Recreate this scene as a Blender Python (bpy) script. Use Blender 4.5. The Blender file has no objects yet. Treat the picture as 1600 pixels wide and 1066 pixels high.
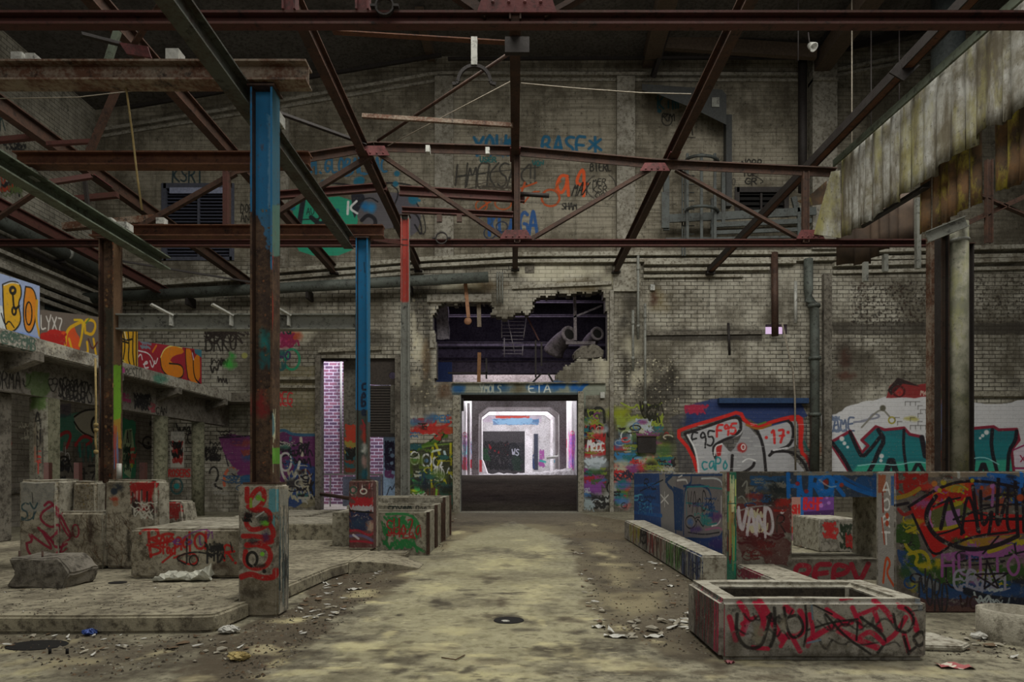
import bpy, bmesh, math, random
import numpy as np
from mathutils import Vector
R = random.Random(7)
C = bpy.context.scene.collection
EYE = 1.55; CX = 805.0; HY = 738.0; F = 1000.0      # vanishing point and focal length measured on a 1600x1066 frame
def W(px, py, Y): return Vector(((px-CX)*Y/F, Y, EYE-(py-HY)*Y/F))
def G(px, py, z=0.0):
    Y = F*(EYE-z)/(py-HY); return Vector(((px-CX)*Y/F, Y, z))
def X(px, Y): return (px-CX)*Y/F
def Zf(py, Y): return EYE-(py-HY)*Y/F
# ------------------------------------------------------------------ camera
cd = bpy.data.cameras.new('camera'); cam = bpy.data.objects.new('camera', cd); C.objects.link(cam)
cam.location = (0, 0, EYE); cam.rotation_euler = (math.pi/2, 0, 0)
cd.sensor_width = 36; cd.lens = 22.5; cd.shift_x = -(CX-800)/1600; cd.shift_y = (HY-533)/1600
cd.clip_end = 400; bpy.context.scene.camera = cam
# ------------------------------------------------------------------ colour helpers
def s2l(c):
    c = c/255.0
    return c/12.92 if c <= 0.04045 else ((c+0.055)/1.055)**2.4
def l2s(c):
    return c*12.92 if c <= 0.0031308 else 1.055*c**(1/2.4)-0.055
def A(r, g, b, gain=2.6):                     # seen colour -> albedo (linear)
    return tuple(min(0.85, s2l(v)*gain) for v in (r, g, b))
# ------------------------------------------------------------------ painted canvas (spray paint and dirt that lie on a surface)
def vnoise(h, w, cells, seed):
    rs = np.random.RandomState(seed); out = np.zeros((h, w), np.float32); amp = 1.0; tot = 0
    for o in range(4):
        cy = max(2, int(cells*2**o*h/max(h, w))+2); cx = max(2, int(cells*2**o*w/max(h, w))+2)
        g = rs.rand(cy+1, cx+1).astype(np.float32)
        y = np.linspace(0, cy-0.001, h); x = np.linspace(0, cx-0.001, w)
        yi = y.astype(int); xi = x.astype(int); fy = (y-yi)[:, None]; fx = (x-xi)[None, :]
        fy = fy*fy*(3-2*fy); fx = fx*fx*(3-2*fx)
        v = (g[yi][:, xi]*(1-fx)+g[yi][:, xi+1]*fx)*(1-fy)+(g[yi+1][:, xi]*(1-fx)+g[yi+1][:, xi+1]*fx)*fy
        out += amp*v; tot += amp; amp *= 0.55
    return out/tot
def smooth_line(p, n=2):
    p = [tuple(q) for q in p]
    for _ in range(n):
        if len(p) < 3: return p
        q = [p[0]]
        for a, b in zip(p[:-1], p[1:]):
            q.append((a[0]*.75+b[0]*.25, a[1]*.75+b[1]*.25)); q.append((a[0]*.25+b[0]*.75, a[1]*.25+b[1]*.75))
        q.append(p[-1]); p = q
    return p
FONT = {
'A': [[(0,0),(.45,1),(.6,1),(1,0)],[(.15,.38),(.85,.42)]], 'B': [[(0,0),(0,1),(.7,1),(.85,.78),(.6,.55),(0,.52)],[(.6,.55),(1,.35),(.8,0),(0,0)]],
'C': [[(1,.85),(.6,1),(.1,.75),(0,.4),(.3,0),(1,.12)]], 'D': [[(0,0),(0,1),(.6,.95),(1,.5),(.6,.03),(0,0)]],
'E': [[(1,1),(0,1),(0,0),(1,0)],[(0,.5),(.8,.52)]], 'F': [[(0,0),(0,1),(1,1)],[(0,.5),(.8,.55)]],
'G': [[(1,.85),(.55,1),(.05,.7),(.05,.25),(.5,0),(1,.2),(1,.5),(.55,.48)]], 'H': [[(0,0),(0,1)],[(1,0),(1,1)],[(0,.5),(1,.52)]],
'I': [[(.5,0),(.5,1)]], 'J': [[(.9,1),(.9,.2),(.5,0),(.05,.2)]], 'K': [[(0,0),(0,1)],[(1,1),(0,.45),(1,0)]],
'L': [[(0,1),(0,0),(1,.02)]], 'M': [[(0,0),(.12,1),(.5,.35),(.88,1),(1,0)]], 'N': [[(0,0),(.05,1),(.95,0),(1,1)]],
'O': [[(.5,1),(.1,.8),(0,.4),(.3,0),(.75,.05),(1,.5),(.85,.9),(.5,1)]], 'P': [[(0,0),(0,1),(.8,.95),(.95,.7),(.7,.48),(0,.45)]],
'Q': [[(.5,1),(0,.6),(.3,0),(1,.4),(.5,1)],[(.6,.3),(1,0)]], 'R': [[(0,0),(0,1),(.8,.95),(.95,.72),(.6,.5),(0,.48)],[(.4,.48),(1,0)]],
'S': [[(1,.9),(.5,1),(.05,.8),(.3,.55),(.85,.42),(.95,.15),(.5,0),(0,.12)]], 'T': [[(0,1),(1,1)],[(.5,1),(.5,0)]],
'U': [[(0,1),(.05,.2),(.5,0),(.95,.2),(1,1)]], 'V': [[(0,1),(.5,0),(1,1)]], 'W': [[(0,1),(.25,0),(.5,.7),(.75,0),(1,1)]],
'X': [[(0,0),(1,1)],[(0,1),(1,0)]], 'Y': [[(0,1),(.5,.5),(1,1)],[(.5,.5),(.4,0)]], 'Z': [[(0,1),(1,1),(0,0),(1,0)]],
'0': [[(.5,1),(0,.5),(.5,0),(1,.5),(.5,1)]], '1': [[(.1,.75),(.5,1),(.5,0)]], '2': [[(0,.8),(.5,1),(.95,.75),(0,0),(1,0)]],
'4': [[(.75,0),(.75,1),(0,.35),(1,.38)]], '5': [[(1,1),(.1,1),(.05,.55),(.7,.6),(1,.3),(.6,0),(0,.08)]], '6': [[(.9,1),(.3,.75),(0,.3),(.5,0),(1,.3),(.5,.55),(.05,.3)]],
'7': [[(0,1),(1,1),(.35,0)],[(.2,.5),(.85,.5)]], '9': [[(1,.7),(.5,1),(.05,.75),(.4,.5),(1,.75),(.85,0)]],
'!': [[(.5,1),(.45,.3)],[(.45,.05),(.5,.08)]], '.': [[(.4,0),(.55,.05)]], '*': [[(.5,.15),(.5,.95)],[(.1,.35),(.9,.8)],[(.1,.8),(.9,.3)]], '+': [[(.5,.2),(.5,.8)],[(.1,.5),(.9,.5)]],
'a': [[(.9,.6),(.4,.65),(.05,.3),(.4,0),(.85,.3),(.9,.65),(1,0)]], 'e': [[(.05,.35),(.9,.4),(.6,.7),(.1,.5),(.2,.05),(.95,.1)]], 'c': [[(.95,.6),(.3,.65),(.05,.3),(.35,0),(.95,.1)]],
'o': [[(.5,.65),(.05,.35),(.4,0),(.95,.3),(.5,.65)]], 'n': [[(0,.65),(.05,0)],[(.05,.4),(.5,.65),(.9,.45),(1,0)]], 'v': [[(0,.65),(.5,0),(1,.65)]], 'i': [[(.5,.6),(.5,0)],[(.5,.85),(.55,.9)]],
'd': [[(.9,1),(.9,0)],[(.9,.5),(.4,.6),(.05,.3),(.4,0),(.9,.2)]], 'r': [[(0,.65),(.1,0)],[(.1,.4),(.6,.65),(1,.55)]], 't': [[(.5,1),(.45,.1),(.9,0)],[(.05,.65),(.95,.68)]], 's': [[(.9,.6),(.4,.65),(.2,.45),(.85,.25),(.5,0),(.05,.08)]],
'p': [[(0,.65),(.05,-.35)],[(.05,.55),(.7,.65),(.95,.3),(.5,0),(.05,.1)]], 'b': [[(.05,1),(.05,0)],[(.05,.45),(.6,.6),(.95,.3),(.5,0),(.05,.1)]], 'h': [[(.05,1),(.05,0)],[(.05,.4),(.5,.6),(.9,.4),(.95,0)]],
'k': [[(.05,1),(.05,0)],[(.9,.65),(.1,.3),(.95,0)]], 'g': [[(.9,.6),(.4,.65),(.05,.3),(.4,.05),(.9,.3),(.9,.6),(.85,-.25),(.2,-.3)]], 'u': [[(0,.65),(.1,.1),(.6,0),(.9,.3),(.95,.65)],[(.95,.65),(1,0)]], 'm': [[(0,.65),(.05,0)],[(.05,.5),(.3,.65),(.5,.4),(.5,0)],[(.5,.45),(.8,.65),(.95,.4),(1,0)]],
'l': [[(.4,1),(.45,.05),(.7,0)]], 'y': [[(0,.65),(.5,.1)],[(1,.65),(.3,-.35)]], 'x': [[(0,0),(1,.65)],[(0,.65),(1,0)]]}
CANV = []
class Canvas:
    """A painted rectangle: point o, axes u (right) and v (up) in metres; strokes are given in photograph pixels and cast onto it."""
    def __init__(s, name, o, u, v, w, h, res, gain=2.6):
        s.name = name; s.o = Vector(o); s.u = Vector(u).normalized(); s.v = Vector(v).normalized(); s.n = s.u.cross(s.v)
        s.w = w; s.h = h; s.res = res; s.gain = gain; s.tol = .6
        s.W = max(8, int(w*res)); s.H = max(8, int(h*res)); s.a = np.zeros((s.H, s.W, 4), np.float32); s.k = 0
        s.r = random.Random(len(CANV)*31+5); CANV.append(s); s.img = None
    def p(s, px, py):
        d = Vector(((px-CX)/F, 1.0, -(py-HY)/F)); e = Vector((0, 0, EYE))
        t = (s.o-e).dot(s.n)/d.dot(s.n); q = e+d*t-s.o
        s.depth = t
        return (q.dot(s.u)*s.res, q.dot(s.v)*s.res)
    def col(s, c): return np.array([l2s(min(0.85, s2l(v)*s.gain)) for v in c], np.float32)
    def comp(s, y0, y1, x0, x1, cov, c):
        A_ = s.a[y0:y1, x0:x1]; cov = cov[..., None]; ao = cov+A_[..., 3:4]*(1-cov)
        A_[..., :3] = np.where(ao > 1e-5, (c*cov+A_[..., :3]*A_[..., 3:4]*(1-cov))/np.maximum(ao, 1e-5), A_[..., :3]); A_[..., 3:4] = ao
    def raw(s, P, wpx, c, soft=.35, alpha=.95):
        r = max(.55, wpx/2); m = r*(1+soft)+2
        xs = [q[0] for q in P]; ys = [q[1] for q in P]
        x0 = max(0, int(min(xs)-m)); x1 = min(s.W, int(max(xs)+m)+1); y0 = max(0, int(min(ys)-m)); y1 = min(s.H, int(max(ys)+m)+1)
        if x1 <= x0 or y1 <= y0: return
        D = np.full((y1-y0, x1-x0), 1e9, np.float32)
        for a, b in zip(P[:-1], P[1:]):
            bx0 = max(x0, int(min(a[0], b[0])-m)); bx1 = min(x1, int(max(a[0], b[0])+m)+1); by0 = max(y0, int(min(a[1], b[1])-m)); by1 = min(y1, int(max(a[1], b[1])+m)+1)
            if bx1 <= bx0 or by1 <= by0: continue
            yy, xx = np.mgrid[by0:by1, bx0:bx1].astype(np.float32); xx += .5; yy += .5
            dx, dy = b[0]-a[0], b[1]-a[1]; L = dx*dx+dy*dy+1e-6
            t = np.clip(((xx-a[0])*dx+(yy-a[1])*dy)/L, 0, 1)
            d = np.hypot(xx-a[0]-t*dx, yy-a[1]-t*dy)
            v = D[by0-y0:by1-y0, bx0-x0:bx1-x0]; np.minimum(v, d, out=v)
        e = max(.7, r*soft); cov = np.clip((r+e*.5-D)/e, 0, 1)*alpha
        s.comp(y0, y1, x0, x1, cov, c)
    def wid(s, w): return 1.15*w*s.depth/F*s.res
    def stroke(s, pts, w, c, soft=.35, alpha=.95, sm=2):
        P = [s.p(*q) for q in smooth_line(pts, sm)]
        s.raw(P, s.wid(w), s.col(c), soft, alpha)
    def poly(s, pts, c, alpha=.95, soft=1.5, rag=0, cells=40, sm=0):
        P = [s.p(*q) for q in (smooth_line(list(pts)+[pts[0]], sm) if sm else pts)]; xs = [q[0] for q in P]; ys = [q[1] for q in P]; m = 3+rag*2
        x0 = max(0, int(min(xs)-m)); x1 = min(s.W, int(max(xs)+m)+1); y0 = max(0, int(min(ys)-m)); y1 = min(s.H, int(max(ys)+m)+1)
        if x1 <= x0 or y1 <= y0: return
        yy, xx = np.mgrid[y0:y1, x0:x1].astype(np.float32); xx += .5; yy += .5
        ins = np.zeros(xx.shape, bool); D = np.full(xx.shape, 1e9, np.float32)
        for a, b in zip(P, P[1:]+P[:1]):
            dx, dy = b[0]-a[0], b[1]-a[1]
            t = np.clip(((xx-a[0])*dx+(yy-a[1])*dy)/(dx*dx+dy*dy+1e-6), 0, 1)
            np.minimum(D, np.hypot(xx-a[0]-t*dx, yy-a[1]-t*dy), out=D)
            if a[1] != b[1]:
                cr = ((a[1] > yy) != (b[1] > yy)) & (xx < dx*(yy-a[1])/(dy)+a[0]); ins ^= cr
        sd = np.where(ins, D, -D)
        if rag:
            s.k += 1; sd = sd+(vnoise(y1-y0, x1-x0, max(3, cells*max(xx.shape)/max(s.W, s.H)), s.k*13+7)-.5)*2*rag
        cov = np.clip(sd/soft+.5, 0, 1)*alpha
        s.comp(y0, y1, x0, x1, cov, s.col(c))
    def rect(s, x0, y0, x1, y1, c, **k): s.poly([(x0, y0), (x1, y0), (x1, y1), (x0, y1)], c, **k)
    def dot(s, x, y, r, c, soft=.4, alpha=.95): s.stroke([(x, y), (x+.01, y)], 2*r, c, soft, alpha)
    def ring(s, x, y, rx, ry, w, c, a0=0, a1=360, **k):
        s.stroke([(x+rx*math.cos(math.radians(a0+(a1-a0)*i/18)), y-ry*math.sin(math.radians(a0+(a1-a0)*i/18))) for i in range(19)], w, c, sm=1, **k)
    def text(s, t, x0, y0, x1, y1, w, c, slant=0, jit=.06, fat=.78, rise=0, **k):
        n = len(t); cw = (x1-x0)/n
        for i, ch in enumerate(t):
            if ch == ' ': continue
            for ln in FONT.get(ch, FONT['O']):
                pts = []
                for (a, b) in ln:
                    a += s.r.uniform(-jit, jit); b += s.r.uniform(-jit, jit)
                    yy = y1-(y1-y0)*b+rise*(i/n)
                    pts.append((x0+cw*i+cw*fat*a+slant*(y1-yy), yy))
                s.stroke(pts, w, c, sm=2, **k)
    def scrib(s, x0, y0, x1, y1, n, w, c, kind='loop', **k):
        r = s.r
        for _ in range(n):
            L = r.uniform(.35, .9)*(x1-x0); x = r.uniform(x0, max(x0+.1, x1-L)); y = r.uniform(y0, y1); H = r.uniform(.25, .6)*(y1-y0); pts = []
            m = r.randint(5, 11)
            for i in range(m):
                pts.append((x+L*i/m+r.uniform(-.1, .1)*L, min(y1, max(y0, y+(H*(1 if i % 2 else -1)*r.uniform(.2, .6))))))
            s.stroke(pts, w*r.uniform(.7, 1.3), c, **k)
    def drips(s, x0, x1, y0, y1, n, w, cols, alpha=.8):
        for _ in range(n):
            x = s.r.uniform(x0, x1); a = s.r.uniform(y0, y0+(y1-y0)*.5); b = s.r.uniform(a, y1)
            s.stroke([(x, a), (x+s.r.uniform(-1, 1), b)], w*s.r.uniform(.5, 1.6), s.r.choice(cols), alpha=alpha*s.r.uniform(.5, 1), soft=.6)
    def blot(s, x, y, rx, ry, c, alpha=.6, rag=None):
        pts = [(x+rx*math.cos(i*.5236)*s.r.uniform(.75, 1.2), y+ry*math.sin(i*.5236)*s.r.uniform(.75, 1.2)) for i in range(12)]
        s.p(x, y); q = s.wid(min(rx, ry))
        s.poly(pts, c, alpha=alpha, soft=max(1.5, q*.9), rag=(q*.5 if rag is None else rag), cells=90, sm=2)
    def fstain(s, x, y, rx, ry, c, alpha):
        c0 = s.p(x, y); ex = abs(s.p(x+rx, y)[0]-c0[0])*1.3; ey = abs(s.p(x, y+ry)[1]-s.p(x, y-ry)[1])*.65; s.k += 1
        x0 = max(0, int(c0[0]-ex*1.6)); x1 = min(s.W, int(c0[0]+ex*1.6)+1); y0 = max(0, int(c0[1]-ey*1.6)); y1 = min(s.H, int(c0[1]+ey*1.6)+1)
        if x1 <= x0+2 or y1 <= y0+2: return
        yy, xx = np.mgrid[y0:y1, x0:x1].astype(np.float32)
        d = np.hypot((xx-c0[0])/max(ex, 1), (yy-c0[1])/max(ey, 1)); n = vnoise(y1-y0, x1-x0, max(5, max(x1-x0, y1-y0)/9), s.k*17+3)
        s.comp(y0, y1, x0, x1, np.clip((1.55-d-(1-n)*1.5)*1.6, 0, 1)*alpha, s.col(c))
    def chaos(s, x0, y0, x1, y1, n, pal, sz=1.0):
        for _ in range(n):
            w = s.r.uniform(14, 40)*sz; h = s.r.uniform(8, 22)*sz; x = s.r.uniform(x0, max(x0+1, x1-w)); y = s.r.uniform(y0, max(y0+1, y1-h)); c = s.r.choice(pal); q = s.r.random()
            if q < .3: s.blot(x+w/2, y+h/2, w/2, h/2, c, .8)
            elif q < .6: s.scrib(x, y, x+w, y+h, s.r.randint(2, 5), s.r.uniform(1.2, 2.6)*sz, c)
            elif q < .8: s.scrib(x, y, x+w, y+h, 3, s.r.uniform(1.2, 2.4)*sz, c)
            else: s.ring(x+w/2, y+h/2, w*.3, h*.4, s.r.uniform(1.2, 2.6)*sz, c, s.r.uniform(0, 90), s.r.uniform(200, 400))
    def speck(s, x0, y0, x1, y1, n, rmax, cols, alpha=.8):
        for _ in range(n): s.dot(s.r.uniform(x0, x1), s.r.uniform(y0, y1), s.r.uniform(.3, rmax), s.r.choice(cols), alpha=alpha*s.r.uniform(.4, 1))
    def image(s):
        if s.img is None:
            a = s.a; a = np.clip(a, 0, 1); s.img = bpy.data.images.new(s.name, s.W, s.H, alpha=True)
            s.img.alpha_mode = 'CHANNEL_PACKED'; s.img.pixels.foreach_set(np.ascontiguousarray(a, np.float32).ravel()); s.img.update(); s.img.pack()
        return s.img
# ------------------------------------------------------------------ node materials
class NM:
    def __init__(s, name):
        s.m = bpy.data.materials.new(name); s.m.use_nodes = True; s.t = s.m.node_tree; s.N = s.t.nodes; s.L = s.t.links
        s.b = s.N['Principled BSDF']; s.pos = s.N.new('ShaderNodeNewGeometry').outputs['Position']
    def map(s, scale=(1, 1, 1), rot=(0, 0, 0), vec=None):
        n = s.N.new('ShaderNodeMapping'); n.inputs['Scale'].default_value = scale; n.inputs['Rotation'].default_value = rot
        s.L.new(vec or s.pos, n.inputs['Vector']); return n.outputs[0]
    def noise(s, sc, det=6, rough=.6, vec=None, dist=0):
        n = s.N.new('ShaderNodeTexNoise'); n.inputs['Scale'].default_value = sc; n.inputs['Detail'].default_value = det; n.inputs['Roughness'].default_value = rough
        n.inputs['Distortion'].default_value = dist
        s.L.new(vec or s.pos, n.inputs['Vector']); return n.outputs['Fac']
    def ramp(s, fac, *st):
        n = s.N.new('ShaderNodeValToRGB'); e = n.color_ramp.elements
        for i, (p, c) in enumerate(st):
            if i < 2: q = e[i]; q.position = p
            else: q = e.new(p)
            q.color = (c, c, c, 1) if isinstance(c, (int, float)) else (*c, 1)
        s.L.new(fac, n.inputs[0]); return n.outputs[0]
    def mix(s, f, a, b, mode='MIX'):
        n = s.N.new('ShaderNodeMix'); n.data_type = 'RGBA'; n.blend_type = mode
        for sock, v in ((n.inputs[0], f), (n.inputs[6], a), (n.inputs[7], b)):
            if hasattr(v, 'node'): s.L.new(v, sock)
            elif isinstance(v, (int, float)): sock.default_value = v
            else: sock.default_value = (*v, 1)
        return n.outputs[2]
    def math(s, op, a, b):
        n = s.N.new('ShaderNodeMath'); n.operation = op
        for i, v in enumerate((a, b)):
            if hasattr(v, 'node'): s.L.new(v, n.inputs[i])
            else: n.inputs[i].default_value = v
        return n.outputs[0]
    def done(s, col, rough=.85, bump=None, bs=.3, bd=.02, metal=0, cv=None, wear=None):
        if cv is not None:
            im = s.N.new('ShaderNodeTexImage'); im.image = cv.image(); im.extension = 'CLIP'; im.interpolation = 'Linear'
            uv = s.N.new('ShaderNodeUVMap'); uv.uv_map = 'paint'; s.L.new(uv.outputs[0], im.inputs[0])
            w = s.ramp(s.noise(14, 5, .7), (.30, .35), (.43, 1.0))
            f = s.math('MULTIPLY', im.outputs['Alpha'], w)
            col = s.mix(f, col, s.mix(s.noise(5, 5, .7), im.outputs['Color'], s.mix(.3, im.outputs['Color'], (.03, .026, .02))))
        if hasattr(col, 'node'): s.L.new(col, s.b.inputs['Base Color'])
        else: s.b.inputs['Base Color'].default_value = (*col, 1)
        if hasattr(rough, 'node'): s.L.new(rough, s.b.inputs['Roughness'])
        else: s.b.inputs['Roughness'].default_value = rough
        s.b.inputs['Metallic'].default_value = metal; s.b.inputs['Specular IOR Level'].default_value = .3
        if bump is not None:
            n = s.N.new('ShaderNodeBump'); n.inputs['Strength'].default_value = bs; n.inputs['Distance'].default_value = bd
            s.L.new(bump, n.inputs['Height']); s.L.new(n.outputs[0], s.b.inputs['Normal'])
        return s.m
def steel(name, c1, c2, amt=.5, c3=(.012, .01, .009), cv=None, rough=.62):
    k = NM(name); a = k.noise(2.2, 7, .7); b = k.noise(19, 5, .65)
    f = k.math('ADD', k.math('MULTIPLY', a, .6), k.math('MULTIPLY', b, .4))
    col = k.mix(k.ramp(f, (amt-.06, 0), (amt+.07, 1)), c2, c1)
    col = k.mix(k.ramp(k.noise(7, 8, .75), (.54, 0), (.66, .85)), col, c3)
    col = k.mix(k.ramp(k.noise(48, 3, .6), (.64, 0), (.74, .5)), col, tuple(min(.7, v*2.2+.03) for v in c1))
    return k.done(col, rough, b, .35, .01, 0.15, cv)
def concrete(name, c1, c2, c3, cv=None, sc=1.0, bs=.55):
    k = NM(name); a = k.noise(1.3*sc, 8, .68); b = k.noise(9*sc, 8, .72); d = k.noise(60*sc, 3, .6)
    col = k.mix(k.ramp(a, (.36, 0), (.60, 1)), c2, c1)
    col = k.mix(k.ramp(k.noise(.7*sc, 7, .75), (.50, 0), (.64, .75)), col, tuple(v*1.2 for v in c3))
    col = k.mix(k.ramp(b, (.47, 0), (.62, .9)), col, c3)
    col = k.mix(k.ramp(d, (.62, 0), (.72, .7)), col, tuple(v*.25 for v in c3))
    col = k.mix(k.ramp(k.noise(30*sc, 4, .7), (.6, 0), (.75, .5)), col, tuple(min(.75, v*1.5) for v in c1))
    return k.done(col, .93, k.math('ADD', k.math('MULTIPLY', b, .6), k.math('MULTIPLY', d, .4)), bs, .03, 0, cv)
def brick(name, axis, c1, c2, mortar, grime, bw=.475, bh=.158, ms=.011, cv=None, gr=(.44, .62), smooth=None, bs=.6, split=None):
    k = NM(name); sx = k.N.new('ShaderNodeSeparateXYZ'); k.L.new(k.pos, sx.inputs[0]); cb = k.N.new('ShaderNodeCombineXYZ')
    k.L.new(sx.outputs[axis], cb.inputs[0]); k.L.new(sx.outputs[2], cb.inputs[1])
    nz = k.N.new('ShaderNodeTexNoise'); nz.inputs['Scale'].default_value = 3; k.L.new(k.pos, nz.inputs['Vector'])
    add = k.N.new('ShaderNodeVectorMath'); add.operation = 'MULTIPLY_ADD'; k.L.new(nz.outputs['Color'], add.inputs[0]); add.inputs[1].default_value = (.035, .022, 0); k.L.new(cb.outputs[0], add.inputs[2])
    t = k.N.new('ShaderNodeTexBrick'); k.L.new(add.outputs[0], t.inputs['Vector'])
    for nme, v in (('Scale', 1), ('Mortar Size', ms), ('Mortar Smooth', .25), ('Bias', 0), ('Brick Width', bw), ('Row Height', bh)): t.inputs[nme].default_value = v
    for nme, v in (('Color1', c1), ('Color2', c2), ('Mortar', mortar)): t.inputs[nme].default_value = (*v, 1)
    col = t.outputs['Color']; fac = t.outputs['Fac']
    avg = tuple((p+q)/2 for p, q in zip(c1, c2))
    hide = k.ramp(k.noise(.35, 5, .6), (.44, .05), (.64, .65)) if smooth is None else smooth
    col = k.mix(hide, col, avg)
    if split:                                     # above the split height the wall blends to a darker, smoother tan
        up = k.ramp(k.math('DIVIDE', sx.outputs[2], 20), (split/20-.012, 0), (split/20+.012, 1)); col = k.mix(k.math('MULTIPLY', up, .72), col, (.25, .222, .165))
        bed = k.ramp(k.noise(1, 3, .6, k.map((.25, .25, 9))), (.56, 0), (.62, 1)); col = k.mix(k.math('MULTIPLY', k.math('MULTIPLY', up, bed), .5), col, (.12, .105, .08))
    big = k.noise(.5, 8, .72); fine = k.noise(6.5, 8, .78)
    streak = k.noise(1, 6, .7, k.map((3.2, 3.2, .35)))
    col = k.mix(k.ramp(big, (gr[0], 0), (gr[1], .8)), col, grime)
    col = k.mix(k.ramp(streak, (.5, 0), (.7, .65)), col, tuple(v*.6 for v in grime))
    col = k.mix(k.ramp(fine, (.55, 0), (.66, .8)), col, tuple(v*.3 for v in grime))
    col = k.mix(k.ramp(k.noise(22, 4, .7), (.6, 0), (.72, .45)), col, tuple(min(.8, v*1.35) for v in c1))
    hgt = k.mix(.3, k.mix(hide, k.ramp(fac, (0, 1), (1, 0)), (.8, .8, .8)), fine)
    return k.done(col, .92, hgt, bs, .03, 0, cv)
def flat(name, c, rough=.8, metal=0, sc=12, var=.35, cv=None):
    k = NM(name); col = k.mix(k.ramp(k.noise(sc, 6, .7), (.4, 0), (.65, 1)), c, tuple(v*(1-var) for v in c))
    return k.done(col, rough, k.noise(sc*4, 3, .6), .15, .005, metal, cv)
def emit(name, c, st):
    k = NM(name); k.b.inputs['Emission Color'].default_value = (*c, 1); k.b.inputs['Emission Strength'].default_value = st
    return k.done(c, .9)
# ------------------------------------------------------------------ mesh builder
def frame(d, up=Vector((0, 0, 1))):
    d = d.normalized()
    if abs(d.dot(up)) > .98: up = Vector((0, 1, 0))
    x = d.cross(up).normalized(); return x, x.cross(d).normalized()
def sect(kind, w, h, t):
    a, b = w/2, h/2
    if kind == 'I': return [(-a, -b), (a, -b), (a, -b+t), (t/2, -b+t), (t/2, b-t), (a, b-t), (a, b), (-a, b), (-a, b-t), (-t/2, b-t), (-t/2, -b+t), (-a, -b+t)]
    if kind == 'H': return [(-a, -b), (-a+t, -b), (-a+t, -t/2), (a-t, -t/2), (a-t, -b), (a, -b), (a, b), (a-t, b), (a-t, t/2), (-a+t, t/2), (-a+t, b), (-a, b)]
    if kind == 'C': return [(-a, -b), (a, -b), (a, -b+t), (-a+t, -b+t), (-a+t, b-t), (a, b-t), (a, b), (-a, b)]
    if kind == 'D': return [(a, -b), (-a, -b), (-a, -b+t), (a-t, -b+t), (a-t, b-t), (-a, b-t), (-a, b), (a, b)][::-1]
    if kind == 'L': return [(-a, -b), (a, -b), (a, -b+t), (-a+t, -b+t), (-a+t, b), (-a, b)]
    if kind == 'T': return [(-t/2, -b), (t/2, -b), (t/2, b-t), (a, b-t), (a, b), (-a, b), (-a, b-t), (-t/2, b-t)]
    if kind == 'B': return [(-a, -b), (a, -b), (a, b), (-a, b)]
    n = 14; return [(a*math.cos(i*2*math.pi/n), b*math.sin(i*2*math.pi/n)) for i in range(n)]
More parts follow.
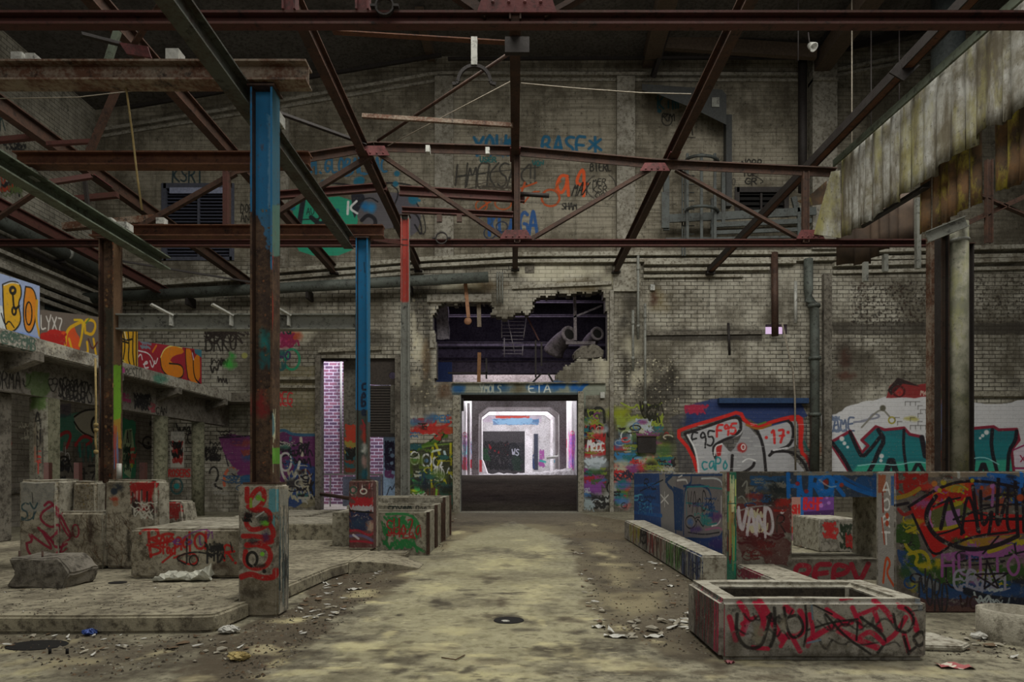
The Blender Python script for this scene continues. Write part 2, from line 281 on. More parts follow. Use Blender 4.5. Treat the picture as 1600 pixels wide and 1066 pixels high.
class MB:
    def __init__(s): s.v = []; s.f = []; s.m = []; s.sm = False
    def face(s, pts, mi=0):
        i = len(s.v); s.v += [Vector(p) for p in pts]; s.f.append(list(range(i, i+len(pts)))); s.m.append(mi)
    def loft(s, rings, cap=True, mi=0, closed=True):
        i = len(s.v); n = len(rings[0])
        for r in rings: s.v += [Vector(p) for p in r]
        for k in range(len(rings)-1):
            for j in range(n if closed else n-1):
                a = i+k*n+j; b = i+k*n+(j+1) % n
                s.f.append([a, b, b+n, a+n]); s.m.append(mi)
        if cap:
            s.f.append(list(range(i, i+n))[::-1]); s.m.append(mi); e = i+(len(rings)-1)*n; s.f.append(list(range(e, e+n))); s.m.append(mi)
        return s
    def box(s, a, b, mi=0):
        x0, x1 = sorted((a[0], b[0])); y0, y1 = sorted((a[1], b[1])); z0, z1 = sorted((a[2], b[2]))
        return s.loft([[(x0, y0, z0), (x1, y0, z0), (x1, y1, z0), (x0, y1, z0)], [(x0, y0, z1), (x1, y0, z1), (x1, y1, z1), (x0, y1, z1)]], True, mi)
    def prism(s, poly, z0, z1, mi=0):
        return s.loft([[(x, y, z0) for x, y in poly], [(x, y, z1) for x, y in poly]], True, mi)
    def beam(s, p, q, kind='I', w=.1, h=.2, t=.018, up=(0, 0, 1), mi=0, spin=0):
        p = Vector(p); q = Vector(q); x, y = frame(q-p, Vector(up)); S = sect(kind, w, h, t)
        if spin: c, d = math.cos(spin), math.sin(spin); S = [(a*c-b*d, a*d+b*c) for a, b in S]
        return s.loft([[e+x*a+y*b for a, b in S] for e in (p, q)], True, mi)
    def tube(s, pts, r, n=10, cap=True):
        pts = [Vector(p) for p in pts]; rings = []; up = Vector((0, 0, 1))
        rr = r if isinstance(r, (list, tuple)) else [r]*len(pts)
        for i, p in enumerate(pts):
            d = (pts[min(i+1, len(pts)-1)]-pts[max(i-1, 0)]); x, y = frame(d, up)
            rings.append([p+(x*math.cos(2*math.pi*j/n)+y*math.sin(2*math.pi*j/n))*rr[i] for j in range(n)])
        s.sm = True; return s.loft(rings, cap)
    def lathe(s, c, axis, prof, n=20):
        c = Vector(c); ax = Vector(axis).normalized(); x, y = frame(ax); s.sm = True
        return s.loft([[c+ax*h+(x*math.cos(2*math.pi*j/n)+y*math.sin(2*math.pi*j/n))*r for j in range(n)] for r, h in prof], False)
    def build(s, name, mats, parent=None, paints=(), bevel=0, jitter=0, origin=None, subdiv=0, recalc=True):
        if not isinstance(mats, (list, tuple)): mats = [mats]
        bm = bmesh.new(); vs = [bm.verts.new(p) for p in s.v]
        for f, mi in zip(s.f, s.m):
            try: q = bm.faces.new([vs[i] for i in f]); q.material_index = mi; q.smooth = s.sm
            except ValueError: pass
        bmesh.ops.remove_doubles(bm, verts=bm.verts, dist=1e-5)
        if recalc: bmesh.ops.recalc_face_normals(bm, faces=bm.faces)
        if bevel: bmesh.ops.bevel(bm, geom=[e for e in bm.edges if len(e.link_faces) == 2 and e.calc_face_angle(0) > .5], offset=bevel, segments=3, affect='EDGES', clamp_overlap=True)
        if subdiv:
            for f in bm.faces: f.smooth = s.sm
            bmesh.ops.subdivide_edges(bm, edges=bm.edges, cuts=subdiv, use_grid_fill=True)
        if jitter:
            from mathutils import noise as mn
            for v in bm.verts: v.co += Vector(mn.noise_vector(v.co*4.0))*jitter+Vector(mn.noise_vector(v.co*13.0))*jitter*.5
        if bevel:
            bm.normal_update()
            for f in bm.faces: f.smooth = True
            for e in bm.edges: e.smooth = len(e.link_faces) == 2 and e.calc_face_angle(0) < .7
        me = bpy.data.meshes.new(name)
        for m in mats: me.materials.append(m)
        lay = bm.loops.layers.uv.new('paint') if paints else None
        if paints:
            base = len(mats)
            for k, (cv, m) in enumerate(paints): me.materials.append(m)
            bm.normal_update()
            for f in bm.faces:
                for k, (cv, m) in enumerate(paints):
                    if f.normal.dot(cv.n) > .6 and f.material_index < base and abs((f.calc_center_median()-cv.o).dot(cv.n)) < cv.tol:
                        f.material_index = base+k
                        for l in f.loops:
                            d = l.vert.co-cv.o; l[lay].uv = (d.dot(cv.u)/cv.w, d.dot(cv.v)/cv.h)
                        break
        off = Vector((0, 0, 0))
        if parent is not None:
            q = parent
            while q is not None: off += q.location; q = q.parent
            loc = Vector((0, 0, 0))
        else:
            if origin is None:
                xs = [v.co for v in bm.verts]; origin = Vector(((min(v.x for v in xs)+max(v.x for v in xs))/2, (min(v.y for v in xs)+max(v.y for v in xs))/2, min(v.z for v in xs)))
            off = Vector(origin); loc = off
        for v in bm.verts: v.co -= off
        bm.to_mesh(me); bm.free(); o = bpy.data.objects.new(name, me); C.objects.link(o); o.location = loc
        if parent is not None: o.parent = parent
        return o
def tag(o, label, cat, group=None, kind=None):
    o['label'] = label; o['category'] = cat
    if group: o['group'] = group
    if kind: o['kind'] = kind
    return o
def thing(name, label, cat, loc, group=None):
    o = bpy.data.objects.new(name, None); o.empty_display_size = .2; C.objects.link(o); o.location = loc
    return tag(o, label, cat, group)
def struct(o): o['kind'] = 'structure'; return o
def cmat(fn, name, cv, *a, **k): return fn(name, *a, cv=cv, **k)
# ================================================================== BACK WALL PAINT (plane Y = 25)
YW = 25.0
o = W(236, 806, YW); cw = Canvas('paint back wall', o, (1, 0, 0), (0, 0, 1), (1660-236)*YW/F, (806-100)*YW/F, 46, 2.7)
cw.p(800, 500)
BK = (14, 13, 13); W_ = (190, 190, 190); NAVY = (22, 55, 88); TEAL = (15, 82, 84)
# soot, plaster and rust stains
for (x, y, rx, ry, a) in ((1040, 612, 40, 26, .75), (1105, 600, 14, 22, .6), (1050, 590, 6, 30, .7), (978, 578, 9, 30, .8), (975, 505, 9, 12, .75), (1200, 612, 60, 16, .6), (1318, 550, 14, 20, .7), (985, 470, 10, 20, .6),
    (655, 470, 14, 60, .6), (668, 540, 8, 60, .7), (590, 530, 22, 12, .6), (470, 640, 30, 10, .5), (450, 650, 24, 9, .55), (480, 600, 12, 8, .5), (1585, 600, 10, 8, .5), (1500, 540, 20, 7, .4), (1345, 560, 24, 12, .4), (1130, 520, 90, 8, .55), (640, 600, 18, 40, .4), (1220, 540, 8, 30, .3), (1080, 420, 60, 7, .3)):
    cw.blot(x, y, rx, ry, (20, 17, 14), a)
for (x, y, rx, ry, a, c) in ((1028, 472, 15, 20, .5, (70, 58, 22)), (1021, 466, 6, 12, .8, (44, 24, 14)), (1320, 562, 9, 18, .7, (46, 26, 20)), (1321, 588, 14, 8, .8, (52, 28, 22)), (698, 612, 12, 14, .7, (58, 36, 20)), (665, 560, 8, 30, .5, (74, 52, 26)), (1300, 540, 30, 25, .3, (60, 50, 42)), (755, 447, 40, 9, .5, (60, 46, 24)), (900, 448, 30, 10, .45, (70, 58, 30))):
    cw.blot(x, y, rx, ry, c, a)
for (x, y, rx, ry) in ((655, 545, 10, 22), (650, 595, 9, 12), (648, 520, 5, 30), (945, 560, 14, 40), (1000, 590, 20, 14), (985, 545, 12, 20), (870, 425, 60, 14), (960, 440, 20, 12), (720, 450, 40, 8), (470, 520, 20, 14)):
    cw.blot(x, y, rx, ry, (150, 146, 128), .5)
cw.speck(1330, 440, 1455, 510, 900, 1.7, [(24, 17, 12), (34, 22, 16), (16, 13, 11)]); cw.speck(1500, 430, 1600, 505, 600, 1.6, [(36, 28, 20), (22, 18, 14)], .7)
cw.speck(440, 575, 500, 680, 420, 1.3, [(30, 26, 18), (110, 100, 72)], .7); cw.speck(960, 560, 1060, 660, 500, 1.4, [(22, 19, 15), (150, 145, 125)], .7)
cw.speck(1290, 520, 1470, 620, 300, 1.5, [(22, 19, 16)], .7); cw.speck(640, 460, 715, 640, 300, 1.8, [(24, 20, 15), (140, 132, 110)], .6)
cw.rect(1008, 518, 1190, 533, (30, 27, 24), alpha=.8, rag=3); cw.rect(1300, 505, 1600, 523, (34, 31, 27), alpha=.75, rag=4)
# upper wall writing
cw.text('M.GLOBAL', 486, 248, 572, 271, 3.2, (30, 72, 96), fat=.75); cw.text('SAC', 574, 247, 606, 270, 3.2, (30, 72, 96)); cw.stroke([(520, 276), (530, 272), (540, 277), (550, 272)], 2, (30, 72, 96)); cw.stroke([(568, 274), (580, 270), (592, 274)], 2, (30, 72, 96))
cw.text('YOUN..BASE', 740, 214, 918, 243, 4.2, (14, 62, 86), fat=.8); cw.text('*', 918, 214, 948, 244, 4, (14, 62, 86))
cw.text('YOUN', 745, 218, 800, 245, 3.6, (14, 62, 86), alpha=.5)
cw.text('KSRT', 270, 262, 320, 286, 2.4, (16, 34, 40)); cw.text('OI', 198, 272, 214, 290, 2.2, (16, 34, 40)); cw.text('DOB', 376, 320, 396, 333, 1.5, BK); cw.text('ANA', 376, 334, 398, 348, 1.5, BK); cw.ring(190, 330, 20, 12, 2, BK, 20, 250); cw.stroke([(180, 338), (200, 330), (220, 336)], 1.5, BK)
cw.text('HMEKSAK', 712, 256, 824, 293, 2.4, (34, 33, 31), fat=.95, slant=.1); cw.text('!!', 826, 258, 840, 288, 2.6, (40, 39, 36)); cw.stroke([(712, 278), (760, 270), (842, 262)], 1.6, (34, 33, 31)); cw.scrib(735, 284, 815, 300, 5, 1.6, (50, 45, 38)); cw.stroke([(730, 296), (756, 290), (790, 296), (815, 290)], 1.6, (40, 36, 32))
cw.text('a4', 868, 258, 926, 306, 4.4, (146, 56, 24), fat=.7, jit=.03); cw.ring(860, 310, 14, 13, 3.2, (120, 50, 22)); cw.ring(752, 322, 9, 9, 2.2, (110, 54, 26)); cw.ring(786, 318, 13, 10, 2.4, (110, 54, 26)); cw.stroke([(745, 330), (770, 312), (800, 300), (838, 286)], 2.6, (120, 50, 22)); cw.stroke([(818, 318), (832, 300), (842, 300)], 2.4, (120, 50, 22)); cw.stroke([(866, 298), (870, 290), (876, 284)], 2.4, (110, 54, 26)); cw.stroke([(815, 300), (820, 286)], 3, (120, 50, 22))
cw.text('KLAGA', 764, 332, 842, 368, 4.6, (20, 52, 92), fat=.85); cw.ring(784, 355, 9, 8, 1.8, (24, 30, 44)); cw.ring(765, 365, 9, 9, 1.8, (24, 30, 44)); cw.ring(758, 346, 11, 9, 1.6, (30, 46, 60))
cw.text('MAX', 893, 286, 918, 306, 1.8, BK, slant=.3); cw.text('MER', 926, 280, 948, 290, 1.5, BK); cw.text('KSR', 926, 291, 950, 301, 1.5, BK); cw.text('3O', 930, 302, 948, 310, 1.4, BK); cw.ring(940, 293, 22, 22, 1.4, (40, 38, 36), -60, 60); cw.ring(940, 293, 24, 20, 1.4, (40, 38, 36), 120, 240); cw.text('BIERL', 922, 256, 956, 268, 1.8, BK); cw.text('SHAM', 878, 318, 902, 328, 1.7, BK); cw.text('SWKFA', 972, 262, 990, 268, 1, BK); cw.stroke([(700, 312), (900, 320), (1040, 330)], .8, (50, 48, 44))
for i, ch in enumerate('SWKFA'): cw.text(ch, 972, 260+i*15, 988, 271+i*15, 1.8, (36, 35, 33), slant=.2)
cw.text('Kim', 1028, 152, 1062, 170, 2.6, (18, 52, 60)); cw.dot(1030, 174, 3, (18, 52, 60)); cw.text('RM', 1034, 177, 1056, 190, 1.7, BK); cw.ring(1042, 188, 8, 9, 1.6, BK); cw.text('BI', 1066, 182, 1082, 194, 1.7, BK); cw.text('AM', 1062, 196, 1084, 212, 1.8, BK); cw.stroke([(1060, 214), (1086, 216)], 1.4, BK)
cw.text('NOPR', 1158, 250, 1192, 262, 1.8, BK); cw.text('TOP', 1160, 268, 1184, 276, 1.8, BK); cw.text('GR', 1164, 279, 1184, 289, 2, BK); cw.stroke([(1176, 274), (1194, 284), (1188, 287)], 1.4, BK); cw.text('koz', 1130, 280, 1150, 290, 1.2, (40, 38, 36)); cw.text('USER', 750, 246, 776, 254, 2, (18, 62, 62)); cw.text('VON', 832, 252, 850, 260, 1.8, (18, 62, 62)); cw.text('MOON', 684, 288, 706, 296, 1.6, BK); cw.text('BEST', 683, 312, 702, 320, 1.6, BK)
# teal piece with the white K
cw.poly([(457, 318), (474, 312), (548, 306), (560, 338), (556, 366), (548, 400), (470, 400), (458, 372)], (24, 104, 82), sm=1); cw.poly([(470, 310), (478, 310), (470, 360), (462, 362)], (22, 22, 28)); cw.poly([(556, 306), (600, 300), (642, 304), (640, 340), (606, 362), (560, 352)], (62, 60, 64), sm=1); cw.poly([(548, 300), (574, 305), (560, 330), (552, 345)], (20, 22, 30), sm=1)
cw.poly([(605, 305), (640, 300), (660, 330), (650, 372), (622, 360), (610, 330)], (58, 56, 62), sm=1)
for pts, w in (([(470, 300), (480, 290), (520, 286), (560, 292), (600, 286), (640, 288), (652, 300)], 2.6), ([(505, 312), (500, 340), (492, 352)], 2), ([(555, 318), (578, 308), (590, 316)], 2), ([(565, 345), (575, 335), (588, 344), (584, 358), (572, 356)], 5), ([(640, 330), (656, 340), (660, 372), (648, 352)], 2.4), ([(648, 314), (662, 336), (666, 366), (655, 366)], 1.6), ([(612, 290), (625, 300), (612, 330), (616, 358)], 2), ([(470, 344), (500, 342)], 1.4), ([(486, 340), (500, 352), (508, 346)], 6)): cw.stroke(pts, w, (18, 18, 22))
cw.stroke([(544, 316), (543, 335)], 3.4, (170, 172, 168)); cw.stroke([(557, 315), (545, 326), (558, 334)], 3.2, (170, 172, 168)); cw.blot(570, 323, 6, 7, (18, 72, 110), .95, 0); cw.blot(580, 325, 7, 8, (22, 84, 124), .9, 0)
for (x, y, rr) in ((506, 287, 5), (560, 285, 7), (564, 282, 5), (620, 272, 4), (646, 312, 7), (457, 325, 4), (490, 319, 3), (527, 330, 3), (618, 288, 4), (655, 314, 2)): cw.dot(x, y, rr, (18, 70, 88))
cw.text('AU', 479, 326, 492, 336, 1.2, (16, 40, 36)); cw.poly([(420, 400), (650, 402), (650, 378), (560, 374), (420, 380)], (100, 98, 86), alpha=.0)
# left lower wall: throw-ups beside the tall doorway
cw.rect(428, 573, 500, 790, (84, 78, 56), alpha=.55, rag=9)
cw.blot(446, 532, 17, 13, (120, 22, 66), .9); cw.blot(462, 526, 10, 9, (120, 46, 24), .85); cw.stroke([(432, 548), (436, 568), (442, 548), (446, 568), (452, 552)], 3, (22, 96, 68)); cw.ring(456, 562, 12, 16, 3.4, (22, 96, 68), -150, 170); cw.text('WO', 436, 550, 456, 562, 2.2, (40, 30, 60)); cw.scrib(430, 522, 468, 545, 6, 2.5, (96, 24, 52)); cw.text('olu', 432, 514, 456, 522, 2, (18, 40, 36))
cw.text('REG', 432, 612, 458, 634, 2.2, (130, 30, 34)); cw.stroke([(432, 636), (446, 628), (456, 636)], 1.6, (130, 30, 34)); cw.scrib(430, 540, 448, 580, 4, 2, (26, 60, 60))
cw.poly([(424, 684), (442, 676), (496, 680), (498, 742), (470, 760), (428, 752)], (62, 24, 58), rag=4); cw.stroke([(426, 686), (432, 674), (446, 672), (456, 680), (498, 680)], 4, (32, 62, 82)); cw.stroke([(454, 684), (453, 715), (462, 728)], 4, (34, 62, 74)); cw.stroke([(470, 685), (472, 712)], 4, (126, 122, 106)); cw.poly([(442, 760), (468, 720), (496, 730), (498, 770), (460, 792), (446, 790)], (26, 42, 76), rag=6); cw.scrib(432, 690, 496, 730, 8, 2, (18, 16, 22)); cw.ring(446, 722, 9, 14, 3, (128, 128, 124)); cw.stroke([(438, 712), (440, 742), (452, 756), (464, 740), (468, 722)], 3.4, (134, 134, 130)); cw.scrib(470, 740, 494, 780, 6, 2.2, (20, 18, 18)); cw.ring(476, 748, 9, 14, 2, (60, 24, 20))
cw.scrib(430, 720, 498, 784, 8, 2, (110, 106, 90)); cw.scrib(428, 700, 440, 790, 4, 2, (50, 92, 60))
# lower wall seen under the gallery end
cw.poly([(343, 684), (358, 680), (430, 682), (430, 712), (398, 716), (392, 742), (372, 744), (352, 712)], (74, 26, 66), rag=3); cw.poly([(375, 745), (400, 740), (430, 745), (430, 775), (380, 778)], (22, 56, 84), rag=3); cw.stroke([(343, 684), (430, 680)], 2.5, (24, 18, 28)); cw.stroke([(352, 712), (360, 740), (372, 746)], 2, (24, 18, 28)); cw.scrib(318, 690, 350, 722, 9, 1.8, (20, 18, 18)); cw.ring(334, 742, 7, 12, 2.4, (18, 16, 16), -60, 170); cw.stroke([(341, 744), (334, 760), (346, 764)], 3, (18, 16, 16)); cw.ring(362, 752, 12, 20, 4, (120, 58, 40), 60, 200); cw.stroke([(395, 700), (392, 740)], 2, (22, 18, 30)); cw.scrib(290, 672, 320, 680, 3, 1.6, (18, 18, 18)); cw.scrib(270, 660, 300, 690, 3, 2, (20, 19, 18)); cw.ring(298, 685, 5, 8, 1.8, (20, 18, 18))
cw.rect(266, 674, 288, 735, (148, 146, 138), alpha=.75, rag=3); cw.scrib(268, 690, 288, 725, 14, 1.8, (120, 36, 34)); cw.scrib(266, 690, 286, 720, 8, 1.6, (22, 22, 22)); cw.rect(262, 731, 299, 746, (104, 84, 76), alpha=.8); cw.text('ROSERS', 263, 734, 298, 745, 1.8, (136, 32, 30)); cw.ring(276, 760, 9, 12, 2.5, (30, 60, 60)); cw.dot(276, 760, 4, (20, 96, 96)); cw.scrib(240, 690, 262, 740, 8, 2, (26, 24, 24)); cw.scrib(320, 560, 360, 600, 5, 2, (24, 20, 18)); cw.blot(362, 556, 5, 5, (30, 110, 40), .9); cw.blot(360, 570, 8, 8, (40, 130, 44), .8); cw.dot(382, 556, 4, (110, 110, 60)); cw.text('BRKU', 322, 520, 372, 548, 2.4, (30, 26, 24)); cw.scrib(320, 515, 395, 548, 8, 2, (34, 28, 26))
# dark green piece right of the tall doorway
cw.poly([(628, 694), (718, 690), (719, 795), (632, 796)], (30, 34, 20), alpha=.92, rag=4); cw.poly([(652, 700), (672, 688), (700, 684), (700, 664), (686, 676), (690, 690), (650, 706)], (44, 70, 18)); cw.stroke([(672, 690), (698, 664), (696, 676), (680, 700)], 2, (18, 24, 12)); cw.text('SKB', 650, 656, 684, 676, 4.2, (132, 28, 26)); cw.stroke([(640, 678), (660, 668), (690, 670), (704, 660)], 4, (126, 28, 26)); cw.scrib(646, 655, 692, 678, 6, 3, (126, 28, 26)); cw.text('PER', 678, 650, 704, 660, 2, (36, 78, 110)); cw.scrib(690, 668, 716, 680, 6, 2, (116, 52, 26)); cw.stroke([(630, 706), (660, 698), (719, 692)], 2.4, (66, 88, 36))
for pts in ([(680, 694), (688, 712), (684, 730)], [(704, 694), (704, 726)], [(676, 700), (674, 720), (675, 765)], [(694, 750), (700, 768), (708, 772)], [(640, 700), (642, 706)]): cw.stroke(pts, 3.4, (126, 120, 22))
cw.ring(648, 716, 7, 10, 2.2, (150, 156, 150)); cw.dot(648, 718, 3, (40, 110, 96)); cw.ring(666, 720, 7, 10, 2.6, (156, 160, 156)); cw.dot(666, 720, 3, (60, 84, 110)); cw.ring(683, 722, 7, 8, 2.8, (150, 156, 150)); cw.stroke([(694, 706), (697, 716)], 3.4, (128, 144, 150)); cw.stroke([(674, 706), (688, 703)], 3, (140, 150, 140)); cw.stroke([(662, 736), (668, 725), (673, 740), (670, 756)], 2, (150, 156, 150)); cw.text('OMT', 678, 730, 693, 740, 1.7, (160, 160, 160)); cw.text('PER', 678, 741, 692, 750, 1.7, (160, 160, 160)); cw.ring(685, 741, 9, 11, 1.4, (150, 150, 150)); cw.stroke([(698, 740), (702, 728), (704, 746), (710, 750)], 1.6, (130, 134, 134)); cw.scrib(652, 738, 672, 758, 6, 2, (24, 46, 66)); cw.scrib(644, 745, 664, 772, 7, 2, (52, 130, 62)); cw.blot(646, 768, 5, 4, (140, 140, 26), .9); cw.poly([(664, 764), (690, 762), (690, 784), (660, 788)], (62, 40, 30), rag=3); cw.scrib(686, 755, 716, 790, 8, 3, (30, 56, 46)); cw.stroke([(716, 745), (710, 770), (718, 776)], 4, (24, 66, 84)); cw.stroke([(682, 765), (681, 784)], 3, (84, 118, 30)); cw.scrib(630, 690, 660, 705, 5, 3, (24, 56, 60)); cw.scrib(632, 720, 645, 790, 8, 2.4, (48, 62, 24)); cw.drips(630, 718, 700, 795, 30, 1.6, [(18, 22, 14), (60, 70, 30), (30, 44, 40)])
# painted lintel over the big opening
cw.rect(706, 598, 946, 618, (96, 102, 92), alpha=.7, rag=2); cw.blot(716, 608, 11, 7, (20, 56, 92), .95); cw.blot(775, 606, 26, 8, (22, 52, 80), .85); cw.text('YMOLS', 750, 601, 784, 615, 2, (120, 124, 116)); cw.blot(840, 605, 16, 8, (18, 62, 110), .95); cw.blot(866, 604, 9, 8, (20, 60, 102), .95); cw.blot(878, 602, 6, 5, (18, 62, 110), .9); cw.blot(897, 605, 8, 8, (16, 62, 114), .95); cw.stroke([(905, 612), (912, 602), (917, 600)], 5, (16, 62, 114)); cw.text('ETA', 826, 601, 862, 614, 1.8, (150, 152, 146)); cw.blot(810, 608, 10, 8, (62, 56, 40), .8); cw.rect(706, 614, 905, 618, (34, 44, 50), alpha=.7)
# chaotic paint right of the big opening
cw.rect(905, 612, 915, 650, (86, 96, 88), alpha=.6); cw.poly([(904, 690), (980, 640), (1062, 655), (1066, 745), (990, 800), (904, 800)], (44, 42, 36), alpha=.6, rag=10)
cw.blot(925, 648, 22, 13, (26, 27, 24), .9); cw.stroke([(908, 655), (914, 638), (924, 652), (930, 636), (944, 640), (944, 660)], 4, (16, 18, 16)); cw.poly([(913, 662), (930, 655), (946, 670), (946, 712), (914, 716)], (120, 26, 26), rag=4); cw.text('MANTA', 906, 664, 952, 682, 2.4, (18, 16, 16)); cw.text('Mecc', 918, 686, 944, 705, 2, (180, 182, 180), fat=.9); cw.blot(929, 722, 18, 12, (108, 116, 122), .9); cw.scrib(912, 712, 948, 734, 10, 2.6, (132, 140, 146)); cw.blot(928, 742, 18, 8, (24, 38, 28), .9); cw.blot(924, 762, 16, 12, (66, 34, 78), .9); cw.scrib(910, 744, 950, 760, 8, 2.4, (110, 24, 34)); cw.scrib(912, 752, 946, 778, 8, 2.5, (84, 44, 96))
cw.blot(966, 648, 16, 12, (92, 98, 18), .95); cw.blot(990, 658, 18, 8, (86, 96, 24), .8); cw.scrib(955, 630, 1045, 668, 12, 2, (92, 102, 34)); cw.scrib(1000, 615, 1040, 660, 6, 2.2, (22, 22, 16)); cw.poly([(952, 660), (958, 660), (958, 696), (986, 696), (984, 704), (952, 704)], (136, 30, 24)); cw.scrib(965, 665, 990, 695, 12, 1.8, (108, 124, 134)); cw.blot(974, 682, 9, 10, (28, 34, 38), .8); cw.ring(978, 682, 8, 9, 1.8, (150, 156, 156)); cw.scrib(992, 655, 1025, 680, 14, 1.8, (118, 126, 132)); cw.scrib(985, 692, 1005, 705, 6, 2.4, (34, 70, 130)); cw.scrib(955, 708, 1010, 730, 16, 2.4, (36, 82, 116)); cw.scrib(952, 725, 990, 755, 16, 2.4, (128, 40, 38)); cw.scrib(955, 725, 1010, 750, 8, 1.8, (30, 28, 40)); cw.blot(1012, 695, 14, 9, (26, 22, 22), .95); cw.scrib(1000, 685, 1030, 704, 6, 1.6, (60, 56, 50)); cw.blot(1040, 700, 12, 20, (52, 72, 26), .7); cw.blot(1020, 722, 20, 9, (56, 56, 24), .8); cw.scrib(1000, 728, 1060, 746, 10, 2.4, (96, 98, 96)); cw.scrib(1030, 715, 1062, 735, 6, 2.4, (22, 20, 20)); cw.blot(960, 765, 10, 14, (116, 118, 112), .9); cw.ring(960, 762, 12, 12, 2, (20, 20, 20)); cw.blot(940, 782, 18, 11, (122, 124, 122), .9); cw.scrib(920, 775, 958, 796, 8, 2, (24, 24, 24)); cw.scrib(910, 770, 930, 800, 10, 1.8, (100, 110, 112)); cw.stroke([(972, 755), (976, 785), (980, 760)], 2.5, (130, 28, 30)); cw.blot(976, 788, 8, 8, (110, 112, 104), .9); cw.scrib(965, 760, 985, 795, 6, 2, (60, 78, 34)); cw.rect(903, 640, 907, 800, (96, 30, 34), alpha=.8); cw.scrib(908, 640, 950, 665, 5, 2, (88, 96, 34)); cw.ring(1016, 716, 5, 6, 2.4, (150, 70, 60)); cw.blot(1022, 790, 30, 8, (38, 44, 26), .6)
PAL = [(22, 20, 18), (20, 20, 24), (110, 118, 124), (128, 34, 34), (36, 70, 110), (84, 92, 34), (40, 62, 34), (120, 116, 100), (24, 70, 74), (90, 40, 80)]
cw.chaos(906, 640, 952, 800, 34, PAL, .7); cw.chaos(955, 655, 1060, 745, 60, PAL, .8); cw.chaos(955, 745, 986, 800, 16, PAL, .7); cw.text('Mecc', 918, 686, 944, 705, 2.4, (186, 188, 186), fat=.9)
cw.chaos(630, 640, 718, 690, 12, [(24, 22, 18), (120, 36, 30), (40, 70, 96), (96, 92, 70)], .7); cw.chaos(632, 700, 718, 790, 26, [(18, 22, 14), (60, 78, 28), (120, 122, 110), (28, 60, 56), (112, 108, 26), (20, 26, 34)], .8)
cw.chaos(430, 680, 498, 790, 18, [(18, 16, 20), (60, 26, 60), (30, 50, 80), (110, 108, 100), (40, 70, 60)], .8); cw.chaos(320, 670, 428, 780, 16, [(18, 17, 18), (90, 40, 36), (60, 30, 60), (30, 54, 76), (92, 90, 84)], .9); cw.chaos(1060, 636, 1110, 662, 8, [(100, 24, 40), (24, 36, 70), (20, 20, 24)], .8)
# grey and red piece
cw.poly([(1055, 700), (1046, 655), (1070, 645), (1110, 630), (1175, 628), (1258, 640), (1262, 745), (1060, 745)], (40, 40, 46), alpha=.6, rag=5); cw.poly([(1072, 636), (1110, 624), (1190, 626), (1252, 630), (1262, 650), (1200, 672), (1160, 650), (1070, 668)], (22, 36, 72), alpha=.9, rag=3); cw.blot(1085, 640, 16, 8, (96, 22, 40), .9); cw.scrib(1066, 634, 1106, 650, 7, 3, (110, 24, 44)); cw.blot(1074, 660, 10, 8, (24, 32, 56), .8)
cw.poly([(1070, 676), (1100, 668), (1150, 652), (1164, 668), (1156, 680), (1128, 692), (1138, 704), (1148, 710), (1190, 690), (1186, 672), (1240, 656), (1242, 698), (1228, 704), (1256, 735), (1256, 745), (1092, 745)], (122, 122, 124), alpha=.97, rag=1.5)
cw.poly([(1128, 660), (1162, 658), (1190, 690), (1196, 745), (1144, 745), (1136, 712), (1148, 700), (1160, 676)], (108, 108, 110), alpha=.9, rag=1.5)
for pts in ([(1070, 678), (1112, 664), (1150, 650), (1158, 660), (1156, 678), (1116, 694), (1114, 706), (1118, 716)], [(1070, 678), (1082, 700), (1090, 745)], [(1150, 652), (1176, 664), (1192, 690), (1197, 745)], [(1180, 672), (1200, 662), (1238, 654), (1240, 695), (1208, 706), (1202, 712)], [(1206, 706), (1236, 705), (1256, 722), (1264, 745)], [(1144, 712), (1142, 745)], [(1130, 745), (1160, 740), (1176, 730), (1178, 724)]): cw.stroke(pts, 4, (20, 18, 20))
for pts in ([(1092, 745), (1080, 706), (1054, 676), (1080, 666), (1130, 652), (1156, 643), (1164, 660), (1184, 668), (1210, 658), (1244, 650), (1254, 656), (1250, 706), (1262, 716), (1270, 745)], [(1236, 656), (1250, 654), (1250, 700)]): cw.stroke(pts, 5, (142, 24, 20), sm=1)
cw.stroke([(1166, 664), (1184, 672), (1204, 664)], 3, (104, 66, 24)); cw.stroke([(1184, 664), (1196, 660)], 2.5, (62, 84, 34)); cw.poly([(1118, 698), (1128, 694), (1126, 712), (1120, 714)], (120, 24, 24)); cw.stroke([(1116, 712), (1117, 697), (1128, 694)], 2, W_)
cw.text('F95', 1080, 676, 1118, 700, 2.4, (18, 18, 20), rise=-4); cw.text('F95', 1120, 664, 1152, 682, 3, (140, 30, 30), rise=-4); cw.text('17', 1205, 672, 1228, 692, 3.4, (140, 28, 28)); cw.dot(1197, 684, 2.2, (140, 28, 28)); cw.dot(1231, 676, 2.2, (140, 28, 28)); cw.dot(1159, 700, 6.5, (110, 26, 26)); cw.ring(1161, 699, 3, 4, 1.6, (176, 170, 168)); cw.text('caPo', 1096, 714, 1140, 734, 2, (24, 88, 92)); cw.stroke([(1074, 680), (1088, 705), (1092, 745)], 2.6, (160, 162, 166)); cw.stroke([(1243, 660), (1243, 695)], 2.4, (150, 154, 160)); cw.stroke([(1208, 704), (1230, 700)], 2.2, (150, 150, 152)); cw.stroke([(1160, 722), (1168, 716), (1180, 720)], 2, W_)
for i in range(40): x = R.uniform(1080, 1250); y = R.uniform(660, 742); cw.stroke([(x, y), (x+R.uniform(4, 16), y+R.uniform(-1, 1))], 1, (168, 168, 170), alpha=.5)
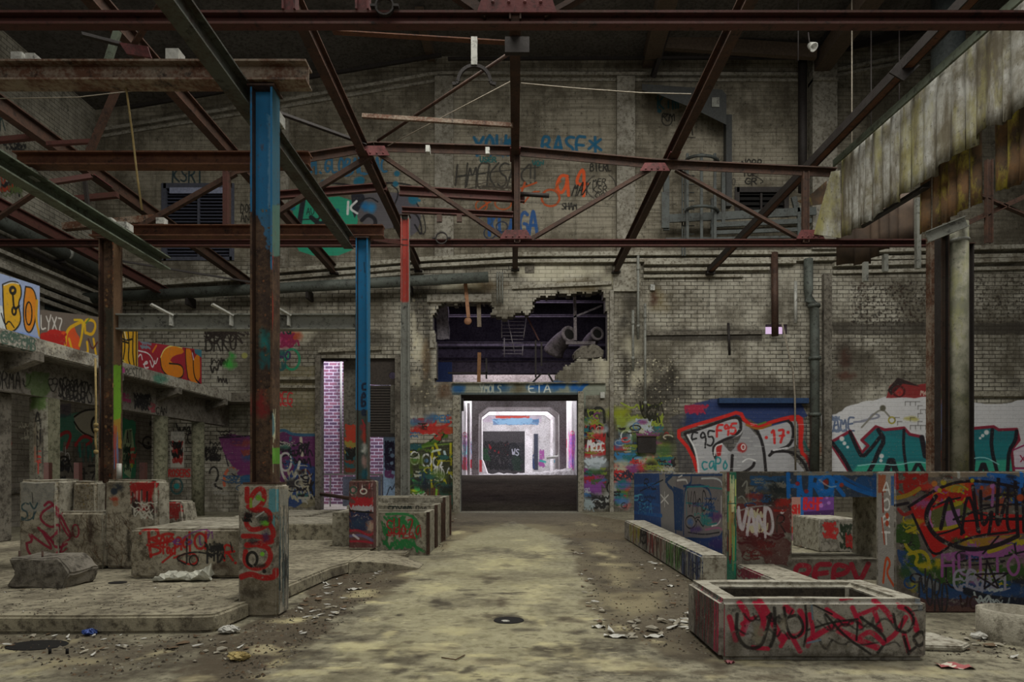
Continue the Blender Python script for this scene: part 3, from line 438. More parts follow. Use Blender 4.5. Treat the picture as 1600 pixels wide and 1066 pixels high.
cw.blot(1272, 700, 10, 16, (104, 56, 30), .8); cw.blot(1268, 722, 8, 20, (22, 20, 30), .8); cw.stroke([(1256, 690), (1262, 706), (1274, 700)], 3, (24, 64, 60)); cw.rect(1121, 624, 1260, 631, (26, 48, 84), alpha=.8, rag=1.5)
# white-washed field with the teal letters
cw.poly([(1284, 650), (1318, 642), (1350, 628), (1378, 620), (1470, 618), (1540, 632), (1660, 622), (1660, 740), (1286, 740)], (150, 150, 156), alpha=.9, rag=6)
cw.poly([(1384, 622), (1390, 604), (1404, 592), (1418, 596), (1432, 602), (1466, 596), (1470, 618), (1430, 622)], (96, 26, 28), rag=3); cw.poly([(1386, 610), (1402, 590), (1428, 600), (1436, 604), (1410, 600), (1392, 618)], (28, 22, 22)); cw.ring(1404, 612, 9, 8, 3, (56, 18, 20)); cw.ring(1405, 614, 4, 4, 2, (120, 34, 32)); cw.text('Mec', 1438, 610, 1456, 618, 1.6, (140, 120, 110)); cw.rect(1508, 612, 1660, 621, (104, 96, 76), alpha=.85, rag=2)
cw.text('SAME', 1290, 652, 1336, 674, 2.4, (62, 72, 92)); cw.scrib(1288, 650, 1330, 676, 5, 2, (78, 88, 106)); cw.stroke([(1334, 660), (1356, 658), (1364, 645), (1378, 652), (1346, 658)], 2.6, (92, 94, 104)); cw.stroke([(1346, 668), (1376, 636), (1390, 652)], 2.4, (90, 88, 82)); cw.dot(1379, 638, 4, (60, 58, 48)); cw.ring(1393, 657, 5, 5, 2, (110, 102, 34)); cw.blot(1424, 655, 12, 4, (120, 114, 44), .7)
for r_ in range(9):
    for c_ in range(12):
        if R.random() < .4: x = 1398+c_*8+(r_ % 2)*4; y = 628+r_*6.2; cw.stroke([(x, y), (x+7, y)], .9, (50, 48, 46), alpha=.7); cw.stroke([(x, y), (x, y+6)], .9, (50, 48, 46), alpha=.7)
OUT = [(1297, 692), (1328, 674), (1346, 708), (1356, 697), (1346, 688), (1368, 667), (1382, 672), (1412, 669), (1421, 679), (1440, 683), (1447, 712), (1453, 677), (1484, 673), (1552, 667), (1560, 672), (1588, 671), (1592, 688), (1580, 703), (1584, 740), (1328, 740)]
cw.poly(OUT, (14, 72, 78)); cw.poly([(1330, 740), (1340, 727), (1400, 722), (1470, 722), (1584, 718), (1584, 740)], (40, 124, 98), alpha=.75, soft=5); cw.poly([(1350, 690), (1380, 680), (1440, 690), (1470, 690), (1580, 690), (1580, 715), (1350, 720)], (18, 88, 92), alpha=.6, soft=6)
cw.stroke(OUT+[OUT[0]], 4, (92, 20, 34), sm=0)
for pts, w in (([(1328, 676), (1338, 700), (1347, 716), (1362, 700), (1374, 684)], 5), ([(1372, 672), (1382, 688), (1372, 706), (1366, 722), (1356, 740)], 6), ([(1412, 672), (1411, 700), (1417, 740)], 4), ([(1440, 684), (1447, 722), (1456, 690)], 7), ([(1425, 740), (1434, 722), (1444, 740)], 5), ([(1384, 740), (1392, 714), (1400, 740)], 8), ([(1515, 690), (1522, 712), (1520, 740)], 4), ([(1550, 672), (1548, 700), (1558, 740)], 5), ([(1530, 740), (1536, 722), (1542, 740)], 6), ([(1588, 674), (1586, 690), (1576, 704), (1574, 735)], 5), ([(1300, 692), (1318, 716), (1330, 740)], 5)): cw.stroke(pts, w, (18, 16, 22), sm=1)
for (x, y, rr) in ((1315, 686, 3.4), (1319, 693, 2.6), (1324, 699, 2), (1377, 713, 3.2), (1376, 720, 2.4), (1462, 690, 2.2), (1462, 697, 2), (1516, 712, 3.4), (1516, 720, 2.6), (1515, 726, 1.8), (1541, 676, 3.4), (1535, 681, 2.4), (1531, 685, 1.8)): cw.dot(x, y, rr, (178, 194, 196))
cw.stroke([(1340, 728), (1372, 724), (1400, 728), (1432, 720), (1470, 730), (1500, 724), (1535, 712), (1560, 726)], 1.6, (96, 140, 140)); cw.poly([(1584, 706), (1600, 698), (1600, 728), (1584, 728)], (150, 140, 150)); cw.stroke([(1582, 704), (1600, 696)], 2, (104, 24, 60)); cw.stroke([(1584, 732), (1600, 732)], 2.5, (104, 24, 60)); cw.text('X', 1594, 712, 1604, 722, 1.6, (110, 26, 50))
# ================================================================== SETTING
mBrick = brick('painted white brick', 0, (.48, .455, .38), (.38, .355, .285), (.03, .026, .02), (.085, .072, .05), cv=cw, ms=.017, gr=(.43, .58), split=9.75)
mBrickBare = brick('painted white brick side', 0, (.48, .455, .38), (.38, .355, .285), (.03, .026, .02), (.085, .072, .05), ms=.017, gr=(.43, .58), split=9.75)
mBrickX = brick('painted white brick left wall', 1, (.36, .34, .28), (.30, .28, .22), (.06, .05, .04), (.09, .08, .06))
mPlaster = concrete('grey plaster', (.34, .32, .27), (.25, .235, .195), (.11, .095, .07))
mPlasterD = concrete('sooty plaster', (.17, .16, .13), (.11, .10, .085), (.05, .045, .035))
mCream = concrete('pale stained plaster', (.44, .42, .35), (.33, .31, .25), (.12, .10, .07))
mConc = concrete('weathered concrete', (.40, .375, .30), (.27, .25, .195), (.085, .072, .05))
mConcD = concrete('dark concrete', (.22, .20, .165), (.14, .125, .10), (.05, .043, .033))
mRoof = concrete('sooty roof boards', (.13, .12, .11), (.10, .09, .083), (.05, .045, .04), bs=.1)
mTimber = flat('dark roof timber', (.13, .095, .07))
# back wall cells
def band(x): return (x-CX)*YW/F
HOLE = [(690, 475), (740, 472), (768, 474), (771, 492), (786, 500), (806, 488), (828, 492), (833, 468), (860, 461), (942, 456), (947, 470), (948, 500), (949, 562), (912, 561), (886, 569), (872, 582), (866, 597), (680, 598), (682, 560), (680, 522), (675, 505), (676, 490)]
def inpoly(x, y, P):
    c = False
    for (a, b), (d, e) in zip(P, P[1:]+P[:1]):
        if (b > y) != (e > y) and x < (d-a)*(y-b)/(e-b)+a: c = not c
    return c
RECT = [(720, 617, 903, 802), (500, 560, 619, 797), (256, 291, 363, 404), (1151, 296, 1229, 336), (1196, 507, 1230, 522)]
xs = sorted(set([-60, 1760]+[r[0] for r in RECT]+[r[2] for r in RECT]+list(range(664, 960, 3)))); ys = sorted(set([-60, 800.0]+[r[1] for r in RECT]+[r[3] for r in RECT]+list(range(450, 606, 3))))
ys = [y for y in ys if y <= 800]
def solid(i, j):
    if i < 0 or j < 0 or i >= len(xs)-1 or j >= len(ys)-1: return False
    x = (xs[i]+xs[i+1])/2; y = (ys[j]+ys[j+1])/2
    for r in RECT:
        if r[0] < x < r[2] and r[1] < y < r[3]: return False
    jx = x+2.2*math.sin(y*.33+x*.11)+1.2*math.sin(y*.9); jy = y+1.8*math.sin(x*.21)+1.5*math.sin(x*.57+1)
    return not (inpoly(jx if 684 < x < 944 else x, jy if y < 590 else y, HOLE))
mb = MB(); TH = .5
for i in range(len(xs)-1):
    for j in range(len(ys)-1):
        if not solid(i, j): continue
        x0, x1, z1, z0 = band(xs[i]), band(xs[i+1]), Zf(ys[j], YW), Zf(ys[j+1], YW)
        if j == len(ys)-2: z0 = 0
        mb.face([(x0, YW, z0), (x1, YW, z0), (x1, YW, z1), (x0, YW, z1)]); mb.face([(x1, YW+TH, z0), (x0, YW+TH, z0), (x0, YW+TH, z1), (x1, YW+TH, z1)], 1)
        if not solid(i-1, j): mb.face([(x0, YW+TH, z0), (x0, YW, z0), (x0, YW, z1), (x0, YW+TH, z1)], 1)
        if not solid(i+1, j): mb.face([(x1, YW, z0), (x1, YW+TH, z0), (x1, YW+TH, z1), (x1, YW, z1)], 1)
        if not solid(i, j-1): mb.face([(x0, YW, z1), (x1, YW, z1), (x1, YW+TH, z1), (x0, YW+TH, z1)], 1)
        if not solid(i, j+1): mb.face([(x0, YW+TH, z0), (x1, YW+TH, z0), (x1, YW, z0), (x0, YW, z0)], 1)
struct(mb.build('wall_back', [mBrickBare, mPlasterD], paints=[(cw, mBrick)], recalc=False))
# left wall
XL = -16.4
cl = Canvas('paint left wall', (XL, 12, 6), (0, 1, 0), (0, 0, 1), 13, 9, 40, 2.4); cl.p(60, 250)
cl.text('R', 0, 166, 10, 206, 2.4, (16, 40, 40)); cl.scrib(0, 215, 45, 235, 8, 2.4, (18, 18, 20)); cl.scrib(0, 260, 36, 310, 9, 3, (20, 20, 22)); cl.scrib(0, 270, 30, 300, 4, 3, (110, 40, 24)); cl.scrib(4, 270, 36, 312, 4, 2, (60, 70, 40)); cl.poly([(0, 428), (12, 432), (14, 444), (0, 446)], (80, 24, 20))
mL = brick('painted brick left wall', 1, (.36, .34, .28), (.30, .28, .22), (.06, .05, .04), (.09, .08, .06), cv=cl)
mb = MB().box((XL-.4, -3, 0), (XL, YW+.5, 19)); struct(mb.build('wall_left', mBrickX, paints=[(cl, mL)]))
# roof boards: three slopes over the rear of the hall
mb = MB(); pr = [(-17.5, Zf(175, YW)-.1), (band(690), Zf(88, YW)), (band(1262), Zf(88, YW)), (24.5, Zf(55, YW)+1.2)]
for (x0, z0), (x1, z1) in zip(pr[:-1], pr[1:]): mb.loft([[(x0, 17, z0), (x1, 17, z1), (x1, 17, z1+.25), (x0, 17, z0+.25)], [(x0, YW+.5, z0), (x1, YW+.5, z1), (x1, YW+.5, z1+.25), (x0, YW+.5, z0+.25)]])
struct(mb.build('ceiling', mRoof))
n_trim = [0]
def trim(m, mb, name='trim', **k):
    n_trim[0] += 1; return struct(mb.build(f'{name}_{n_trim[0]}', m, **k))
# cornices and pilasters on the back wall
def ledge(pts, h, d, m, y0=YW):
    mb = MB()
    for (a, b) in zip(pts[:-1], pts[1:]):
        p, q = W(a[0], a[1], y0), W(b[0], b[1], y0)
        mb.loft([[(p.x, y0-d, p.z-h), (p.x, y0+.02, p.z-h), (p.x, y0+.02, p.z), (p.x, y0-d, p.z)], [(q.x, y0-d, q.z-h), (q.x, y0+.02, q.z-h), (q.x, y0+.02, q.z), (q.x, y0-d, q.z)]])
    return trim(m, mb)
ledge([(150, 205), (440, 158), (672, 117), (690, 115), (1258, 117)], .12, .16, mPlaster); ledge([(1302, 110), (1456, 79)], .12, .16, mPlaster); ledge([(150, 214), (440, 167), (690, 124), (1258, 125)], .1, .08, mPlaster); ledge([(1302, 118), (1456, 88)], .1, .08, mPlaster)
ledge([(1262, 133), (1300, 133)], .12, .5, mPlaster)
for (a, b, y0, y1, d) in ((680, 709, 122, 402, .16), (963, 991, 122, 402, .16), (1262, 1300, 90, 395, .42), (440, 452, 172, 420, .14)):
    mb = MB().box((band(a), YW-d, Zf(y1, YW)), (band(b), YW+.02, Zf(y0, YW))); trim(mPlaster, mb)
for (p, h, d) in (([(430, 424), (668, 405), (805, 398), (1262, 394), (1660, 384)], .16, .30), ([(430, 434), (668, 414), (805, 407), (1262, 404), (1660, 397)], .14, .18), ([(190, 470), (430, 443), (662, 424)], .12, .16), ([(1005, 411), (1240, 409)], .13, .24), ([(1005, 421), (1200, 419)], .12, .18), ([(1005, 431), (1160, 430)], .1, .12), ([(1300, 412), (1660, 403)], .16, .2), ([(1300, 424), (1660, 416)], .12, .12), ([(800, 447), (955, 440)], .14, .1)):
    ledge(p, h, d, mCream)
ledge([(668, 461), (768, 461)], .3, .14, mPlaster); ledge([(706, 598), (946, 598)], .04, .1, mConc)
ledge([(1121, 623), (1260, 623)], .2, .22, flat('blue sprayed ledge', A(26, 42, 66)))
ledge([(430, 590), (494, 590)], .1, .16, mConc); ledge([(430, 603), (494, 603)], .1, .16, mConc); ledge([(498, 546), (597, 542)], .14, .12, mConc); ledge([(1010, 519), (1190, 517)], .14, .06, mConcD); ledge([(1508, 612), (1660, 612)], .2, .12, mConc)
ledge([(820, 407), (835, 407)], .5, .02, mConcD); ledge([(958, 412), (1000, 412)], 1.1, .08, mCream)
for (a, b, y0, y1, d, m) in ((630, 636, 440, 800, .12, mConc), (708, 719, 618, 800, .10, mConc), (903, 912, 612, 800, .10, mConc), (952, 958, 455, 800, .16, mPlaster), (955, 1003, 405, 660, .1, None), (1284, 1296, 430, 740, .2, mConcD), (494, 502, 556, 797, .14, mConcD), (618, 626, 556, 797, .14, mConcD)):
    if m is None: continue
    trim(m, MB().box((band(a), YW-d, Zf(y1, YW)), (band(b), YW+.02, Zf(y0, YW))))
# left wall corbels and small dark window
for (z, d, h) in ((8.15, .3, .18), (7.85, .22, .18), (7.55, .16, .14), (8.6, .18, .12)):
    trim(mPlaster, MB().box((XL-.02, 14, z-h), (XL+d, YW, z)))
# ================================================================== FLOOR
cf = Canvas('paint floor', (-9, 4.2, 0), (1, 0, 0), (0, 1, 0), 18, 21, 52, 3.0); cf.p(800, 900)
DIRT = (46, 40, 31)
cf.poly([(536, 880), (600, 886), (652, 890), (600, 930), (505, 985), (500, 1000), (400, 1066), (395, 1090), (250, 1090), (340, 1000), (350, 990), (455, 950)], DIRT, alpha=.9, rag=16, soft=6, cells=70)
cf.poly([(884, 838), (905, 832), (985, 832), (1000, 850), (1085, 905), (1092, 960), (1125, 1036), (1120, 1050), (985, 1004), (944, 990), (920, 935)], DIRT, alpha=.85, rag=16, soft=8, cells=60)
cf.poly([(915, 845), (955, 850), (975, 885), (985, 920), (955, 915)], (98, 92, 70), alpha=.5, rag=12, soft=14); cf.poly([(945, 930), (1030, 925), (1050, 955), (985, 965), (955, 952)], (104, 98, 74), alpha=.55, rag=12, soft=14); cf.poly([(950, 880), (990, 880), (1010, 905), (960, 910)], (96, 90, 68), alpha=.4, rag=9, soft=12)
cf.poly([(0, 990), (330, 996), (345, 1010), (200, 1040), (150, 1075), (0, 1012)], (52, 46, 37), alpha=.75, rag=20, soft=14); cf.poly([(60, 1066), (260, 1010), (330, 1010), (180, 1085)], (40, 35, 28), alpha=.6, rag=14, soft=12)
cf.poly([(690, 802), (905, 802), (985, 815), (985, 845), (880, 840), (800, 815), (700, 850), (690, 868)], (58, 50, 36), alpha=.7, rag=10, soft=8, cells=80)
cf.poly([(640, 892), (700, 840), (760, 815), (860, 820), (880, 842), (905, 920), (960, 1000), (900, 1090), (420, 1090), (560, 975)], (112, 108, 82), alpha=.38, rag=30, soft=40, cells=30)
for (x, y, rx, ry, a) in ((545, 960, 60, 12, .5), (600, 1030, 40, 8, .45), (650, 1020, 30, 6, .5), (795, 968, 34, 8, .8), (720, 940, 70, 14, .35), (860, 950, 40, 12, .3), (690, 870, 60, 8, .4), (820, 865, 50, 7, .35), (900, 1020, 70, 12, .55), (960, 1010, 70, 12, .55), (870, 1045, 60, 10, .4), (610, 985, 50, 8, .4), (820, 900, 90, 9, .25), (1060, 1030, 60, 12, .4), (1300, 1040, 200, 10, .35), (1520, 1010, 60, 14, .5), (480, 1030, 60, 12, .4), (560, 1060, 70, 12, .35), (620, 962, 10, 3, .9), (640, 925, 8, 3, .8), (735, 930, 10, 2, .8), (770, 905, 12, 2, .7), (880, 968, 10, 3, .7), (760, 860, 40, 5, .5), (750, 818, 60, 5, .5), (520, 1000, 50, 8, .5)):
    cf.fstain(x, y, rx, ry, (30, 26, 20), a)
for (x, y, rx, ry, a) in ((760, 1055, 90, 10, .5), (860, 1010, 50, 8, .5), (560, 1010, 60, 8, .5), (700, 985, 60, 8, .35), (680, 920, 40, 10, .4), (830, 930, 40, 20, .3), (980, 1040, 80, 14, .3), (470, 1050, 50, 8, .4), (100, 1035, 90, 10, .4), (40, 1050, 50, 12, .4), (1400, 1050, 150, 10, .35), (790, 880, 60, 10, .4), (840, 860, 30, 10, .35)):
    cf.fstain(x, y, rx, ry, (140, 134, 100), a*.8)
for _ in range(150):
    x = R.uniform(430, 1000); y = 815+245*R.random(); q = (y-738)/300; cf.fstain(x, y, R.uniform(8, 34)*(q+.3), R.uniform(2, 7)*(q+.3), R.choice([(34, 30, 23), (46, 40, 30), (30, 26, 20), (126, 120, 90)]), R.uniform(.3, .75))
for _ in range(60):
    x = R.uniform(-20, 1600); y = 1000+66*R.random(); cf.fstain(x, y, R.uniform(10, 60), R.uniform(3, 9), R.choice([(34, 30, 23), (46, 40, 30), (120, 114, 88)]), R.uniform(.3, .7))
for _ in range(420):
    x = R.uniform(420, 1000); y = 830+236*R.random()**1.2; cf.stroke([(x, y), (x+R.uniform(3, 16)*(y-738)/250, y+R.uniform(-1, 1))], R.uniform(.6, 2.0)*(y-700)/250, R.choice([(32, 28, 22), (40, 36, 28), (26, 22, 18), (140, 136, 108)]), alpha=.55, soft=.8)
mFloor = concrete('worn concrete floor', (.30, .278, .195), (.205, .188, .132), (.07, .06, .042), cv=cf, bs=.45)
mFloorP = concrete('bare concrete floor', (.30, .278, .195), (.205, .188, .132), (.07, .06, .042), bs=.45)
mPlat = concrete('dusty platform concrete', (.37, .335, .24), (.235, .21, .148), (.07, .058, .042))
mDirtShade = concrete('dark soil and basin shade', (.085, .07, .05), (.06, .05, .036), (.03, .025, .018), sc=2.5, bs=.9)
mb = MB(); mb.face([(-17, -4, 0), (24.5, -4, 0), (24.5, 25.5, 0), (-17, 25.5, 0)]); struct(mb.build('floor', mFloorP, paints=[(cf, mFloor)], recalc=False))
# manhole openings and hole in the platform
def disc(name, label, cat, c, rx, ry, m, rim=None):
    mb = MB(); n = 24; P = [(c.x+rx*math.cos(i*2*math.pi/n), c.y+ry*math.sin(i*2*math.pi/n)) for i in range(n)]
    mb.loft([[(x, y, c.z+.002) for x, y in P], [(x*.97+c.x*.03, y*.97+c.y*.03, c.z+.008) for x, y in P]]); return tag(mb.build(name, m), label, cat)
mVoid = flat('black iron and void dark', (.012, .011, .01), .9)
disc('drain_cover', 'round black drain opening in the floor at the lower left', 'drain', G(58, 1009), .26, .17, mVoid)
disc('drain_cover', 'small dark round drain hole in the raised platform before the red-lettered block', 'drain', G(184, 911, .175), .11, .09, mVoid)
disc('drain_cover', 'flat dark drain plate in the middle of the smooth floor lane', 'drain', G(795, 970), .16, .15, mVoid)
for px, py in ((78, 1022), (105, 1022)):
    p = G(px, py); tag(MB().tube([(p.x, p.y, -.0), (p.x, p.y, .045)], .012, 8).build('iron_stub', mVoid), 'short iron stub beside the round floor drain, '+('left' if px < 90 else 'right')+' one of two', 'metal stub')
# platform
plat = [(-10, 6.15), (-4.2, 6.12), (-3.05, 6.16), (-2.9, 6.2), (-2.86, 6.5), (-2.83, 6.82), (-2.975, 6.82), (-2.975, 7.185), (-2.82, 7.185), (-2.66, 9.3), (-2.54, 9.7), (-2.54, 11.86), (-3.43, 11.88), (-3.43, 13.0), (-10, 13.0)]
mb = MB(); e = Vector; mb.prism(plat, 0, .175)
tag(mb.build('concrete_platform', mPlat, bevel=.025), 'low raised concrete platform with worn edge left of the smooth lane', 'platform')
mb = MB(); ys_ = [9.75, 10.05, 10.4, 10.8, 11.15]; 
rings = []
for k in range(8):
    t = k/7; x = -2.535+t*1.0; z = .175*(1-t**1.7)+.012; y0 = 9.72+.5*t**2+.15*math.sin(t*3); y1 = 11.1-.35*t**2
    rings.append([(x, y0, 0), (x, y1, 0), (x, y1, z), (x, y0, z)])
mb.loft(rings); tag(mb.build('concrete_ramp', mPlat, bevel=.02), 'small rounded concrete tongue sloping from the platform to the lane', 'ramp')
mb = MB().box((-2.5, 11.4, 0), (-1.95, 11.85, .1)); tag(mb.build('concrete_step', mPlat, bevel=.02), 'low concrete kerb stone behind the painted pier at the ramp', 'step')
# low wall and terrace behind the platform
c1 = Canvas('paint low wall', (-3.9, 13.0, 0), (1, 0, 0), (0, 0, 1), 1.6, .6, 90); c1.text('USE', 452, 824, 480, 840, 2.2, (72, 22, 44)); c1.scrib(450, 822, 482, 842, 6, 2, (60, 20, 40))
mb = MB().box((-10, 13.02, 0), (-3.54, 15, .5)); tag(mb.build('concrete_terrace', mConc, bevel=.02, paints=[(c1, concrete('terrace concrete', (.36, .33, .24), (.26, .235, .17), (.08, .07, .05), cv=c1))]), 'long low concrete terrace behind the platform with faint purple tag', 'terrace')
mb = MB().box((-7, 15.9, 0), (-5.25, 18.4, .46)); mb.box((-5.22, 16.2, 0), (-3.7, 18.4, .42)); tag(mb.build('concrete_step', mConc, bevel=.02), 'low concrete step before the sill of the tall doorway', 'step')
# planters with steel corner edges
c2 = Canvas('paint trough', (-3.5, 11.9, 0), (1, 0, 0), (0, 0, 1), 1.9, .9, 110); c2.p(620, 830)
c2.stroke([(600, 820), (606, 840), (600, 850)], 4, (22, 70, 38)); c2.scrib(596, 808, 664, 862, 10, 3, (26, 84, 44)); c2.stroke([(604, 804), (625, 802), (645, 806), (655, 820), (652, 835)], 4, (26, 88, 46)); c2.stroke([(635, 845), (650, 855), (662, 862)], 4, (26, 84, 44)); c2.text('SHoZa', 604, 812, 660, 838, 2, (112, 24, 24)); c2.scrib(604, 826, 658, 842, 4, 1.4, (112, 24, 24))
c2b = Canvas('paint trough rear', (-3.5, 13.12, 0), (1, 0, 0), (0, 0, 1), 1.9, 1.0, 90); c2b.text('cnvem', 606, 788, 645, 797, 2, (24, 30, 26)); c2b.text('zoo', 650, 790, 668, 797, 1.4, BK)
mRust = steel('dark rusty steel', (.09, .05, .035), (.05, .028, .02), .5)
def trough(lab, x0, x1, y0, y1, h, cv=None):
    t = thing('concrete_trough', lab, 'trough', ((x0+x1)/2, (y0+y1)/2, 0)); mb = MB(); a = .1
    mb.box((x0, y0, 0), (x1, y0+a, h)); mb.box((x0, y1-a, 0), (x1, y1, h)); mb.box((x0, y0+a, 0), (x0+a, y1-a, h)); mb.box((x1-a, y0+a, 0), (x1, y1-a, h)); mb.box((x0+a, y0+a, 0), (x1-a, y1-a, h*.6))
    mb.build('body', mConc, t, paints=[(cv, concrete('trough concrete', (.40, .375, .29), (.27, .25, .19), (.085, .072, .05), cv=cv))] if cv else ())
    for y in (y0, y1): 
        MB().beam((x1+.012, y, .02), (x1+.012, y, h+.01), 'L', .06, .06, .012, up=(0, 1, 0)).build('corner_edge', mRust, t)
trough('front concrete trough by the lane with green and red scrawl', -3.4, -1.63, 11.9, 12.95, .8, c2); trough('middle concrete trough of three along the lane, pale rim above the scrawled one', -3.45, -1.63, 13.12, 14.1, .87, c2b); trough('rear concrete trough of three, nearest the dark green mural', -3.5, -1.6, 14.3, 15.6, .98)
# ------------------------------------------------------------------ big concrete blocks on the left
c3 = Canvas('paint stepped block', (-7.1, 9.08, .1), (1, 0, 0), (0, 0, 1), 2.1, 1.4, 120); c3.p(100, 800)
c3.rect(30, 754, 86, 800, (92, 94, 92), alpha=.6, rag=3); MAG = (96, 20, 38)
c3.stroke([(58, 885), (38, 850), (52, 846), (44, 832), (66, 850), (84, 860), (64, 828), (74, 836), (90, 858), (102, 850)], 3.6, MAG, sm=1); c3.stroke([(62, 826), (58, 824), (84, 848)], 3.2, MAG); c3.stroke([(82, 790), (66, 800), (62, 812), (80, 826), (92, 818), (92, 832), (78, 842)], 3.6, MAG); c3.stroke([(70, 790), (78, 782), (92, 800), (110, 838)], 3.6, MAG); c3.stroke([(86, 800), (90, 806), (102, 834), (110, 842), (96, 848), (92, 866), (78, 872), (70, 874)], 2.8, MAG); c3.ring(117, 830, 5, 10, 2.4, MAG); c3.dot(99, 868, 1.6, MAG); c3.stroke([(88, 868), (102, 858)], 2, MAG); c3.text('SY', 32, 786, 62, 812, 2.4, (34, 52, 56)); c3.stroke([(30, 812), (48, 814), (56, 800)], 2, (34, 52, 56)); c3.stroke([(50, 770), (51, 786)], 1.2, (36, 36, 34))
for i in range(60): x = R.uniform(118, 200); y = R.uniform(795, 880); c3.stroke([(x, y), (x+R.uniform(-6, 8), y+R.uniform(4, 14)), (x+R.uniform(-4, 14), y+R.uniform(12, 26))], R.uniform(.5, 1.3), R.choice([(52, 34, 20), (40, 28, 18), (64, 44, 24)]), alpha=.7)
c3.blot(140, 830, 5, 22, (32, 20, 15), .8); c3.blot(112, 835, 5, 12, (40, 22, 16), .7); c3.blot(200, 850, 4, 26, (20, 16, 12), .8); c3.dot(178, 768, 5, (24, 34, 44)); c3.blot(186, 760, 8, 7, (22, 28, 36), .9); c3.blot(178, 780, 6, 4, (120, 44, 26), .9); c3.dot(180, 787, 4, (110, 80, 60)); c3.speck(84, 752, 152, 796, 500, 1.0, [(52, 40, 18), (92, 76, 40), (30, 22, 12)], .8); c3.speck(120, 800, 205, 885, 400, 1, [(44, 34, 22), (110, 100, 78)], .5)
c3.rect(204, 754, 240, 785, (112, 22, 22), alpha=.9, rag=5); c3.scrib(206, 756, 246, 800, 12, 3, (110, 22, 22)); c3.drips(205, 248, 760, 815, 16, 2.4, [(26, 22, 22), (96, 22, 22), (130, 128, 120)]); c3.blot(212, 790, 6, 10, (20, 18, 18), .9); c3.blot(236, 800, 7, 10, (20, 18, 18), .8); c3.scrib(204, 785, 246, 812, 6, 2, (140, 138, 128))
mC3 = concrete('stepped block concrete', (.40, .36, .275), (.29, .26, .195), (.09, .073, .05), cv=c3)
mb = MB(); Y0 = 9.08; x = lambda p: X(p, Y0); z = lambda q: Zf(q, Y0)
mb.box((x(28), Y0, .185), (x(89), Y0+.55, z(750))); mb.box((x(89), Y0+.3, .185), (X(150, Y0+.3), Y0+.55, Zf(752, Y0+.3))); mb.box((x(89), Y0, .185), (x(163), Y0+.3, z(800))); mb.box((X(150, Y0+.3), Y0+.3, .185), (x(163), Y0+.5, z(800)))
mb.box((x(163), Y0-.0, .185), (x(246), Y0+.35, z(750)))
tag(mb.build('concrete_foundation', mConc, bevel=.04, jitter=.012, paints=[(c3, mC3)], subdiv=3), 'tall stepped concrete foundation block with dark red tag on its left end', 'concrete block')
c4 = Canvas('paint long block', (-5.0, 8.26, .1), (1, 0, 0), (0, 0, 1), 1.6, .85, 150); c4.p(280, 860); RD = (124, 20, 18)
c4.stroke([(219, 834), (224, 828), (240, 826), (248, 833), (246, 840), (232, 842), (248, 848), (244, 842)], 4, RD); c4.stroke([(232, 828), (233, 850), (236, 870)], 4.2, RD); c4.stroke([(230, 852), (250, 850), (268, 846)], 3.4, RD); c4.stroke([(235, 854), (250, 856), (252, 864), (236, 868)], 3.6, RD); c4.text('erao', 249, 830, 296, 858, 3.4, RD, fat=.9); c4.stroke([(250, 838), (262, 834), (270, 836)], 4.2, RD); c4.ring(313, 846, 9, 12, 3.6, RD); c4.stroke([(322, 830), (321, 858)], 3.4, RD); c4.stroke([(296, 832), (297, 866)], 3.4, RD); c4.text('iad', 252, 850, 276, 866, 2.8, RD); c4.stroke([(254, 879), (270, 866)], 3, RD); c4.stroke([(272, 872), (300, 862), (312, 876), (300, 884), (280, 876)], 3, RD); c4.text('R', 350, 852, 368, 876, 3.4, RD); c4.stroke([(348, 864), (366, 862)], 3.4, RD); c4.dot(368, 880, 2, RD); c4.text('71', 323, 830, 336, 842, 2, (84, 42, 88)); c4.text('eol', 270, 838, 324, 852, 2, (78, 40, 92)); c4.stroke([(285, 842), (305, 830), (322, 828)], 1.8, (84, 42, 88)); c4.text('1ID', 320, 850, 352, 878, 3, (26, 26, 26), jit=.12); c4.scrib(320, 848, 354, 880, 6, 2.4, (24, 24, 24)); c4.stroke([(290, 882), (272, 872), (300, 862), (330, 866)], 2.4, (24, 24, 24)); c4.stroke([(292, 842), (292, 880)], 2.6, (24, 24, 24)); c4.ring(303, 876, 7, 8, 2, (24, 24, 24)); c4.stroke([(360, 848), (363, 862)], 2, (24, 24, 24)); c4.blot(345, 886, 20, 5, (44, 26, 20), .5); c4.speck(204, 830, 236, 900, 260, 1, [(48, 38, 24), (120, 112, 88)], .6)
mb = MB().box((X(203, 8.26), 8.26, .185), (X(378, 8.26), 10.0, .82)); tag(mb.build('concrete_foundation', mConc, bevel=.03, jitter=.008, subdiv=3, paints=[(c4, concrete('long block concrete', (.41, .37, .28), (.29, .26, .195), (.09, .073, .05), cv=c4))]), 'long low concrete block with red lettering right of the stepped block', 'concrete block')
c5 = Canvas('paint small block', (-6.0, 10.3, .1), (1, 0, 0), (0, 0, 1), 1, 1.1, 90); c5.p(265, 800); c5.scrib(246, 785, 290, 812, 14, 2.4, (112, 36, 34)); c5.text('RA', 258, 792, 280, 806, 2.4, (108, 30, 28))
mb = MB(); Y0 = 10.3; mb.loft([[(X(246, Y0), Y0, .178), (X(293, Y0), Y0, .178), (X(296, Y0), Y0+.5, .178), (X(246, Y0), Y0+.5, .178)], [(X(248, Y0), Y0+.02, Zf(783, Y0)), (X(283, Y0), Y0+.02, Zf(784, Y0)), (X(283, Y0), Y0+.45, Zf(784, Y0)), (X(250, Y0), Y0+.45, Zf(783, Y0))]])
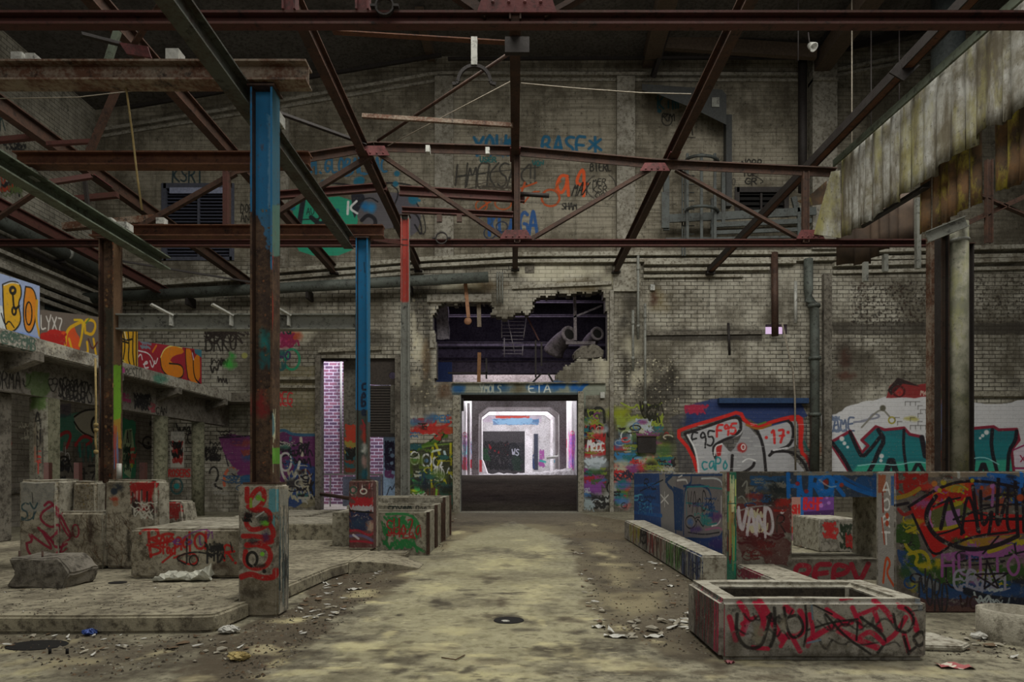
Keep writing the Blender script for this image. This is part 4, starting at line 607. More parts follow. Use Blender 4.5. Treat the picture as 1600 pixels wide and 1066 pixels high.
tag(mb.build('concrete_foundation', mConc, bevel=.03, paints=[(c5, concrete('small block concrete', (.38, .33, .28), (.28, .25, .2), (.09, .073, .05), cv=c5))]), 'small sloping concrete block with red scrawl standing behind the long block', 'concrete block')
mb = MB(); Y0 = 7.55; P = [(6, 880), (52, 874), (90, 872), (104, 905), (100, 918), (40, 922), (12, 905)]
a = [(X(8, Y0), Y0), (X(98, Y0), Y0+.02), (X(104, Y0), Y0+.5), (X(4, Y0), Y0+.55)]
mb.loft([[(p[0], p[1], .17) for p in a], [(p[0]*.985+.0*X(60, Y0), p[1]+.01, .36) for p in a], [((p[0]-X(55, Y0))*.86+X(48, Y0), p[1]+.03, .53) for p in a]])
t = thing('concrete_rubble', 'broken lump of old concrete lying on the platform edge at far left', 'rubble', (X(52, Y0), Y0+.25, .17)); mb.build('lump', mConcD, t, bevel=.02, jitter=.03, subdiv=5)
for px in (30, 66): p = W(px, 876, 7.75); MB().tube([(p.x, p.y, .38), (p.x+.005, p.y, .60)], .012, 8).build('iron_stub', mRust, t)
# ------------------------------------------------------------------ painted piers under the steel columns
cp = Canvas('paint near pier', (-3.0, 6.83, 0), (1, 0, 0), (0, 0, 1), .55, 1.5, 200, 2.2); cp.p(400, 850); RR = (126, 14, 16)
cp.rect(374, 904, 436, 968, (78, 70, 52), alpha=.5, rag=4); cp.rect(420, 764, 436, 800, (62, 112, 120), alpha=.9, rag=2); cp.drips(422, 436, 790, 830, 10, 2, [(62, 112, 120), (90, 120, 122)])
cp.stroke([(386, 764), (386, 790), (400, 764), (412, 764), (414, 784), (396, 800), (388, 792)], 7, RR); cp.stroke([(386, 805), (384, 820), (394, 830), (418, 822), (424, 806), (416, 796), (400, 798)], 7, RR); cp.stroke([(380, 838), (400, 838), (426, 842), (428, 830), (420, 818)], 7, RR); cp.stroke([(386, 852), (404, 850), (424, 846)], 8, RR); cp.stroke([(384, 862), (382, 880), (396, 890), (416, 886), (424, 870), (420, 856), (404, 852)], 7, RR); cp.stroke([(376, 902), (392, 896), (410, 904), (430, 902), (430, 892)], 8, RR); cp.ring(394, 874, 8, 11, 4, BK); cp.blot(412, 812, 11, 10, (30, 34, 30), .9); cp.blot(388, 806, 9, 9, (20, 18, 18), .85); cp.dot(404, 778, 4, (84, 124, 40)); cp.stroke([(404, 778), (412, 782)], 4, (84, 124, 40)); cp.stroke([(392, 780), (392, 792)], 4, (96, 120, 40)); cp.blot(414, 818, 8, 4, (76, 134, 36), .9); cp.dot(410, 866, 3, (96, 150, 40)); cp.blot(416, 838, 6, 8, (52, 34, 66), .8); cp.blot(396, 846, 8, 5, (34, 34, 38), .8); cp.stroke([(400, 808), (412, 800)], 2.4, (130, 134, 130)); cp.blot(406, 884, 10, 4, (30, 28, 24), .8); cp.scrib(378, 800, 396, 816, 5, 1.6, BK); cp.dot(413, 893, 3, BK); cp.blot(395, 928, 20, 8, (36, 30, 22), .7)
cps = Canvas('paint near pier side', (-2.53, 6.83, 0), (0, 1, 0), (0, 0, 1), .4, 1.5, 160); cps.p(444, 850); cps.drips(436, 452, 770, 950, 40, 2.2, [(20, 40, 44), (26, 56, 60), (60, 62, 60), (24, 26, 26), (84, 90, 88), (20, 30, 34)], .95); cps.drips(436, 452, 850, 960, 24, 3, [(16, 34, 38), (22, 26, 26)], .9); cps.rect(437, 764, 450, 790, (92, 92, 86), alpha=.7, rag=2)
mPier = lambda n, cv: concrete(n, (.41, .375, .3), (.30, .27, .21), (.09, .075, .055), cv=cv)
mb = MB().box((-2.96, 6.83, 0), (-2.53, 7.17, 1.42)); tag(mb.build('concrete_pier', mConc, bevel=.025, jitter=.006, subdiv=2, paints=[(cp, mPier('near pier concrete', cp)), (cps, mPier('near pier side concrete', cps))]), 'square concrete pier with fat red lettering under the nearest blue column', 'pier')
cq = Canvas('paint far pier', (-3.1, 11.3, 0), (1, 0, 0), (0, 0, 1), .8, 1.6, 150); cq.p(565, 800)
cq.rect(545, 752, 588, 856, (62, 24, 28), alpha=.85, rag=2); cq.drips(546, 587, 755, 775, 22, 2, [(150, 60, 62), (160, 150, 146), (40, 28, 30)]); cq.ring(552, 766, 5, 5, 2.4, (40, 60, 50)); cq.ring(568, 768, 5, 4, 2, (150, 148, 140)); cq.scrib(546, 778, 586, 798, 14, 2.6, (120, 24, 30)); cq.scrib(546, 790, 586, 815, 14, 2, (124, 120, 124)); cq.scrib(546, 800, 586, 830, 10, 3, (26, 30, 52)); cq.blot(558, 818, 11, 8, (26, 42, 60), .8); cq.blot(579, 822, 6, 9, (128, 110, 96), .9); cq.stroke([(546, 830), (560, 828), (576, 838), (586, 832)], 3.4, (110, 24, 36)); cq.stroke([(546, 838), (566, 836), (584, 846)], 4, (70, 66, 92)); cq.stroke([(546, 846), (570, 846), (586, 850)], 3, (110, 24, 36)); cq.stroke([(552, 836), (560, 842)], 3, (140, 136, 140)); cq.stroke([(546, 798), (586, 802)], 2, BK)
cqs = Canvas('paint far pier side', (-2.46, 11.3, 0), (0, 1, 0), (0, 0, 1), .5, 1.6, 120); cqs.p(585, 800); cqs.rect(575, 745, 592, 860, (56, 24, 26), alpha=.9)
x0, x1 = X(545, 11.3), X(583, 11.3)
mb = MB().box((x0, 11.3, .178), (x1, 11.75, 1.40)); cqs.o.x = x1
tag(mb.build('concrete_pier', mConc, bevel=.02, paints=[(cq, mPier('far pier concrete', cq)), (cqs, mPier('far pier side concrete', cqs))]), 'dark red painted concrete pier under the farther blue column at the ramp', 'pier')
# ------------------------------------------------------------------ RIGHT HAND WALLS
cb_ = Canvas('paint blue wall', (3.08, 16.6, 0), (0, -1, 0), (0, 0, 1), 7.5, 1.6, 110, 2.3); cb_.p(1050, 800); BL = (14, 54, 104); DB = (14, 42, 78); LB = (60, 128, 156)
cb_.rect(982, 740, 1034, 850, (12, 48, 96), rag=1); cb_.poly([(1030, 741), (1060, 742), (1080, 800), (1072, 850), (1034, 850)], (98, 96, 98)); cb_.rect(1056, 741, 1138, 910, (88, 84, 88))
cb_.stroke([(984, 760), (1030, 756)], 4, (20, 74, 128)); cb_.stroke([(984, 800), (1034, 806)], 5, (16, 64, 118)); cb_.stroke([(986, 778), (1030, 790)], 4, (18, 66, 120), alpha=.7); cb_.stroke([(990, 822), (1034, 830)], 4, (14, 40, 72)); cb_.text('RL', 1006, 748, 1028, 764, 2, (14, 20, 30)); cb_.stroke([(1000, 768), (1024, 756), (1036, 750)], 1.8, (14, 20, 30)); cb_.text('Pu', 990, 774, 1014, 788, 2.2, LB); cb_.text('AdrA', 998, 786, 1020, 802, 1.8, LB); cb_.stroke([(992, 776), (1002, 772), (1008, 778), (998, 786)], 2.2, LB); cb_.text('*', 1031, 768, 1050, 796, 2.4, (176, 186, 190), jit=.02)
for pts, w in (([(1040, 742), (1042, 758), (1054, 766), (1054, 800), (1056, 835)], 5), ([(1080, 742), (1080, 757), (1068, 764), (1068, 835)], 5), ([(1040, 743), (1135, 742)], 3.4), ([(1068, 760), (1110, 758), (1112, 800), (1114, 812)], 4), ([(1132, 745), (1133, 780), (1132, 830), (1120, 845), (1070, 842)], 4), ([(1050, 742), (1040, 752)], 6)): cb_.stroke(pts, w, DB)
cb_.poly([(1052, 760), (1068, 766), (1066, 830), (1054, 828)], DB); cb_.stroke([(1058, 751), (1072, 749), (1074, 755)], 3, (170, 174, 176)); cb_.stroke([(1096, 748), (1118, 747), (1127, 752), (1128, 758)], 2.6, (150, 156, 160)); cb_.stroke([(1127, 776), (1127, 810), (1122, 820), (1112, 822)], 2.4, (170, 176, 180)); cb_.stroke([(1072, 786), (1092, 788), (1100, 796), (1122, 800)], 2.4, (20, 90, 96)); cb_.stroke([(1073, 762), (1072, 790), (1073, 806)], 2, (24, 96, 104)); cb_.stroke([(1073, 761), (1108, 760)], 2.2, (24, 96, 104)); cb_.stroke([(1098, 800), (1100, 822), (1120, 818)], 2.4, (20, 96, 92)); cb_.stroke([(1108, 762), (1130, 764)], 1.8, (20, 96, 96)); cb_.text('VAnDa', 1074, 768, 1114, 800, 2.4, (14, 14, 18), jit=.08); cb_.ring(1079, 816, 8, 10, 2, (14, 16, 24)); cb_.blot(1079, 816, 5, 6, (46, 76, 120), .9); cb_.text('N', 1088, 806, 1104, 828, 2, (14, 16, 24)); cb_.blot(1118, 808, 9, 9, (62, 34, 82), .9); cb_.dot(1106, 817, 2.5, (140, 90, 40)); cb_.stroke([(1102, 828), (1122, 824), (1128, 828)], 3, (120, 74, 100)); cb_.stroke([(1075, 832), (1100, 836), (1124, 832)], 1.8, (16, 16, 24)); cb_.poly([(1080, 845), (1140, 835), (1140, 880), (1110, 870)], (22, 46, 92), alpha=.9); cb_.blot(1120, 850, 14, 9, (50, 32, 84), .7); cb_.stroke([(1066, 743), (1060, 746)], 2, W_); cb_.chaos(1076, 765, 1130, 840, 9, [(14, 16, 24), (20, 90, 92), (50, 34, 84), (14, 46, 90)], .7); cb_.chaos(988, 744, 1034, 812, 8, [(14, 30, 60), (20, 76, 130), (16, 60, 110)], .8); cb_.dot(1122, 782, 1.2, BK); cb_.text('onc', 1084, 800, 1100, 806, 1.2, (20, 96, 92))
mRw = lambda n, cv: concrete(n, (.37, .35, .31), (.28, .26, .22), (.09, .08, .065), cv=cv)
mb = MB().box((3.08, 9.35, 0), (3.5, 16.6, 1.54)); tag(mb.build('concrete_wall', mConc, bevel=.02, paints=[(cb_, mRw('blue wall concrete', cb_))]), 'chest-high wall with blue and silver letters behind the sloping low ledge', 'low wall')
# corner post with drips
cg = Canvas('paint corner post', (3.04, 9.19, 0), (1, 0, 0), (0, 0, 1), .3, 1.7, 160); cg.p(1143, 800); cg.rect(1130, 738, 1160, 910, (20, 78, 62), alpha=.9); cg.drips(1136, 1152, 740, 905, 46, 1.6, [(16, 90, 74), (150, 150, 90), (120, 120, 60), (16, 50, 44), (24, 104, 80), (84, 26, 26)], .95); cg.drips(1141, 1147, 742, 800, 8, 1.6, [(170, 168, 120)], .9); cg.stroke([(1136, 787), (1150, 787)], 1.4, (14, 60, 48)); cg.rect(1130, 738, 1140, 768, (96, 26, 30), alpha=.8, rag=2)
mb = MB().box((3.02, 9.19, 0), (3.18, 9.34, 1.56)); tag(mb.build('corner_post', mConc, bevel=.012, paints=[(cg, mRw('corner post concrete', cg))]), 'slim corner post with dripping green and yellow paint beside the blue wall', 'post')
# wall with the square opening
cv_ = Canvas('paint opening wall', (3.15, 9.2, 0), (1, 0, 0), (0, 0, 1), 2.3, 1.6, 150, 2.2); cv_.p(1200, 800)
cv_.rect(1150, 738, 1380, 910, (60, 52, 44), alpha=.4, rag=6); cv_.rect(1150, 738, 1236, 778, (44, 44, 42), alpha=.85, rag=4); cv_.poly([(1150, 788), (1236, 780), (1236, 832), (1150, 840)], (72, 22, 24), alpha=.85, rag=5); cv_.poly([(1150, 838), (1220, 836), (1236, 850), (1230, 885), (1196, 880), (1180, 850), (1160, 870)], (62, 20, 22), alpha=.7, rag=6); cv_.rect(1172, 744, 1236, 758, (18, 58, 96), alpha=.8, rag=4); cv_.stroke([(1160, 760), (1168, 748), (1166, 772)], 2, (104, 104, 98)); cv_.text('15', 1164, 762, 1192, 782, 2.6, (92, 90, 82)); cv_.stroke([(1154, 778), (1160, 774), (1168, 788)], 2, (100, 100, 96)); cv_.dot(1206, 777, 3, (110, 116, 110)); cv_.blot(1220, 766, 14, 14, (20, 26, 28), .9); cv_.stroke([(1156, 798), (1175, 792), (1205, 790)], 2, (110, 108, 104)); cv_.text('VAND', 1152, 794, 1210, 838, 4, (136, 130, 136), jit=.1, fat=.95); cv_.scrib(1165, 796, 1205, 835, 6, 2.2, (150, 144, 120)); cv_.scrib(1156, 830, 1240, 850, 6, 3, (58, 18, 22)); cv_.text('R', 1214, 804, 1230, 832, 2, (30, 18, 20)); cv_.dot(1222, 800, 3, (150, 150, 150)); cv_.scrib(1205, 780, 1238, 800, 6, 3, (110, 28, 24)); cv_.blot(1212, 820, 10, 12, (64, 54, 48), .7)
cv_.rect(1228, 738, 1376, 777, (24, 38, 56), alpha=.9, rag=2); cv_.text('HUROR', 1232, 742, 1318, 775, 5.6, (14, 78, 140), jit=.07, fat=.95); cv_.stroke([(1304, 746), (1340, 766), (1368, 774)], 6, (14, 74, 134)); cv_.stroke([(1316, 745), (1345, 760), (1372, 770)], 4, (12, 60, 110)); cv_.ring(1290, 756, 12, 12, 5, (16, 84, 150)); cv_.dot(1290, 754, 4, (110, 34, 30)); cv_.dot(1246, 756, 3, (110, 30, 40)); cv_.dot(1260, 768, 3, (104, 30, 40)); cv_.dot(1315, 758, 3, (120, 44, 34)); cv_.rect(1338, 745, 1372, 768, (14, 62, 112), alpha=.6, rag=4); cv_.stroke([(1280, 750), (1296, 762), (1306, 760)], 2, W_, alpha=.5); cv_.rect(1240, 738, 1378, 743, (110, 100, 84), alpha=.8, rag=1.5)
cv_.chaos(1152, 742, 1236, 800, 14, [(22, 26, 28), (90, 88, 80), (96, 26, 26), (20, 50, 84)], .8); cv_.text('VAND', 1154, 796, 1210, 836, 3.4, (150, 144, 148), jit=.1, fat=.95); cv_.chaos(1152, 835, 1236, 880, 10, [(60, 20, 22), (54, 46, 40), (72, 24, 24)], .9); cv_.text('PEPV', 1243, 882, 1360, 912, 7, (122, 22, 40), fat=.85); cv_.blot(1360, 870, 12, 10, (22, 18, 15), .8); cv_.rect(1364, 740, 1380, 800, (16, 52, 96), alpha=.6, rag=4)
mV = mRw('opening wall concrete', cv_)
mb = MB(); Y0 = 9.2; Y1 = 9.95; xa, xb, xc, xd = 3.18, X(1237, Y0), X(1375, Y0), X(1378, Y0)+.25
for (x0, x1, z0, z1) in ((xa, xb, 0, 1.56), (xb, xc, 0, .3), (xb, xc, Zf(777, Y0), 1.56), (xc, xd, 0, 1.56)): mb.box((x0, Y0, z0), (x1, Y1, z1))
tag(mb.build('concrete_wall', mConc, paints=[(cv_, mV)]), 'dark painted wall pierced by a square opening under blue bubble letters', 'low wall')
mb = MB().prism([(3.18, 9.19), (3.18, 6.35), (3.72, 6.35), (3.72, 9.19)], 0, .23); cz = Canvas('paint low step', (3.18, 9.2, 0), (0, -1, 0), (0, 0, 1), 3, .3, 90); cz.p(1170, 890); cz.scrib(1150, 888, 1196, 905, 14, 3, (84, 24, 40)); cz.drips(1150, 1196, 884, 905, 20, 2, [(70, 26, 36), (60, 60, 40)])
tag(mb.build('concrete_kerb', mConc, bevel=.02, paints=[(cz, mRw('low kerb concrete', cz))]), 'low concrete kerb running from the corner post to the planter box', 'kerb')
# sloping ledge
cd_ = Canvas('paint ledge', (2.55, 15.2, 0), (0, -1, 0), (0, 0, 1), 7.1, .5, 120); cd_.p(1040, 860)
for (x0, x1, cols, n) in ((984, 1002, [(92, 88, 30), (80, 40, 26), (110, 104, 60)], 26), (1000, 1014, [(18, 18, 18), (30, 26, 24)], 30), (1012, 1028, [(96, 30, 32), (60, 26, 26), (110, 106, 96)], 24), (1022, 1048, [(28, 24, 20), (64, 30, 26), (100, 96, 84)], 40), (1044, 1075, [(34, 66, 26), (22, 26, 18), (44, 88, 30), (60, 66, 40)], 60), (1070, 1110, [(34, 44, 74), (26, 30, 50), (90, 92, 90), (46, 60, 90), (24, 24, 26)], 70)):
    cd_.drips(x0, x1, 812+(x0-985)*.42, 842+(x1-985)*.62, int(n*1.5), 4.2, cols, .95)
cd_.text('8', 1002, 825, 1014, 850, 3, BK); cd_.ring(1007, 830, 5, 7, 2.4, BK); cd_.ring(1008, 842, 5, 7, 2.4, BK); cd_.text('RR', 1086, 878, 1106, 900, 2, (24, 30, 50))
mb = MB().prism([(2.55, 14.95), (2.50, 8.6), (2.85, 8.6), (3.04, 14.95)], 0, .43); tag(mb.build('concrete_ledge', mCream, bevel=.025, paints=[(cd_, mRw('ledge concrete', cd_))]), 'long sitting-height concrete ledge with coloured drips below the blue wall', 'ledge')
# big red wall
cr = Canvas('paint red wall', (X(1392, 7.05), 7.05, 0), (1, 0, 0), (0, 0, 1), 1.95, 1.6, 190, 2.0); cr.p(1500, 850); RE = (140, 16, 16); K_ = (18, 12, 20); PK = (112, 62, 110); YE = (128, 116, 22); GN = (34, 58, 22); ORG = (130, 48, 20)
cr.rect(1400, 738, 1660, 960, (58, 50, 46), alpha=.75, rag=3); cr.poly([(1400, 820), (1430, 810), (1440, 870), (1520, 895), (1660, 870), (1660, 920), (1470, 925), (1420, 880)], GN, alpha=.95, rag=4); cr.poly([(1402, 860), (1420, 862), (1434, 890), (1470, 912), (1660, 905), (1660, 955), (1450, 945), (1412, 905)], (22, 50, 88), alpha=.9, rag=4); cr.poly([(1415, 880), (1440, 900), (1470, 912), (1462, 925), (1430, 905)], (84, 86, 88), rag=4); cr.rect(1400, 935, 1660, 958, (64, 36, 32), alpha=.75, rag=5); cr.poly([(1512, 744), (1570, 740), (1660, 740), (1660, 800), (1530, 780)], (20, 62, 120), alpha=.95, rag=3); cr.rect(1418, 738, 1660, 746, (110, 98, 82), alpha=.8, rag=2)
cr.poly([(1422, 792), (1460, 766), (1500, 754), (1520, 750), (1530, 800), (1600, 805), (1660, 790), (1660, 830), (1580, 835), (1520, 840), (1490, 852), (1458, 872), (1440, 835)], RE); cr.poly([(1452, 800), (1475, 790), (1500, 782), (1520, 800), (1490, 824), (1460, 832)], (66, 74, 40)); cr.poly([(1474, 800), (1500, 795), (1500, 820), (1480, 824)], (120, 80, 126)); cr.stroke([(1452, 800), (1450, 815), (1455, 822)], 6, (130, 84, 128)); cr.poly([(1490, 845), (1560, 838), (1600, 836), (1570, 856), (1510, 858)], (120, 88, 28), rag=2); cr.poly([(1470, 866), (1520, 858), (1600, 842), (1600, 860), (1540, 874), (1480, 876)], PK, rag=3); cr.stroke([(1545, 862), (1560, 858), (1580, 848), (1590, 846)], 6, YE); cr.stroke([(1510, 840), (1520, 852)], 5, YE); cr.stroke([(1456, 828), (1480, 826), (1496, 822)], 5, YE); cr.stroke([(1488, 790), (1500, 786)], 6, YE)
cr.chaos(1404, 742, 1640, 800, 22, [(120, 24, 20), (20, 62, 120), YE, PK, (24, 20, 26), ORG], 1.0); cr.chaos(1470, 835, 1640, 930, 26, [GN, PK, YE, (24, 20, 26), (84, 84, 92), (20, 44, 80)], 1.1); cr.chaos(1402, 800, 1450, 930, 12, [GN, (24, 20, 26), YE, (22, 50, 88), (84, 80, 76)], 1.0)
for pts, w in (([(1420, 792), (1460, 766), (1496, 752), (1540, 752), (1590, 762)], 4), ([(1420, 792), (1440, 835), (1458, 872), (1486, 852), (1520, 838), (1575, 832)], 3.4), ([(1462, 776), (1446, 800), (1450, 824), (1470, 846), (1510, 860), (1550, 856), (1590, 838)], 6), ([(1458, 792), (1480, 782), (1500, 778)], 2.6), ([(1462, 836), (1480, 832), (1500, 824)], 2.4), ([(1470, 826), (1482, 770), (1490, 800), (1505, 832)], 5), ([(1490, 812), (1520, 800), (1560, 790)], 3), ([(1502, 835), (1512, 760), (1530, 832)], 4), ([(1520, 760), (1528, 830)], 5), ([(1532, 768), (1534, 832), (1552, 790), (1545, 834)], 4.5), ([(1560, 745), (1556, 836), (1572, 780)], 5), ([(1575, 762), (1572, 832), (1590, 828)], 4), ([(1586, 746), (1590, 835)], 5), ([(1598, 760), (1600, 830)], 5), ([(1500, 815), (1660, 806)], 2.4), ([(1530, 790), (1600, 788)], 3), ([(1540, 780), (1560, 772), (1590, 776)], 4), ([(1520, 800), (1570, 812), (1600, 812)], 3), ([(1505, 876), (1560, 872), (1600, 862)], 2.4), ([(1560, 838), (1530, 872)], 2.4), ([(1585, 850), (1588, 872)], 2.4), ([(1476, 880), (1510, 884), (1560, 880)], 2.4), ([(1478, 880), (1478, 920), (1520, 920)], 2.4)): cr.stroke(pts, w, K_)
cr.text('HC', 1402, 742, 1440, 764, 4.5, (120, 22, 20)); cr.scrib(1405, 742, 1452, 775, 8, 4, (116, 24, 20)); cr.blot(1448, 760, 12, 8, (134, 40, 30), .9); cr.dot(1460, 756, 4, (146, 90, 40)); cr.dot(1464, 764, 4, (130, 80, 120)); cr.dot(1474, 754, 4, YE); cr.dot(1519, 751, 3, YE); cr.dot(1534, 762, 2.5, ORG); cr.dot(1468, 766, 3, YE); cr.stroke([(1402, 778), (1420, 774), (1436, 764)], 6, (120, 96, 26)); cr.stroke([(1404, 796), (1412, 806), (1424, 800)], 5, (110, 26, 26)); cr.stroke([(1430, 826), (1414, 832), (1412, 842), (1418, 860), (1436, 868), (1428, 884), (1450, 886)], 4.5, YE); cr.stroke([(1420, 866), (1440, 860), (1450, 870), (1452, 884)], 5, YE); cr.blot(1446, 885, 12, 6, YE, .95); cr.blot(1466, 880, 5, 8, YE, .9); cr.stroke([(1400, 790), (1420, 786)], 4, K_); cr.poly([(1400, 826), (1425, 836), (1420, 850), (1400, 848)], GN); cr.text('HUTTO', 1472, 868, 1600, 900, 4, PK, fat=.7); cr.text('EBAM', 1490, 892, 1576, 922, 3.6, (116, 112, 126), jit=.08); cr.scrib(1490, 890, 1580, 925, 8, 2, (110, 110, 124)); cr.stroke([(1538, 920), (1542, 876), (1560, 920), (1524, 898), (1574, 896), (1538, 920)], 2.4, K_, sm=0); cr.stroke([(1510, 924), (1540, 935), (1580, 940)], 10, (20, 22, 30)); cr.scrib(1520, 920, 1590, 950, 8, 2.2, (130, 138, 138)); cr.text('NORD', 1436, 892, 1484, 940, 2.6, (34, 32, 34), rise=26); cr.text('WC', 1500, 932, 1530, 952, 2.6, (40, 24, 24)); cr.blot(1590, 940, 14, 10, (14, 20, 34), .9); cr.stroke([(1552, 758), (1550, 790)], 4, PK); cr.dot(1550, 760, 3, (130, 80, 130)); cr.stroke([(1545, 742), (1580, 745), (1600, 752)], 6, (22, 76, 140)); cr.dot(1594, 778, 5, ORG); cr.stroke([(1596, 740), (1596, 760)], 5, (24, 84, 150)); cr.blot(1580, 746, 8, 4, (26, 22, 30), .8); cr.blot(1478, 745, 10, 5, (40, 38, 34), .8); cr.stroke([(1498, 736), (1498, 746)], 4, (130, 130, 126))
ce = Canvas('paint red wall end', (X(1398, 7.05), 7.42, 0), (0, -1, 0), (0, 0, 1), .37, 1.6, 190); ce.p(1390, 820); ce.rect(1372, 736, 1402, 960, (104, 102, 100), alpha=.9, rag=1); ce.rect(1372, 742, 1384, 770, (110, 50, 26), alpha=.8, rag=2); ce.rect(1392, 744, 1400, 790, (24, 60, 110), alpha=.8, rag=1)
for i, ch in enumerate('AORT'): ce.text(ch, 1379, 754+i*26, 1390, 772+i*26, 3, (176, 180, 186), fat=1)
for (y) in (806, 818): ce.dot(1386, y, 4, (120, 40, 20))
ce.stroke([(1380, 910), (1384, 868), (1392, 880), (1384, 895), (1396, 915)], 4.5, (130, 46, 18)); ce.stroke([(1378, 810), (1382, 850)], 3, (120, 46, 26)); ce.stroke([(1379, 770), (1380, 800)], 4, (96, 34, 26))
mRed = mRw('red wall concrete', cr)
mb = MB().box((X(1398, 7.05), 7.05, 0), (9.5, 7.42, 1.56)); tag(mb.build('concrete_wall', mConc, bevel=.015, paints=[(cr, mRed), (ce, mRw('red wall end concrete', ce))]), 'big chest-high wall with a red and black mural at the right edge', 'low wall')
# planter box in the foreground
ck = Canvas('paint planter', (1.68, 5.25, 0), (1, 0, 0), (0, 0, 1), 1.75, .55, 260, 2.1); ck.p(1280, 980); PR = (140, 16, 46)
for pts, w in (([(1140, 965), (1150, 1000)], 8), ([(1158, 945), (1170, 965), (1160, 990)], 9), ([(1190, 942), (1214, 985), (1222, 1000)], 9), ([(1176, 1012), (1200, 1014)], 6), ([(1228, 950), (1236, 956)], 10), ([(1250, 955), (1262, 975), (1250, 995), (1225, 995)], 8), ([(1232, 990), (1220, 1010)], 6), ([(1240, 1000), (1250, 1018)], 7), ([(1292, 953), (1325, 975)], 7), ([(1262, 1002), (1300, 978), (1330, 972)], 8), ([(1310, 985), (1340, 1000), (1370, 1012)], 9), ([(1332, 950), (1345, 980)], 7), ([(1370, 940), (1385, 955), (1395, 970)], 8), ([(1340, 962), (1370, 950)], 6), ([(1366, 955), (1376, 985)], 7), ([(1406, 948), (1424, 955), (1432, 985)], 8), ([(1415, 965), (1400, 990), (1385, 1002)], 7), ([(1412, 990), (1420, 1018)], 7), ([(1160, 975), (1180, 965)], 6), ([(1318, 938), (1335, 936)], 5)): ck.stroke(pts, w, PR, soft=.5)
for pts, w in (([(1152, 960), (1150, 990), (1165, 1014), (1190, 1012), (1198, 985), (1205, 960)], 5), ([(1210, 950), (1212, 990), (1204, 1010)], 5), ([(1225, 950), (1230, 985), (1240, 1000), (1258, 985), (1248, 960), (1232, 965)], 4), ([(1258, 945), (1262, 980), (1256, 1010)], 3.4), ([(1262, 985), (1300, 972), (1340, 968)], 3), ([(1290, 960), (1320, 995), (1360, 1022)], 3.4), ([(1280, 1000), (1290, 1018), (1300, 1000)], 3.4), ([(1340, 972), (1338, 1000)], 3), ([(1345, 965), (1372, 985), (1386, 1000), (1372, 1020)], 4), ([(1396, 960), (1400, 985), (1420, 990), (1430, 965), (1415, 950)], 4), ([(1412, 995), (1420, 1022)], 4), ([(1428, 995), (1440, 985), (1448, 1000), (1435, 1012), (1428, 1000)], 5), ([(1430, 1012), (1420, 1020)], 4), ([(1425, 955), (1448, 952)], 2), ([(1270, 945), (1300, 960)], 2.4)): ck.stroke(pts, w, (22, 20, 20), soft=.7, alpha=.9)
ck.scrib(1150, 950, 1250, 1015, 3, 2.6, (24, 22, 22), soft=.9, alpha=.7); ck.scrib(1260, 955, 1430, 1015, 3, 2.4, (24, 22, 22), soft=.9, alpha=.7); ck.stroke([(1182, 945), (1196, 970), (1188, 990)], 8, PR, soft=.5); ck.stroke([(1265, 960), (1272, 990), (1262, 1010)], 6, PR, soft=.5); ck.stroke([(1345, 995), (1360, 985), (1380, 1005)], 7, PR, soft=.5)
ck.blot(1185, 990, 10, 14, (104, 98, 82), .9); ck.blot(1170, 985, 6, 12, (120, 120, 120), .6); ck.blot(1225, 975, 6, 12, (110, 104, 90), .7); ck.blot(1290, 1010, 40, 8, (80, 76, 66), .5); ck.blot(1300, 1025, 90, 5, (44, 38, 28), .6); ck.blot(1145, 1010, 14, 18, (70, 66, 54), .5); ck.rect(1434, 935, 1442, 955, (88, 96, 104), alpha=.6, rag=2); ck.stroke([(1268, 945), (1270, 968)], 2.6, (80, 96, 108)); ck.stroke([(1262, 1005), (1282, 1000)], 3, (90, 104, 118)); ck.speck(1126, 940, 1450, 1030, 350, 1.3, [(40, 36, 28), (120, 112, 92)], .6)
ckl = Canvas('paint planter side', (1.68, 6.25, 0), (0, -1, 0), (0, 0, 1), 1.0, .55, 220); ckl.p(1105, 960); ckl.rect(1084, 905, 1130, 1040, (40, 30, 28), alpha=.7, rag=2); ckl.drips(1087, 1126, 915, 1020, 90, 2.2, [(96, 22, 34), (26, 22, 22), (110, 24, 44), (34, 66, 60), (60, 26, 26), (84, 80, 70), (30, 44, 44)], .9); ckl.drips(1116, 1126, 935, 1030, 20, 2.6, [(136, 26, 58)], .9)
t = thing('concrete_planter', 'hollow rectangular concrete basin with pink and black lettering in the right foreground', 'planter', (2.54, 5.75, 0)); mb = MB(); a, b, y0, y1, h, w1 = 1.68, 3.39, 5.25, 6.25, .505, .2
ins = .02
outer = [(a, y0), (b, y0), (b, y1), (a, y1)]; inner = [(a+w1, y0+w1*.75), (b-w1*1.2, y0+w1*.75), (b-w1*1.2, y1-w1), (a+w1, y1-w1)]
mb.loft([[(x, y, 0) for x, y in outer], [(x, y, h) for x, y in outer], [(x, y, h) for x, y in inner], [(x, y, .12) for x, y in inner]], cap=True)
mb.build('basin', mCream, t, bevel=.04, jitter=.006, subdiv=2, paints=[(ck, mRw('planter concrete', ck)), (ckl, mRw('planter side concrete', ckl))])
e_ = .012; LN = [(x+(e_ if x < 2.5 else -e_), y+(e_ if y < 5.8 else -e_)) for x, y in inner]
lb = MB(); lb.loft([[(x, y, .14) for x, y in LN], [(x, y, h-.05) for x, y in LN]], cap=False); lb.build('shade_lining', mDirtShade, t, recalc=False)  # added dark sheet: mostly the basin's inner shade, some moss, put into colour
mb = MB().box((a+w1+.02, y0+.17, .13), (b-w1*1.2-.02, y1-w1-.02, .30)); mb.build('soil', mDirtShade, t, jitter=.03, subdiv=5)
